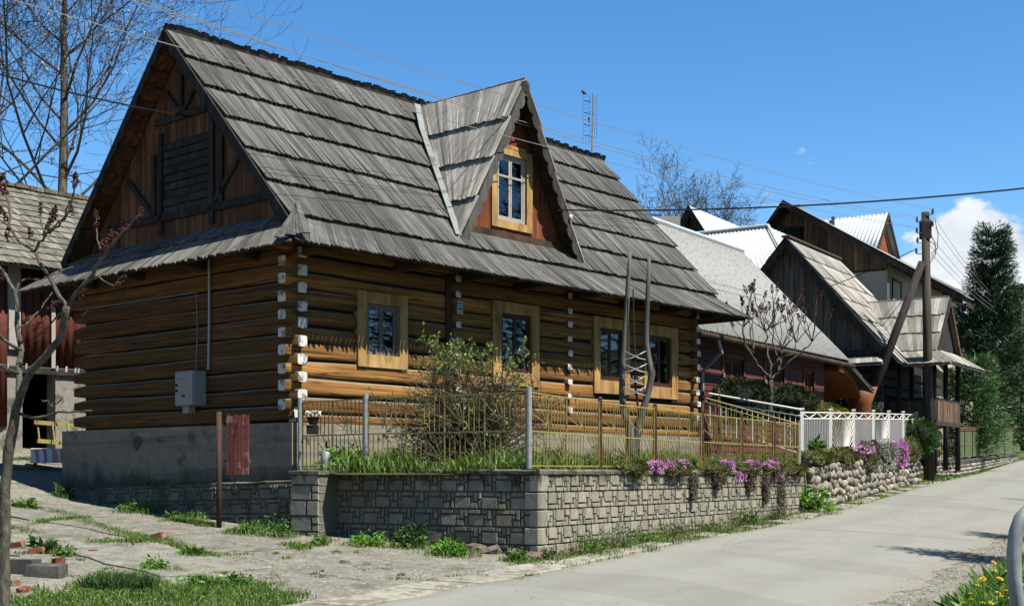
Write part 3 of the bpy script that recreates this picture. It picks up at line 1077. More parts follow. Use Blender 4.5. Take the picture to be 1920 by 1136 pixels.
def log_beam(name, a, b, h, d, mats, parent, axis, seed, wob_=0.012, ends=True, e0=0.64, e1=0.64):
    """log lying along local x (axis 'u') or y (axis 'v'); a/b are centre ends"""
    rs = random.Random(seed)
    a, b = Vector(a), Vector(b)
    nseg = max(2, int((b - a).length / 0.5))
    nk = 14
    mb = MB()
    V = []
    ph = [rs.uniform(0, 6.28) for _ in range(6)]
    for i in range(nseg + 1):
        t = i / nseg
        c = a + (b - a) * t
        s = (b - a).length * t
        hz = h / 2 * (1 + 0.05 * math.sin(s * 0.9 + ph[0]) + 0.03 * math.sin(s * 2.7 + ph[1])) * (e0 if i == 0 else (e1 if i == nseg else 1.0))
        hd = d / 2 * (1 + 0.04 * math.sin(s * 1.1 + ph[2])) * (0.5 + 0.5 * (e0 if i == 0 else (e1 if i == nseg else 1.0)))
        oz = wob_ * math.sin(s * 0.7 + ph[3])
        for k in range(nk):
            an = 2 * math.pi * k / nk + 0.22
            cy, cz = math.cos(an), math.sin(an)
            y = hd * math.copysign(abs(cy) ** 0.30, cy)
            z = hz * math.copysign(abs(cz) ** 0.42, cz) + oz
            V.append((c.x, c.y + y, c.z + z) if axis == 'u' else (c.x + y, c.y, c.z + z))
    fs = []
    for i in range(nseg):
        for k in range(nk):
            k2 = (k + 1) % nk
            f = (i * nk + k, (i + 1) * nk + k, (i + 1) * nk + k2, i * nk + k2)
            fs.append(f if axis == 'u' else tuple(reversed(f)))
    rnd = rs.random()
    mb.add(V, fs, 0, rnd)
    bb = len(mb.f)
    c0_, c1_ = tuple(range(nk)), tuple(nseg * nk + k for k in reversed(range(nk)))
    if axis != 'u':
        c0_, c1_ = tuple(reversed(c0_)), tuple(reversed(c1_))
    mb.f += [c0_, c1_]
    mb.r += [rnd, rnd]
    mb.m += [1 if ends else 0] * 2
    o = mb.build(name, mats, parent)
    smooth_quads(o)
    return o


OPEN = [  # trim outline, sash opening, kind  (x0, x1, z0, z1)
    ((1.26, 2.44, 1.79, 3.09), (1.46, 2.24, 2.01, 2.89), 'grey'),
    ((4.71, 6.09, 1.66, 3.27), (4.96, 5.86, 1.92, 3.05), 'red'),
    ((7.89, 9.16, 1.64, 3.25), (8.09, 8.92, 1.92, 3.03), 'red'),
    ((9.70, 11.02, 1.62, 3.24), (9.91, 10.78, 1.88, 3.01), 'red'),
]


def spans(x0, x1, z0, z1):
    cuts = sorted((o[0][0] + 0.07, o[0][1] - 0.07) for o in OPEN if o[0][2] + 0.02 < (z0 + z1) / 2 < o[0][3] - 0.02)
    out, x = [], x0
    for c0, c1 in cuts:
        out.append((x, c0))
        x = c1
    out.append((x, x1))
    return out


LOG_D = 0.24
for k in range(10):
    zc = 1.09 + 0.2914 * (k - 1) if k else 0.855
    h = 0.262 if k else 0.15
    if k == 0:
        zc = 0.865
    for (xa, xb) in spans(-0.27 if k else -0.05, HL + 0.05, zc - h / 2, zc + h / 2):
        zr = 0.03 * math.sin(k * 2.1)
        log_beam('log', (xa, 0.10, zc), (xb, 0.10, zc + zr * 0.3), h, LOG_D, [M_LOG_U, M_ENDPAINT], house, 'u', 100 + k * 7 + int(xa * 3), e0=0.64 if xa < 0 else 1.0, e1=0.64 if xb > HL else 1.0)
for k in range(10):
    zc = 0.945 + 0.2914 * k
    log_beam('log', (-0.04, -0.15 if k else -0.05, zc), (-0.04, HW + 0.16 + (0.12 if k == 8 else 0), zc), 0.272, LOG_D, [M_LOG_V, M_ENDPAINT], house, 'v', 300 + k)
    # ends of the two cross walls showing between the long logs, and the far corner
    if 0 < k < 10:
        for xc, p in ((3.70, -0.10), (7.02, -0.10), (HL - 0.22, -0.18)):
            log_beam('log', (xc, p + random.uniform(-0.015, 0.015), zc), (xc, 0.3, zc), 0.19, 0.18, [M_LOG_V, M_ENDPAINT], house, 'v', 500 + k + int(xc * 10))
# top plate logs above the courses, in the dark under the eaves
log_beam('wall_plate', (-0.45, 0.1, 3.72), (HL + 0.45, 0.1, 3.72), 0.26, 0.26, [M_LOG_U, M_LOG_U], house, 'u', 901)
log_beam('wall_plate', (0.1, -0.10, 3.84), (0.1, HW + 0.1, 3.84), 0.26, 0.26, [M_LOG_V, M_LOG_V], house, 'v', 902)
for xc in (0.02, 2.2, 3.85, 5.4, 7.15, 8.9, 10.4, HL - 0.1):
    log_beam('eave_beam', (xc, -0.72, 3.60 - 0.02), (xc, 0.6, 3.60), 0.17, 0.16, [M_SOFFIT, M_SOFFIT], house, 'v', 910 + int(xc * 5))
for yc in (0.9, 2.4, 4.3, 5.9):
    log_beam('eave_beam', (-0.70, yc, 3.58), (0.5, yc, 3.60), 0.17, 0.16, [M_SOFFIT, M_SOFFIT], house, 'u', 960 + int(yc * 5))

# chinking core behind the logs, with the window openings left free
mb = MB()
cols = [0.0]
for o in OPEN:
    cols += [o[1][0], o[1][1]]
cols.append(HL)
for i in range(0, len(cols), 2):
    mb.box(cols[i], cols[i + 1], 0.075, 0.20, 0.79, 4.2)
for o in OPEN:
    mb.box(o[1][0], o[1][1], 0.075, 0.20, 0.79, o[1][2])
    mb.box(o[1][0], o[1][1], 0.075, 0.20, o[1][3], 4.2)
mb.box(-0.06, 0.20, 0.20, HW - 0.2, 0.79, 4.2)
mb.box(HL - 0.2, HL - 0.075, 0.20, HW - 0.2, 0.79, 4.2)
mb.box(0.0, HL, HW - 0.2, HW - 0.05, 0.79, 4.2)
mb.build('wall_core', M_CHINK, house)
# concrete base
mb = MB()
mb.box(-0.10, HL + 0.12, -0.10, 0.35, -1.3, 0.785)
mb.box(-0.22, 0.35, 0.352, HW + 0.46, -1.3, 0.783)
mb.box(-0.22, -0.102, -0.10, 0.35, -1.3, 0.784)
mb.box(HL - 0.3, HL + 0.12, 0.352, HW + 0.1, -1.3, 0.78)
mb.box(0.352, HL - 0.302, HW - 0.3, HW + 0.1, -1.3, 0.78)
fnd = mb.build('foundation', M_CONCRETE, house)
# low ragged patch in the render of the base
mb = MB()
for (py_, pz_, w_, h_) in ((4.38, 0.52, 0.34, 0.26), (3.66, 0.56, 0.14, 0.10)):
    mb = MB()
    mb.prism([(-0.2235 - 0.0005 * random.random(), py_ + w_ * random.uniform(.3, .6) * math.cos(k * 0.5236), pz_ + h_ * random.uniform(.3, .6) * math.sin(k * 0.5236)) for k in range(12)], (0.002, 0, 0))
    mb.build('spalled_patch', M_DARKSLAB, fnd)
# vertical board left of the first cross wall
mb = MB()
mb.box(3.42, 3.585, -0.055, -0.025, 0.95, 3.62)
mb.build('cover_board', M_SOFFIT, house)


def window_unit(parent, T, O, kind, y=-0.05, trim=M_TRIM, mat=None, cols_=2, rows_=1, depth=0.9, trim_t=0.045, curtain=True):
    """trim boards, sash, panes and the dark recess of one window on a wall facing local -y"""
    sash = mat or (M_GREYSASH if kind == 'grey' else M_REDSASH)
    x0, x1, z0, z1 = O
    mb = MB()
    fw = 0.055
    ys, ye = y + 0.03, y + 0.085
    mb.box(x0, x0 + fw, ys, ye, z0, z1)
    mb.box(x1 - fw, x1, ys, ye, z0, z1)
    mb.box(x0 + fw, x1 - fw, ys, ye, z0, z0 + fw)
    mb.box(x0 + fw, x1 - fw, ys, ye, z1 - fw, z1)
    w = mb.build('window', sash, parent)
    ix0, ix1, iz0, iz1 = x0 + fw, x1 - fw, z0 + fw, z1 - fw
    mb = MB()
    cw = (ix1 - ix0) / cols_
    for c in range(cols_):
        a, b = ix0 + c * cw + 0.004, ix0 + (c + 1) * cw - 0.004
        s = 0.045 if kind != 'red' else 0.04
        yy0, yy1 = ys + 0.012, ye - 0.012
        mb.box(a, a + s, yy0, yy1, iz0, iz1)
        mb.box(b - s, b, yy0, yy1, iz0, iz1)
        mb.box(a + s, b - s, yy0, yy1, iz0, iz0 + s)
        mb.box(a + s, b - s, yy0, yy1, iz1 - s, iz1)
        for r in range(1, rows_):
            zz = iz0 + (iz1 - iz0) * r / rows_
            mb.box(a + s, b - s, yy0 + 0.008, yy1 - 0.004, zz - 0.011, zz + 0.011)
    mb.build('sash', sash, w)
    for c in range(cols_):
        a, b = ix0 + c * cw + 0.03, ix0 + (c + 1) * cw - 0.03
        for r in range(rows_):
            za, zb = iz0 + (iz1 - iz0) * r / rows_ + 0.012, iz0 + (iz1 - iz0) * (r + 1) / rows_ - 0.012
            mb = MB()
            mb.box(a, b, ye - 0.035, ye - 0.030, za, zb)
            mb.build('pane', M_GLASS, w)
    # trim
    tx0, tx1, tz0, tz1 = T
    ty0, ty1 = y - trim_t + 0.02, y + 0.09
    mb = MB(); mb.box(tx0, x0, ty0, ty1, tz0 - random.uniform(0, .01), tz1); mb.build('trim_board', trim, w)
    mb = MB(); mb.box(x1, tx1, ty0, ty1, tz0, tz1 + random.uniform(0, .01)); mb.build('trim_board', trim, w)
    mb = MB(); mb.box(x0, x1, ty0 + 0.006, ty1, z1, tz1); mb.build('trim_board', trim, w)
    mb = MB(); mb.box(x0, x1, ty0 + 0.004, ty1, tz0, z0); mb.build('trim_board', trim, w)
    # recess
    mb = MB()
    e = 0.02
    mb.box(x0, x1, ye + depth, ye + depth + e, z0, z1)
    mb.box(x0 - e, x0, ye, ye + depth, z0, z1)
    mb.box(x1, x1 + e, ye, ye + depth, z0, z1)
    mb.box(x0 - e, x1 + e, ye, ye + depth, z1, z1 + e)
    mb.box(x0 - e, x1 + e, ye, ye + depth, z0 - e, z0)
    mb.build('recess', M_DARKROOM, w)
    if curtain:
        mb = MB()
        n = 26
        V, Fc = [], []
        for i in range(n + 1):
            t = i / n
            xx = x0 + (x1 - x0) * t
            yy = ye + 0.10 + 0.025 * math.sin(t * 40)
            lo = z0 + (z1 - z0) * (0.35 * math.sin(math.pi * t) if kind != 'grey' else 0.1)
            V += [(xx, yy, lo), (xx, yy, z1 - 0.05)]
        for i in range(n):
            if kind == 'grey' and 7 < i < 19:
                continue
            Fc.append((2 * i, 2 * i + 2, 2 * i + 3, 2 * i + 1))
        mb.add(V, Fc)
        mb.build('curtain', M_CURTAIN, w)
    return w


for i, (T, O, kind) in enumerate(OPEN):
    window_unit(house, T, O, kind, y=-0.03, rows_=1 if kind == 'grey' else 2)

# house number plate "20" on the cross-wall end
plate = tag(empty('house_number_plate', HM @ Vector((3.70, -0.118, 3.02)), TH), 'small dark blue enamel plate reading 20 on a log end', 'plate')
M_PLATE = simple('dark_blue_enamel', (0.01, 0.018, 0.05), 0.3, 0.5, var=0.05)
mb = MB()
mb.box(-0.085, 0.085, -0.012, 0.0, -0.125, 0.10)
mb.build('plate_body', M_PLATE, plate)
mb = MB()
for (x0, x1, z0, z1) in ((-0.078, -0.072, -0.118, 0.093), (0.072, 0.078, -0.118, 0.093), (-0.072, 0.072, 0.087, 0.093), (-0.072, 0.072, -0.118, -0.112)):
    mb.box(x0, x1, -0.0155, -0.0125, z0, z1)
mb.build('white_border', M_WHITE, plate)


def text_mesh(s, size, mat, name, parent, loc, rot):
    cu = bpy.data.curves.new(name, 'FONT')
    cu.body = s
    cu.size = size
    cu.align_x = 'CENTER'
    cu.align_y = 'CENTER'
    cu.extrude = 0.001
    o = bpy.data.objects.new(name, cu)
    COL.objects.link(o)
    dg = bpy.context.evaluated_depsgraph_get()
    me = bpy.data.meshes.new_from_object(o.evaluated_get(dg))
    bpy.data.objects.remove(o)
    me.materials.clear()
    me.materials.append(mat)
    t = bpy.data.objects.new(name, me)
    t.location = loc
    t.rotation_euler = rot
    return link(t, parent)


text_mesh('20', 0.115, M_WHITE, 'number', plate, (0, -0.0145, 0.018), (R(90), 0, 0))
mb = MB()
rr = random.Random(4)
for zc, hh in ((0.105, 0.018), (-0.062, 0.020), (-0.098, 0.014)):     # lines too small to read
    x = -0.066
    while x < 0.06:
        w = rr.uniform(0.008, 0.014)
        mb.box(x, x + w, -0.0165, -0.0125, zc - hh / 2, zc + hh / 2)
        x += w + 0.005
mb.build('small_lettering', M_WHITE, plate)

# ------------------------------------------------------------------ roof of the log house
ZR, YR = 7.87, 3.285
KY, KZ = -0.15, 4.10
EY, EZ = -0.92, 3.54
SL = (ZR - KZ) / (YR - KY)
XL, XR = -0.36, 12.5
roof = MB()
N_UP = Vector((0, -SL, 1)).normalized()
th = 0.05
for sgn in (1, -1):      # front, back slope and their flared skirts
    f = (lambda y: y) if sgn == 1 else (lambda y: HW - y)
    def P3(x, y, z): return Vector((x, f(y), z))
    n = Vector((0, -SL * sgn, 1)).normalized() * th
    for (xa, ya, za, xb, yb, zb, xc, yc, zc, xd, yd, zd) in ((XL, YR, ZR - 0.03, XR, YR, ZR - 0.03, XR, KY, KZ, XL, KY, KZ), (-0.15, KY, KZ, XR, KY, KZ, HL + 0.78, EY + 0.09, EZ + 0.065, -0.83, EY + 0.09, EZ + 0.065)):
        q = [P3(xa, ya, za), P3(xb, yb, zb), P3(xc, yc, zc), P3(xd, yd, zd)]
        dn = Vector((0, 0, -0.06))
        if sgn == 1:
            q = q[::-1]
        roof.hexa([p + dn for p in q] + [p - Vector((0, 0, 0.012)) for p in q])
# skirts round the gable ends
for x0, x1, s in ((0.02, -0.88, 1), (HL - 0.02, HL + 0.86, -1)):
    x1 = x1 + 0.08 * s
    q = [Vector((x1, EY + 0.09, EZ + 0.04)), Vector((x0, KY, 4.20)), Vector((x0, HW - KY, 4.20)), Vector((x1, HW - EY - 0.09, EZ + 0.04))]
    if s == -1:
        q = q[::-1]
    roof.hexa([p - Vector((0, 0, 0.07)) for p in q] + [p - Vector((0, 0, 0.015)) for p in q])
roof_o = roof.build('roof', M_SOFFIT, house)

shingles = []     # (corner list, rnd, material, distance)


def shingle_row(t0, t1, b0, b1, nrm, n, mat, thick=0.026, lift=0.074, jit=0.016, saw=0.0, skip=None, top_ext=0.06, wjit=0.25, clip=None):
    t0, t1, b0, b1, nrm = map(Vector, (t0, t1, b0, b1, nrm))
    nrm = nrm.normalized()
    ts = [0.0]
    for i in range(n):
        ts.append(ts[-1] + 1 + random.uniform(-wjit, wjit))
    ts = [t / ts[-1] for t in ts]
    for i in range(n):
        a, b = ts[i], ts[i + 1]
        g = 0.0035
        T0, T1 = t0.lerp(t1, a), t0.lerp(t1, b)
        B0, B1 = b0.lerp(b1, a), b0.lerp(b1, b)
        if skip and skip((T0 + T1 + B0 + B1) / 4, T0, B0):
            continue
        if clip:
            T0, T1, B0, B1 = clip(T0, T1, B0, B1)
        wv = (B1 - B0)
        wv = wv.normalized() * g if wv.length > 1e-6 else wv
        d0, d1 = (B0 - T0).normalized(), (B1 - T1).normalized()
        j = random.uniform(-jit, jit)
        j2 = j + random.uniform(-0.4, 0.4) * jit
        B0 = B0 + d0 * j + wv
        B1 = B1 + d1 * (j2 + saw * random.uniform(0.6, 1.3)) - wv
        T0 = T0 - d0 * top_ext
        T1 = T1 - d1 * top_ext
        l = lift * random.uniform(0.85, 1.15)
        tilt = random.uniform(-0.008, 0.008)
        q = [T0 + nrm * 0.004, B0 + nrm * (l + tilt), B1 + nrm * (l - tilt), T1 + nrm * 0.004]
        q2 = [p + nrm * thick for p in q]
        shingles.append((q + q2, random.random(), mat, ((B0 + B1 + T0 + T1) / 4 - CAM_L).length))


DX, DZ, DHW = 5.66, 7.68, 1.84         # dormer ridge position, height and half width at its foot
DSL = (DZ - 4.29) / DHW
valley_y = lambda z: (z - KZ) / SL + KY


def in_dormer(c, T, B, m=0.12):
    half = (DZ - c.z) / DSL - m
    return c.y > 0.02 and abs(c.x - DX) < half


NB = 128
for k in range(6):
    ya, yb = YR + (KY - YR) * k / 6, YR + (KY - YR) * (k + 1) / 6
    za, zb = ZR + (KZ - ZR) * k / 6, ZR + (KZ - ZR) * (k + 1) / 6

    def clip(T0, T1, B0, B1, k=k):
        if k == 5 and abs(T0.x - DX) < 1.52:
            f = 0.26
            T0, T1 = T0.lerp(B0, f), T1.lerp(B1, f)
        return T0, T1, B0, B1
    sk = (lambda c, T, B: in_dormer(c, T, B)) if k < 5 else (lambda c, T, B: in_dormer(c, T, B) and False)
    shingle_row((XL, ya, za), (XR, ya, za), (XL, yb, zb), (XR, yb, zb), (0, -SL, 1), NB, M_SHINGLE, skip=sk, clip=clip)
nfl = (0, -(KZ - EZ) / (KY - EY), 1)
shingle_row((-0.20, KY + 0.05, KZ + 0.03), (XR - 0.35, KY + 0.05, KZ + 0.03), (-0.86, EY, EZ), (HL + 0.88, EY, EZ), nfl, 134, M_SHINGLE, lift=0.03, saw=0.06, jit=0.025)
# gable skirt: a short upper course and the eave course
ng = (-(4.2 - EZ) / 0.9, 0, 1)
shingle_row((-0.22, HW + 0.2, 4.03), (-0.22, -0.2, 4.03), (-0.88, HW + 0.9, EZ - 0.02), (-0.88, EY, EZ - 0.02), ng, 80, M_SHINGLE_X, lift=0.02, saw=0.03, jit=0.03)
shingle_row((0.02, HW + 0.05, 4.21), (0.02, 0.05, 4.21), (-0.30, HW + 0.25, 3.97), (-0.30, -0.12, 3.97), ng, 72, M_SHINGLE_X, lift=0.045, jit=0.02)
# hip fan at the near corner, a ragged bundle over the joint
for i in range(9):
    t = i / 8
    top = Vector((-0.18, -0.20, 4.20))
    bot = Vector((-0.95, -0.66, EZ - 0.0)).lerp(Vector((-0.64, -1.0, EZ + 0.0)), t) + Vector((0, 0, random.uniform(-0.02, 0.03)))
    w = Vector((0.5, -0.5, 0)).normalized() * 0.05
    nn = Vector((-0.6, -0.6, 1)).normalized()
    q = [top - w * 0.6, bot - w, bot + w, top + w * 0.6]
    l = 0.07 + 0.012 * i
    q = [p + nn * l for p in q]
    shingles.append((q + [p + nn * 0.02 for p in q], random.random(), M_SHINGLE, 24))
# right-hand skirt
shingle_row((HL + 0.2, -0.2, 4.03), (HL + 0.2, HW + 0.2, 4.03), (HL + 0.86, EY, EZ), (HL + 0.86, HW + 0.9, EZ), (0.7, 0, 1), 60, M_SHINGLE_X, lift=0.03, saw=0.03)
# dormer slopes: four courses each
for s in (-1, 1):
    nd = Vector((s * DSL, 0, 1))
    for k in range(4):
        za, zb = DZ - (DZ - 4.28) * k / 4, DZ - (DZ - 4.28) * (k + 1) / 4
        xa, xb = DX + s * (DZ - za) / DSL, DX + s * (DZ - zb) / DSL
        ya, yb = valley_y(za) + 0.05, valley_y(zb) + 0.05
        nb = max(3, int((ya + yb) / 2 / 0.095))
        a, b, c, d = (xa, ya, za), (xa, -0.06, za), (xb, max(yb, 0.1), zb), (xb, -0.06, zb)
        if s == 1:
            a, b, c, d = b, a, d, c
        shingle_row(a, b, c, d, nd, nb, M_SHINGLE_D, lift=0.06, jit=0.02)
shingles.sort(key=lambda s: s[3])
for i, (q, rnd, mat, dist) in enumerate(shingles[:300]):
    mb = MB()
    mb.hexa(q, 0, rnd)
    mb.build('shingle', mat, roof_o)
mb = MB()
for (q, rnd, mat, dist) in shingles[300:]:
    mb.hexa(q, {M_SHINGLE: 0, M_SHINGLE_X: 1, M_SHINGLE_D: 2}[mat], rnd)
tag(mb.build('shingle_courses', [M_SHINGLE, M_SHINGLE_X, M_SHINGLE_D], roof_o), 'upper courses of weathered grey shingles', None, kind='stuff')

# tarred comb along the ridge
mb = MB()
x = XL - 0.02
while x < XR + 0.05:
    w = random.uniform(0.09, 0.13)
    if not (False):
        z = ZR + random.uniform(0.09, 0.15)
        mb.hexa([(x, YR + 0.02, ZR - 0.12), (x + w, YR + 0.02, ZR - 0.12), (x + w, YR + 0.09, ZR - 0.12), (x, YR + 0.09, ZR - 0.12),
                 (x, YR - 0.10, z), (x + w, YR - 0.10, z + random.uniform(-.02, .02)), (x + w, YR - 0.03, z + 0.02), (x, YR - 0.03, z + 0.02)])
    x += w
mb.box(XL, XR, YR - 0.06, YR + 0.06, ZR - 0.05, ZR + 0.075)
mb.build('ridge_comb', M_BLACKTAR, roof_o)


def bargeboard(top, bot, width, tv, inward, n_sc, mat, parent, name='bargeboard', sc=0.05):
    """board from top to bot, its lower edge cut in scallops; inward = direction of its width"""
    top, bot, inward = Vector(top), Vector(bot), Vector(inward).normalized()
    out = [top, bot]
    m = n_sc * 4
    edge = []
    for i in range(m + 1):
        t = i / m
        ph = (i % 4) / 4
        d = width + sc * math.sin(math.pi * ph) - (0.02 if i % 4 == 0 else 0)
        edge.append(bot.lerp(top, t) + inward * d)
    mb = MB()
    tv = Vector(tv)
    # quads strip, both faces
    for i in range(m):
        a, b = bot.lerp(top, i / m), bot.lerp(top, (i + 1) / m)
        mb.hexa([a, b, edge[i + 1], edge[i], a + tv, b + tv, edge[i + 1] + tv, edge[i] + tv], 0, 0.4)
    return mb.build(name, mat, parent)


inw = Vector((0, 0, -1))
bargeboard((XL, YR, ZR + 0.03), (XL, KY - 0.06, KZ - 0.02), 0.15, (-0.035, 0, 0), (0, 0.5, -1), 16, M_DARKWOOD, roof_o)
bargeboard((XL, YR, ZR + 0.03), (XL, HW - KY + 0.06, KZ - 0.02), 0.15, (-0.035, 0, 0), (0, -0.5, -1), 16, M_DARKWOOD, roof_o)
bargeboard((XR, YR, ZR + 0.03), (XR, KY, KZ), 0.2, (0.035, 0, 0), (0, 0.5, -1), 16, M_DARKWOOD, roof_o)

# ------------------------------------------------------------------ gable wall
gable = empty('gable_wall', parent=house)
zslope = lambda y: ZR - 0.13 - abs(y - YR) * SL
yy = 0.35
GO = (2.46, 3.89, 4.70, 6.01)     # shuttered opening y0,y1,z0,z1
while yy < HW - 0.35:
    w = random.uniform(0.15, 0.21)
    y0, y1 = yy, yy + w - 0.008
    zt0, zt1 = zslope(y0), zslope(y1)
    segs = [(4.12, None)]
    if y1 > GO[0] and y0 < GO[1]:
        segs = [(4.12, GO[2]), (GO[3], None)]
    px_ = 0.03 + random.uniform(0, 0.012)
    for z0, z1 in segs:
        a, b = (zt0, zt1) if z1 is None else (z1, z1)
        mb = MB()
        mb.hexa([(px_, y1, z0), (px_, y0, z0), (px_ + 0.03, y0, z0), (px_ + 0.03, y1, z0), (px_, y1, b), (px_, y0, a), (px_ + 0.03, y0, a), (px_ + 0.03, y1, b)])
        mb.build('plank', M_GABLEPLANK, gable)
    yy += w
mb = MB()
mb.prism([(0.075, 0.25, 4.1), (0.075, HW - 0.25, 4.1), (0.075, YR, ZR - 0.2)], (0.03, 0, 0))
mb.build('backing', M_BLACKTAR, gable)
nz = 9
for i in range(nz):
    z0 = GO[2] + (GO[3] - GO[2]) * i / nz
    z1 = GO[2] + (GO[3] - GO[2]) * (i + 1) / nz - 0.012
    mb = MB()
    o_ = random.uniform(-0.012, 0.012)
    mb.hexa([(0.012 + o_, GO[1], z0), (0.012 + o_, GO[0], z0), (0.04 + o_, GO[0], z0), (0.04 + o_, GO[1], z0), (0.03 + o_, GO[1], z1), (0.03 + o_, GO[0], z1), (0.05 + o_, GO[0], z1), (0.05 + o_, GO[1], z1)])
    mb.build('shutter_slat', M_DARKWOOD, gable)
for a, b, w in (((0.0, GO[0] - 0.07, 4.35), (0.0, GO[0] - 0.07, 6.45), 0.13), ((0.0, GO[1] + 0.07, 4.35), (0.0, GO[1] + 0.07, 6.2), 0.11), ((0.0, 4.12, 6.42), (0.0, 2.55, 6.42), 0.12),
                ((0.0, 5.04, 5.50), (0.0, 4.2, 4.72), 0.10), ((0.0, 1.60, 5.42), (0.0, 2.28, 4.75), 0.10), ((0.0, 5.75, 4.66), (0.0, 0.75, 4.62), 0.13), ((0.0, 3.32, 6.45), (0.0, 3.80, 6.95), 0.08),
                ((0.0, 3.30, 6.45), (0.0, 3.30, 7.15), 0.07), ((0.0, 3.28, 6.45), (0.0, 2.80, 6.95), 0.08), ((0.0, GO[1] + 0.30, 4.68), (0.0, GO[1] + 0.30, 5.85), 0.10), ((0.0, GO[0] - 0.35, 4.68), (0.0, GO[0] - 0.35, 5.9), 0.10)):
    mb = MB()
    mb.bar(a, b, w, 0.05, up=(1, 0, 0))
    mb.build('batten', M_DARKWOOD, gable)
for sgn in (1, -1):      # underside boarding of the overhang
    f = (lambda y: y) if sgn == 1 else (lambda y: HW - y)
    mb = MB()
    for i in range(16):
        t0, t1 = i / 16, (i + 1) / 16 - 0.006
        pts = []
        for t in (t0, t1):
            pts.append((f(YR + (KY - YR) * t), ZR - 0.11 + (KZ - ZR) * t))
        q = [(XL + 0.02, pts[0][0], pts[0][1]), (0.03, pts[0][0], pts[0][1]), (0.03, pts[1][0], pts[1][1]), (XL + 0.02, pts[1][0], pts[1][1])]
        if sgn == 1:
            q = q[::-1]
        mb.hexa([(a, b, c - 0.02) for a, b, c in q] + q)
    mb.build('verge_soffit', M_GABLEPLANK, gable)
mb = MB()
mb.prism([(HL - 0.05, 0.05, 4.1), (HL - 0.05, HW - 0.05, 4.1), (HL - 0.05, YR, ZR - 0.15)], (0.05, 0, 0))
mb.build('rear_gable', M_DARKWOOD, house)

# ------------------------------------------------------------------ dormer
dormer = empty('dormer', parent=house)
DY = 0.30
mb = MB()
for s in (-1, 1):      # roof deck of the dormer
    a, b = Vector((DX, -0.04, DZ - 0.03)), Vector((DX, 3.1, DZ - 0.03))
    c, d = Vector((DX + s * DHW, 0.35, 4.26)), Vector((DX + s * DHW, -0.04, 4.26))
    q = [a, b, c, d] if s == 1 else [d, c, b, a]
    mb.hexa([p - Vector((0, 0, 0.09)) for p in q] + [p - Vector((0, 0, 0.01)) for p in q])
mb.build('roof_deck', M_SOFFIT, dormer)
bargeboard((DX, -0.045, DZ + 0.0), (DX - DHW - 0.03, -0.045, 4.26), 0.13, (0, -0.03, 0), (1.0, 0, -0.45), 12, M_SHINGLE, dormer, sc=0.06)
bargeboard((DX, -0.045, DZ + 0.0), (DX + DHW + 0.05, -0.045, 4.18), 0.14, (0, -0.03, 0), (-1.0, 0, -0.45), 12, M_DARKWOOD, dormer, sc=0.06)
WO = (5.20, 6.08, 4.93, 6.24)
xx = DX - 1.55
while xx < DX + 1.55:
    w = random.uniform(0.13, 0.18)
    x0, x1 = xx, xx + w - 0.006
    zt = lambda x: DZ - 0.16 - abs(x - DX) * DSL
    segs = [(4.60, None)]
    if x1 > WO[0] and x0 < WO[1]:
        segs = [(4.60, WO[2]), (WO[3], None)]
    for z0, z1 in segs:
        a, b = (zt(x0), zt(x1)) if z1 is None else (z1, z1)
        if a < z0 + 0.05 or b < z0 + 0.05:
            continue
        yo = DY + random.uniform(0, 0.012)
        mb = MB()
        mb.hexa([(x0, yo, z0), (x1, yo, z0), (x1, yo + 0.03, z0), (x0, yo + 0.03, z0), (x0, yo, a), (x1, yo, b), (x1, yo + 0.03, b), (x0, yo + 0.03, a)])
        mb.build('plank', M_REDWOOD, dormer)
    xx += w
w = window_unit(dormer, (WO[0] - 0.17, WO[1] + 0.17, WO[2] - 0.15, WO[3] + 0.13), WO, 'white', y=DY - 0.01, mat=M_WHITEFRAME, cols_=2, rows_=1, depth=1.0)
mb = MB()
zt_ = WO[2] + (WO[3] - WO[2]) * 0.68
mb.box(WO[0] + 0.06, WO[1] - 0.06, DY + 0.025, DY + 0.07, zt_ - 0.022, zt_ + 0.022)
mb.build('transom', M_WHITEFRAME, dormer)
mb = MB(); mb.box(DX - 1.60, DX + 1.55, DY - 0.09, DY - 0.002, 4.56, 4.69); mb.build('sill_beam', M_SOFFIT, dormer)
mb = MB(); mb.prism([(DX - 0.10, DY - 0.03, 6.42), (DX + 0.06, DY - 0.03, 6.36), (DX + 0.14, DY - 0.03, 6.58), (DX + 0.02, DY - 0.03, 6.72)], (0, 0.025, 0)); mb.build('carved_heart', M_REDWOOD, dormer)
mb = MB()
zb = DZ - 0.9
mb.box(DX - 0.40, DX + 0.40, DY - 0.035, DY - 0.005, WO[3] + 0.135, WO[3] + 0.20)
mb.build('head_board', M_TRIM, dormer)
# zinc valley gutter on the left of the dormer
mb = MB()
vt, vb = Vector((DX - 0.02, 3.0, DZ - 0.04)), Vector((DX - DHW, 0.02, 4.34))
nv = Vector((-0.2, -0.75, 0.8)).normalized()
vp_ = [vt + nv * 0.09 + Vector((-0.10, -0.1, 0.02)), vt.lerp(vb, 0.2) + nv * 0.10 + Vector((-0.09, 0, 0)), vt.lerp(vb, 0.45) + nv * 0.095 + Vector((-0.08, 0, 0)), vt.lerp(vb, 0.7) + nv * 0.10 + Vector((-0.07, 0, 0)), vb + nv * 0.08 + Vector((-0.04, 0, 0))]
for a_, b_ in zip(vp_, vp_[1:]):
    mb.bar(a_, b_ + (b_ - a_).normalized() * 0.03, 0.13, 0.018, up=nv)
mb.build('valley_flashing', M_ZINC, dormer)

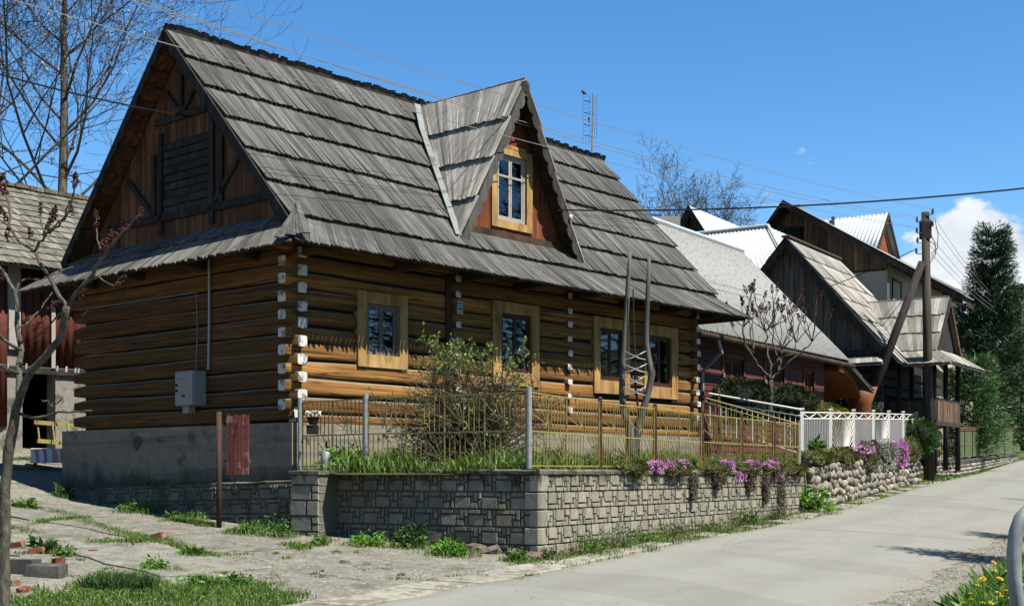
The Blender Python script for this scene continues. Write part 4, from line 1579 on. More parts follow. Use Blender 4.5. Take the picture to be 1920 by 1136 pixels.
# fittings on the house
mb = MB()
a = HM @ Vector((2.0, 0, 0))
cabinet = tag(empty('meter_cabinet', HM @ Vector((-0.20, 2.60, 1.14)), TH), 'pale grey electricity cabinet mounted on the shaded log gable', 'cabinet')
mb = MB(); mb.box(-0.22, 0.04, -0.27, 0.27, 0.0, 0.60); mb.build('cabinet_body', M_BOX, cabinet)
mb = MB(); mb.box(-0.235, -0.221, -0.255, 0.255, 0.015, 0.585); mb.build('cabinet_door', M_BOX, cabinet)
mb = MB()
for i in range(5):
    mb.box(-0.20 + i * 0.045, -0.19 + i * 0.045, -0.278, -0.271, 0.02, 0.58)
mb.build('cabinet_rib', M_BOX, cabinet)
M_WARN = simple('warning_sticker', (0.75, 0.55, 0.05), 0.6, var=0.05)
mb = MB(); mb.prism([(-0.2365, -0.04, 0.20), (-0.2365, 0.06, 0.20), (-0.2365, 0.01, 0.30)], (-0.002, 0, 0)); mb.build('warning_sign', M_WARN, cabinet)
mb = MB(); mb.prism([(-0.2388, 0.002, 0.215), (-0.2388, 0.018, 0.215), (-0.2388, 0.006, 0.25), (-0.2388, 0.016, 0.25), (-0.2388, 0.008, 0.275)], (-0.001, 0, 0)); mb.build('lightning_mark', M_BLACK, cabinet)
mb = MB(); mb.box(-0.2385, -0.2358, -0.045, 0.065, 0.15, 0.185); mb.build('warning_text', M_BLACK, cabinet)
for zc in (0.36, 0.26):
    mb = MB(); mb.tube([(-0.236, 0.20, zc), (-0.265, 0.20, zc)], 0.022, 8); mb.build('lock', M_BLACK, cabinet)
mb = MB(); mb.box(-0.237, -0.2352, -0.15, 0.2, 0.46, 0.465); mb.build('label_strip', M_BLACK, cabinet)
mb = MB(); mb.box(-0.12, 0.02, 0.02, 0.2, -0.13, -0.001); mb.build('cable_entry', M_BOX, cabinet)
cond = MB(); cond.tube([(-0.20, 2.18, 4.0), (-0.20, 2.18, 2.6), (-0.21, 2.19, 1.76)], 0.022, 8)
o = cond.build('conduit_pipe', M_GALV); o.matrix_world = HM; tag(o, 'thin grey conduit pipe running up the gable from the cabinet', 'pipe')
cond = MB(); cond.tube([(-0.175, 6.35, 3.02), (-0.175, 6.15, 3.15), (-0.175, 4.4, 3.14), (-0.175, 2.64, 3.14), (-0.175, 2.59, 3.10), (-0.175, 2.56, 2.4), (-0.19, 2.59, 1.75)], 0.009, 5)
o = cond.build('wall_cable', M_CABLE); o.matrix_world = HM; tag(o, 'thin pale cable stapled across the shaded gable logs', 'cable')
# ------------------------------------------------------------------ retaining wall of cast relief blocks
WA, WB = Vector((0.385, 18.5, 0)), Vector((6.63, 29.2, 0))       # corner and far end of the road face
WD = Vector((-2.80, 20.18, 0))                                   # where the left face meets the pillar
rwall = thing('retaining_wall', 'low garden wall of grey concrete blocks cast like small ashlar, mossy on top', 'wall', (0.385, 18.5, -1.25))
RW_OFF = Vector((-0.385, -18.5, 1.25))
MODULE = [(0.0, 0.46, 0.0, 0.30), (0.46, 0.70, 0.0, 0.30), (0.70, 0.86, 0.0, 0.60), (0.86, 1.0, 0.0, 0.45), (0.0, 0.58, 0.30, 1.0), (0.58, 0.70, 0.30, 0.60), (0.58, 0.86, 0.60, 1.0), (0.86, 1.0, 0.45, 1.0)]
wall_pieces = []


def relief_face(a, b, ztop0, ztop1, zbot, nrm, start=0.0, mw=0.47, ch=0.256, flip=False, upside=False, mat=0):
    a, b = Vector(a), Vector(b)
    L_ = (b - a).length
    d = (b - a).normalized()
    nrm = Vector(nrm).normalized()
    ncol = int(L_ / mw) + 2
    for r in range(8):
        off = (0.5 if r % 2 else 0.0) + start
        for c in range(-1, ncol):
            for (x0, x1, y0, y1) in MODULE:
                if flip:
                    x0, x1 = 1 - x1, 1 - x0
                if upside:
                    y0, y1 = 1 - y1, 1 - y0
                s0, s1 = (c + off + x0) * mw, (c + off + x1) * mw
                s0, s1 = max(s0, 0.0), min(s1, L_)
                if s1 - s0 < 0.03:
                    continue
                sm = (s0 + s1) / 2
                zt = ztop0 + (ztop1 - ztop0) * sm / L_
                z1, z0 = zt - (r + y0) * ch, zt - (r + y1) * ch
                gz = zbot(a + d * sm)
                if z1 < gz or (z0 + z1) / 2 < gz - 0.03:
                    continue
                j = 0.008
                z0, z1, s0, s1 = z0 + j, z1 - j, s0 + j * 0.7, s1 - j * 0.7
                pr = 0.030 + random.uniform(-0.010, 0.016)
                i = 0.008
                base = [a + d * s0, a + d * s1]
                q = [base[0] + Vector((0, 0, z0)), base[1] + Vector((0, 0, z0)), base[1] + Vector((0, 0, z1)), base[0] + Vector((0, 0, z1))]
                e = [random.uniform(-0.004, 0.004) for _ in range(4)]
                f = [base[0] + d * i + Vector((0, 0, z0 + i)), base[1] - d * i + Vector((0, 0, z0 + i)), base[1] - d * i + Vector((0, 0, z1 - i)), base[0] + d * i + Vector((0, 0, z1 - i))]
                f = [p + nrm * (pr + k) for p, k in zip(f, e)]
                q = [p - nrm * 0.02 for p in q]
                cen = sum(f, Vector()) / 4
                size = (s1 - s0) * (z1 - z0) / max(1.0, cen.length ** 2) * (0.55 if abs(nrm.x) > 0.6 else 1.0)
                wall_pieces.append((q + f, size, mat))


gb = lambda p: hgt(p.x, p.y)
dirR = (WB - WA).normalized()
nR = Vector((dirR.y, -dirR.x, 0))
dirL = (WD - WA).normalized()
nL = Vector((-dirL.y, dirL.x, 0)) * -1
if nL.y > 0:
    nL = -nL
TOPZ = -0.055
relief_face(WA + nR * 0, WB, TOPZ, TOPZ - 0.03, gb, nR, upside=True)
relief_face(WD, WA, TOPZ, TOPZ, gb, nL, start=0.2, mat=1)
# low facing wall along the foot of the gable
PV = Vector((-0.7526, 0.6585, 0))
LW0, LW1 = Vector((-3.25, 20.05, 0)), Vector((-7.85, 23.75, 0))
nV = Vector((-0.6585, -0.7526, 0))
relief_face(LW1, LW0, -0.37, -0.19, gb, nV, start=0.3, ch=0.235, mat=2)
wall_pieces.sort(key=lambda t: -t[1])
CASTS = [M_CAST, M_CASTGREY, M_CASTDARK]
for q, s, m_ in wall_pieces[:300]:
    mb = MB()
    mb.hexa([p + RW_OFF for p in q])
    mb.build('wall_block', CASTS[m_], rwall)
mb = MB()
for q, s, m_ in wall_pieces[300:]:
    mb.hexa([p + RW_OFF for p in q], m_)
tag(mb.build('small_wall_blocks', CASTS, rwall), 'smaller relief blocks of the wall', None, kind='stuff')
mb = MB()


def core(a, b, z0a, z0b, nrm, thick, zb=-1.6):
    a, b, n = Vector(a), Vector(b), Vector(nrm) * -1
    q = [a + n * 0.004, b + n * 0.004, b + n * thick, a + n * thick]
    mb.hexa([p + Vector((0, 0, zb)) + RW_OFF for p in q] + [p + Vector((0, 0, z)) + RW_OFF for p, z in zip(q, (z0a, z0b, z0b, z0a))])


core(WA, WB, TOPZ, TOPZ - 0.03, nR, 0.3)
core(WD, WA, TOPZ, TOPZ, nL, 0.3)
core(LW1, LW0, -0.37, -0.19, nV, 0.22)
mb.build('wall_body', M_CASTJOINT, rwall)


def coping_mat():
    M = Mat('mossy_coping', 0.95, 0.15)
    v = M.coord((1, 1, 1))
    n1 = M.noise(v, 9, 6, 0.65)
    c = M.ramp(n1, [(0.3, (0.085, 0.08, 0.065)), (0.55, (0.23, 0.22, 0.185)), (0.75, (0.36, 0.345, 0.30))])
    n2 = M.noise(v, 2.6, 5, 0.65)
    c = M.mix(M.rng(n2, 0.50, 0.62, 0, 0.85), c, (0.065, 0.07, 0.025, 1))
    M.color(c).bump(n1, 0.9, 0.03)
    return M.m


M_COPING = coping_mat()


def coping(a, b, z0, z1, nrm, w=0.36, over=0.055, th=0.075, name='coping'):
    a, b, nrm = Vector(a), Vector(b), Vector(nrm)
    n = max(3, int((b - a).length / 0.16))
    mbc = MB()
    V = []
    for i in range(n + 1):
        t = i / n
        p = a.lerp(b, t) + RW_OFF
        z = z0 + (z1 - z0) * t
        o = over + random.uniform(-0.018, 0.014)
        hgh = th + random.uniform(-0.010, 0.010)
        ring = [p + nrm * o + Vector((0, 0, z + 0.004 + random.uniform(-.008, .004))), p + nrm * (o + 0.006) + Vector((0, 0, z + hgh * 0.7)), p + nrm * (o - 0.03) + Vector((0, 0, z + hgh)), p - nrm * (w - over) + Vector((0, 0, z + hgh)), p - nrm * (w - over) + Vector((0, 0, z))]
        V += ring
    fs = []
    for i in range(n):
        for k in range(5):
            fs.append((i * 5 + k, (i + 1) * 5 + k, (i + 1) * 5 + (k + 1) % 5, i * 5 + (k + 1) % 5))
    fs += [tuple(range(5)), tuple(n * 5 + k for k in reversed(range(5)))]
    mbc.add(V, fs)
    return mbc.build(name, M_COPING, rwall)


coping(WA - dirR * 0.05, WB, TOPZ, TOPZ - 0.03, nR)
coping(WD, WA + dirL * 0.02, TOPZ + 0.002, TOPZ + 0.002, nL)
coping(LW1, LW0, -0.37, -0.19, nV, w=0.26, over=0.02, th=0.05)
# pillar between the two faces
pil = empty('pillar', parent=rwall)
c0 = Vector((-3.07, 20.0, 0))
ax, ay = Vector((0.90, -0.43, 0)).normalized(), Vector((0.43, 0.90, 0)).normalized()
gz = hgt(-3.07, 20.0)
zt = -0.05
k = 0
ztop = zt
while ztop > gz:
    hb = 0.24 if k else 0.17
    z1, z0 = ztop - 0.008, max(ztop - hb + 0.008, gz - 0.1)
    # each course is one or two blocks with chamfered edges
    cuts = [(-0.25, 0.25)] if k == 0 else ([(-0.25, 0.11), (0.125, 0.25)] if k % 2 else [(-0.25, 0.02), (0.035, 0.25)])
    for (s0, s1) in cuts:
        hh = [(z0, z1)] if (s1 - s0) > 0.3 or k % 2 == 0 else [(z0, (z0 + z1) / 2 - 0.006), ((z0 + z1) / 2 + 0.006, z1)]
        for (za, zb) in hh:
            e = 0.012
            o_ = random.uniform(0, 0.015)
            q = [c0 + ax * s0 - ay * (0.25), c0 + ax * s1 - ay * (0.25), c0 + ax * s1 + ay * 0.25, c0 + ax * s0 + ay * 0.25]
            g = [c0 + ax * (s0 - (o_ if s0 < -0.2 else -e)) - ay * (0.28 + o_), c0 + ax * (s1 - e) - ay * (0.28 + o_), c0 + ax * (s1 - e) + ay * 0.25, c0 + ax * (s0 - (o_ if s0 < -0.2 else -e)) + ay * 0.25]
            mb = MB()
            V = [p + Vector((0, 0, za)) + RW_OFF for p in q] + [p + Vector((0, 0, za + e)) + RW_OFF for p in g] + [p + Vector((0, 0, zb - e)) + RW_OFF for p in g] + [p + Vector((0, 0, zb)) + RW_OFF for p in q]
            fs = [(3, 2, 1, 0), (12, 13, 14, 15)]
            for l in range(3):
                for m in range(4):
                    m2 = (m + 1) % 4
                    fs.append((l * 4 + m, l * 4 + m2, (l + 1) * 4 + m2, (l + 1) * 4 + m))
            mb.add(V, fs)
            mb.build('pillar_block', M_CAST, pil)
    ztop -= hb
    k += 1
mb = MB()
q = [c0 + ax * -0.245 - ay * 0.245, c0 + ax * 0.245 - ay * 0.245, c0 + ax * 0.245 + ay * 0.245, c0 + ax * -0.245 + ay * 0.245]
mb.hexa([p + Vector((0, 0, gz - 0.15)) + RW_OFF for p in q] + [p + Vector((0, 0, zt - 0.01)) + RW_OFF for p in q])
mb.build('pillar_core', M_CASTJOINT, pil)
mb = MB()
q = [c0 + ax * -0.30 - ay * 0.31, c0 + ax * 0.27 - ay * 0.32, c0 + ax * 0.28 + ay * 0.3, c0 + ax * -0.3 + ay * 0.3]
mb.hexa([p + Vector((0, 0, zt - 0.008 + random.uniform(-.01, .0))) + RW_OFF for p in q] + [p + Vector((0, 0, zt + 0.055 + random.uniform(-.012, .012))) + RW_OFF for p in q])
mb.build('pillar_cap', M_COPING, pil)

# stacked quoins at the corner
z1 = TOPZ
k = 0
while z1 > hgt(WA.x, WA.y) - 0.05:
    hb = 0.256
    la, lb = (0.20, 0.13) if k % 2 else (0.12, 0.19)
    poly = [WA + dirL * la + nL * 0.045, WA + nL * 0.05 + nR * 0.012, WA + nL * 0.015 + nR * 0.05, WA + dirR * lb + nR * 0.045, WA + dirR * lb - nR * 0.03, WA + dirL * la - nL * 0.03]
    cen = sum(poly, Vector()) / 6
    mb = MB()
    e = 0.012
    lev = [(z1 - hb + 0.009, 0.93), (z1 - hb + 0.009 + e, 1.0), (z1 - 0.009 - e, 1.0), (z1 - 0.009, 0.93)]
    V = [cen + (p - cen) * s_ + Vector((0, 0, z_)) + RW_OFF for z_, s_ in lev for p in poly]
    fs = [tuple(reversed(range(6))), tuple(range(18, 24))]
    for l in range(3):
        for m in range(6):
            fs.append((l * 6 + m, l * 6 + (m + 1) % 6, (l + 1) * 6 + (m + 1) % 6, (l + 1) * 6 + m))
    mb.add(V, fs)
    mb.build('quoin', M_CAST, rwall)
    z1 -= hb
    k += 1
# boulders under the corner of the wall
for i in range(16):
    t = random.uniform(0, 1)
    p = (WA.lerp(WA + dirR * 2.4, t) + nR * random.uniform(0.02, 0.16)) if i < 10 else (WA.lerp(WA + dirL * 1.2, t) + nL * random.uniform(0.02, 0.12))
    s = random.uniform(0.07, 0.15)
    mb = MB()
    mb.blob((0, 0, 0), (s * random.uniform(0.9, 1.5), s, s * random.uniform(0.45, 0.8)), 7, 5, 0.28)
    o = mb.build('boulder', M_ROCK, rwall, False)
    o.location = p + RW_OFF + Vector((0, 0, hgt(p.x, p.y) + s * 0.08))
    o.rotation_euler = (random.uniform(-.3, .3), random.uniform(-.3, .3), random.uniform(0, 6))

# ------------------------------------------------------------------ fence on the wall
fence = thing('yellow_fence', 'rusty yellow metal garden fence with sunray panels along the block wall top', 'fence', (0.3, 18.7, 0.02))
FO = Vector((-0.3, -18.7, -0.02))


def on_line(px, a, b):
    """point of the line a-b (plan) that lies at photograph column px"""
    k = (px - CX) / F_PX
    a, b = Vector(a), Vector(b)
    d = b - a
    t = (k * a.y - a.x) / (d.x - k * d.y)
    return a + d * t


FA, FB = WA - nR * 0.10 + Vector((-.05, 0.08, 0)), WB - nR * 0.10
FD = on_line(563, Vector((-3.3, 20.75, 0)), Vector((-3.6, 20.75, 0)))
posts = [FD, on_line(686, FA, Vector((-2.82, 20.3, 0))), FA] + [on_line(x, FA, FB) for x in (1125, 1228, 1316, 1390, 1451, 1498)]
tops = [1.10, 1.12, 1.14, 1.09, 1.08, 1.07, 1.06, 1.06, 1.06]
kinds = ['galv', 'galv', 'galv', 'rust', 'rust', 'rust', 'rust', 'rust', 'galv']
ZB = 0.02
for p, h, kd in zip(posts, tops, kinds):
    mb = MB()
    r = 0.042 if kd == 'galv' else 0.035
    hh = h + (0.06 if kd == 'galv' else 0.03)
    if kd == 'galv':
        mb.tube([p + FO + Vector((0, 0, -0.12)), p + FO + Vector((0, 0, ZB + hh))], r, 10)
    else:
        mb.box(p.x + FO.x - r, p.x + FO.x + r, p.y + FO.y - r, p.y + FO.y + r, FO.z - 0.12, FO.z + ZB + hh)
        mb.blob((p.x + FO.x, p.y + FO.y, FO.z + ZB + hh + 0.02), (0.04, 0.04, 0.03), 6, 4, 0.05)
    mb.build('post', M_GALV if kd == 'galv' else M_RUST, fence, False)


def fence_panel(a, b, ha, hb, nhalf, parent, mat, dirn=1):
    a, b = Vector(a), Vector(b)
    d = b - a
    Lp = d.length
    d.normalize()
    a, b = a + d * 0.05, b - d * 0.05
    Lp -= 0.10
    mb = MB()

    def pt(s, z):
        return a + d * s + FO + Vector((0, 0, ZB + z))
    H = lambda s: ha + (hb - ha) * s / Lp
    MID = lambda s: 0.50 * H(s)
    up = d.cross(Vector((0, 0, 1)))
    R1, R2 = 0.020, 0.0105
    for s0, s1, f in ((0, Lp, lambda s: H(s)), (0, Lp, lambda s: 0.05), (0, Lp, MID)):
        mb.bar(pt(s0, f(s0)), pt(s1, f(s1)), R1, R1, up=up)
    w = Lp / nhalf
    for k in range(nhalf + 1):
        mb.bar(pt(min(k * w, Lp), 0.05), pt(min(k * w, Lp), H(k * w)), R1, R1, up=up)
    for k in range(nhalf):
        s0 = k * w
        nb = max(5, int(round(w / 0.105)))
        # upper half: rays on the one side of the half bay, upright bars on the other
        c = s0 + w * 0.48
        zc = MID(c) + 0.10
        for ang in (18, 45, 62, 78):
            t = R(ang)
            dx, dz = -math.cos(t), math.sin(t)
            ln = min((c - s0) / max(1e-3, -dx), (H(c) - zc) / max(1e-3, dz))
            mb.bar(pt(c + dx * 0.07, zc + dz * 0.07), pt(c + dx * ln, zc + dz * ln), R2, R2, up=up)
        arc = [pt(c + 0.075 * math.cos(R(x)), zc - 0.02 + 0.075 * math.sin(R(x))) for x in (0, 45, 90, 135, 180)]
        mb.tube(arc, 0.008, 4)
        for i in range(nb // 2 + 1):
            s = c + (s0 + w - c) * i / (nb // 2 + 1)
            mb.bar(pt(s, MID(s)), pt(s, H(s)), R2, R2, up=up)
        # lower half mirrored
        c2 = s0 + w * 0.52
        for i in range(nb // 2 + 1):
            s = s0 + (c2 - s0) * (i + 1) / (nb // 2 + 1)
            mb.bar(pt(s, 0.05), pt(s, MID(s)), R2, R2, up=up)
        zc2 = 0.12
        e = s0 + w * 0.97
        for ang in (25, 48, 66, 80):
            t = R(ang)
            dx, dz = -math.cos(t), math.sin(t)
            ln = min((e - c2) / max(1e-3, -dx), (MID(e) - zc2) / max(1e-3, dz))
            mb.bar(pt(e + dx * 0.05, zc2 + dz * 0.05), pt(e + dx * ln, zc2 + dz * ln), R2, R2, up=up)
    return mb.build('panel', mat, parent)


halves = [2, 4, 2, 2, 2, 2, 2, 2]
for i in range(len(posts) - 1):
    fence_panel(posts[i], posts[i + 1], tops[i] - 0.02, tops[i + 1] - 0.02, halves[i], fence, M_YELLOW)
mb = MB()
pp = posts[0] + FO
mb.tube([pp + Vector((0.05, -0.05, 0.52)), pp + Vector((0.14, -0.05, 0.52)), pp + Vector((0.15, -0.05, 0.42)), pp + Vector((0.11, -0.05, 0.42)), pp + Vector((0.12, -0.05, 0.5))], 0.010, 5)
mb.build('latch', M_RUST, fence)

# stepped iron railing and white handrail climbing from the end of the fence to the red house
rail = thing('stair_railing', 'sloping metal stair railing between the log house and the hedge', 'railing', P(1316, 768, 29.6))
RO = -P(1316, 768, 29.6)
mb = MB()
for (a, b, r) in (((1318, 745, 30.5), (1500, 796, 29.8), 0.022), ((1318, 752, 30.5), (1498, 806, 29.8), 0.014)):
    mb.tube([P(*a) + RO, P(*b) + RO], r, 6)
for i in range(16):
    t = i / 15
    a = P(1318, 752, 30.5).lerp(P(1498, 806, 29.8), t)
    mb.bar(a + RO, a + RO - Vector((0, 0, 0.75)), 0.014, 0.014)
mb.build('yellow_rail', M_YELLOW, rail)
mb = MB()
for (a, b, r) in (((1330, 738, 31.3), (1502, 768, 30.4), 0.028), ((1332, 752, 31.3), (1502, 780, 30.4), 0.016), ((1340, 800, 31.3), (1500, 850, 30.4), 0.016)):
    mb.tube([P(*a) + RO, P(*b) + RO], r, 6)
for i in range(18):
    t = i / 17
    a = P(1332, 752, 31.3).lerp(P(1502, 780, 30.4), t)
    mb.bar(a + RO, a + RO - Vector((0, 0, 0.8)), 0.014, 0.014)
mb.build('white_handrail', M_WHITE, rail)
mb = MB()
for (x, y0, y1, Y) in ((1318, 735, 868, 30.6), (1348, 740, 868, 30.5)):
    a, b = P(x, y0, Y), P(x, y1, Y)
    mb.bar(a + RO, b + RO, 0.06, 0.06)
mb.build('post', M_RUST, rail)
mb = MB()
for i in range(7):
    a = P(1322 + i * 4.2, 752 + i * 1.0, 31.0)
    mb.bar(a + RO, a + RO - Vector((0, 0, 0.9)), 0.045, 0.015, up=(1, 0, 0))
mb.build('red_picket', M_REDSHEET, rail)
# ------------------------------------------------------------------ cobble wall with the white fence
CB0, CB1 = Vector((6.75, 29.45, 0)), Vector((14.35, 45.3, 0))
dirC = (CB1 - CB0).normalized()
nC = Vector((dirC.y, -dirC.x, 0))
LC = (CB1 - CB0).length
ztopC = lambda s: 0.17 + 0.45 * (s / LC)
cwall = thing('cobble_wall', 'sunlit wall of rounded river cobbles below the white fence', 'wall', CB0 + Vector((0, 0, -0.95)))
CO = -(CB0 + Vector((0, 0, -0.95)))
mb = MB()
n = 24
V = []
for i in range(n + 1):
    s = LC * i / n
    p = CB0 + dirC * s + CO
    zb = hgt((CB0 + dirC * s).x, (CB0 + dirC * s).y) - 0.25
    for q, z in ((nC * 0.06, zb), (nC * -0.02, ztopC(s)), (nC * -0.4, ztopC(s)), (nC * -0.4, zb)):
        V.append(p + q + Vector((0, 0, z)))
fs = []
for i in range(n):
    for k in range(4):
        fs.append((i * 4 + k, (i + 1) * 4 + k, (i + 1) * 4 + (k + 1) % 4, i * 4 + (k + 1) % 4))
fs += [(0, 1, 2, 3), (n * 4 + 3, n * 4 + 2, n * 4 + 1, n * 4)]
mb.add(V, fs)
mb.build('mortar_body', M_MORTAR, cwall)
stone_meshes = []
for k in range(10):
    mb = MB()
    mb.blob((0, 0, 0), (1, 1, 1), 8, 6, 0.10, 0, random.random())
    stone_meshes.append(mb.mesh('cobble', M_STONE, True))
stones = []
row = 0
for row in range(7):
    s = 0.05 + 0.1 * (row % 2)
    while s < LC:
        w = random.choice((0.13, 0.17, 0.2, 0.26, 0.3)) * random.uniform(0.85, 1.2) * (1 + 0.2 * s / LC)
        p = CB0 + dirC * (s + w / 2)
        zt, zb = ztopC(s), hgt(p.x, p.y)
        hrow = (zt - zb) / 5.2
        z = zb + hrow * (row + 0.45) + random.uniform(-0.065, 0.065)
        if z < zt - 0.02 and z > zb - 0.02:
            stones.append((p, z, w, hrow))
        s += w * random.uniform(0.92, 1.05)
stones.sort(key=lambda t: t[0].length)
far_st = MB()
for i, (p, z, w, hrow) in enumerate(stones):
    lo = p + nC * (0.05 + 0.02 * random.random()) + CO + Vector((0, 0, z))
    sc_ = (w * random.uniform(0.42, 0.52), 0.10, hrow * random.uniform(0.36, 0.62))
    if i < 300:
        o = link(bpy.data.objects.new('cobble', random.choice(stone_meshes)), cwall)
        o.location = lo
        o.scale = sc_
        o.rotation_euler = (random.uniform(-.2, .2), random.uniform(-.8, .8), math.atan2(dirC.y, dirC.x) + random.uniform(-.2, .2))
    else:
        far_st.blob(lo, (w * 0.36, w * 0.36, sc_[2]), 7, 5, 0.1)
if far_st.v:
    tag(far_st.build('far_cobbles', M_STONE, cwall, True), 'smaller cobbles at the far end of the wall', None, kind='stuff')
mb = MB()
for i in range(14):
    s0, s1 = LC * i / 14, LC * (i + 1) / 14 - 0.02
    a, b = CB0 + dirC * s0 + CO, CB0 + dirC * s1 + CO
    q = [a + nC * 0.10, b + nC * 0.10, b - nC * 0.42, a - nC * 0.42]
    zz = [ztopC(s0), ztopC(s1), ztopC(s1), ztopC(s0)]
    mb.hexa([p + Vector((0, 0, z + 0.003)) for p, z in zip(q, zz)] + [p + Vector((0, 0, z + 0.07)) for p, z in zip(q, zz)])
mb.build('coping', M_DARKSLAB, cwall)

wf = thing('white_fence', 'white metal fence with fan panels above the cobble wall', 'fence', CB0 + Vector((0, 0, 0.25)))
WO_ = -(CB0 + Vector((0, 0, 0.25)))
wpx = [1503, 1557, 1600, 1637, 1666, 1693, 1718]
WF0, WF1 = CB0 - nC * 0.25 + Vector((-.1, .2, 0)), CB1 - nC * 0.25
wpts = [on_line(x, WF0, WF1) for x in wpx]
wtop = [(882 - y) / F_PX for y in (768, 769, 770, 771, 772, 773, 774)]
for p, t in zip(wpts, wtop):
    s = (p - CB0).dot(dirC)
    mb = MB()
    q = 0.04
    zt = t * p.y
    a = p + WO_
    mb.box(a.x - q, a.x + q, a.y - q, a.y + q, WO_.z + ztopC(s) - 0.05, WO_.z + zt)
    mb.box(a.x - 0.055, a.x + 0.055, a.y - 0.055, a.y + 0.055, WO_.z + zt + 0.001, WO_.z + zt + 0.045)
    mb.build('post', M_WHITE, wf)
for i in range(6):
    a, b = wpts[i], wpts[i + 1]
    d = (b - a)
    Lp = d.length - 0.1
    d.normalize()
    za, zb = wtop[i] * a.y - 0.06, wtop[i + 1] * b.y - 0.06
    s0 = (a - CB0).dot(dirC)
    mb = MB()
    up = d.cross(Vector((0, 0, 1)))

    def pt(s, f):
        p = a + d * (0.05 + s)
        zlo = ztopC(s0 + s) + 0.12
        zhi = za + (zb - za) * s / Lp
        return p + WO_ + Vector((0, 0, zlo + (zhi - zlo) * f))
    for f in (0.0, 0.86, 1.0):
        mb.bar(pt(0, f), pt(Lp, f), 0.03, 0.03, up=up)
    ns = 4
    for k in range(ns):      # zigzag and rings in the top band
        mb.bar(pt(Lp * k / ns, 0.865 if k % 2 else 0.995), pt(Lp * (k + 1) / ns, 0.995 if k % 2 else 0.865), 0.018, 0.018, up=up)
    if i % 2 == 0:
        for k in range(1, 17):
            mb.bar(pt(Lp * k / 17, 0), pt(Lp * k / 17, 0.86), 0.022, 0.022, up=up)
    else:
        for k in range(13):
            t = k / 12
            mb.bar(pt(Lp * (0.40 + 0.24 * t), 0.0), pt(Lp * (0.02 + 0.96 * t), 0.86), 0.018, 0.018, up=up)
        for k in range(4):
            t = (k + 1) / 4.6
            mb.bar(pt(Lp * 0.40, 0.0), pt(0.0, 0.86 * (1 - 0.85 * t)), 0.014, 0.014, up=up)
            mb.bar(pt(Lp * 0.64, 0.0), pt(Lp, 0.86 * (1 - 0.85 * t)), 0.014, 0.014, up=up)
    mb.build('panel', M_WHITE, wf)

# ------------------------------------------------------------------ green fence and low wall farther on
GWP = [P(1752, 892, 50.5), P(1788, 889, 51.5), P(1905, 858, 68.0)]
GWP = [Vector((p.x, p.y, 0)) for p in GWP]
gw = thing('low_stone_wall', 'low rubble stone wall with slab coping under the green fence', 'wall', GWP[1] + Vector((0, 0, -0.2)))
GO_ = -(GWP[1] + Vector((0, 0, -0.2)))
gtop = lambda p: 0.40 + 0.030 * (p.y - 51)
mb = MB()
mc = MB()
gw_norms = []
for a, b in zip(GWP, GWP[1:]):
    d = (b - a).normalized()
    nn = Vector((d.y, -d.x, 0))
    gw_norms.append(nn)
    n = 10
    for i in range(n):
        p0, p1 = a.lerp(b, i / n), a.lerp(b, (i + 1) / n)
        q = [p0 + nn * 0.03, p1 + nn * 0.03, p1 - nn * 0.35, p0 - nn * 0.35]
        mb.hexa([p + GO_ + Vector((0, 0, hgt(p.x, p.y) - 0.2)) for p in q] + [p + GO_ + Vector((0, 0, gtop(p) - 0.09)) for p in q])
        q = [p0 + nn * 0.16, p1 + nn * 0.16, p1 - nn * 0.40, p0 - nn * 0.40]
        mc.hexa([p + GO_ + Vector((0, 0, gtop(p) - 0.085)) for p in q] + [p + GO_ + Vector((0, 0, gtop(p))) for p in q])
mb.build('mortar_body', M_MORTAR, gw)
mc.build('coping', M_DARKSLAB, gw)
for (a, b), nn in zip(zip(GWP, GWP[1:]), gw_norms):
    Lw = (b - a).length
    for row in range(4):
        s = 0.0
        while s < Lw:
            w = random.uniform(0.2, 0.45)
            p = a.lerp(b, (s + w / 2) / Lw)
            zb, zt = hgt(p.x, p.y), gtop(p) - 0.1
            z = zb + (zt - zb) * (row + 0.5) / 3.6
            if z < zt:
                o = link(bpy.data.objects.new('stone', random.choice(stone_meshes)), gw)
                o.location = p + GO_ + nn * 0.05 + Vector((0, 0, z))
                o.scale = (w * 0.5, 0.1, (zt - zb) / 6.4)
                o.rotation_euler = (0, random.uniform(-.3, .3), math.atan2((b - a).y, (b - a).x))
            s += w
gf = thing('green_fence', 'rust-topped green mesh fence on the low stone wall', 'fence', GWP[1] + Vector((0, 0, 0.4)))
GF_ = -(GWP[1] + Vector((0, 0, 0.4)))
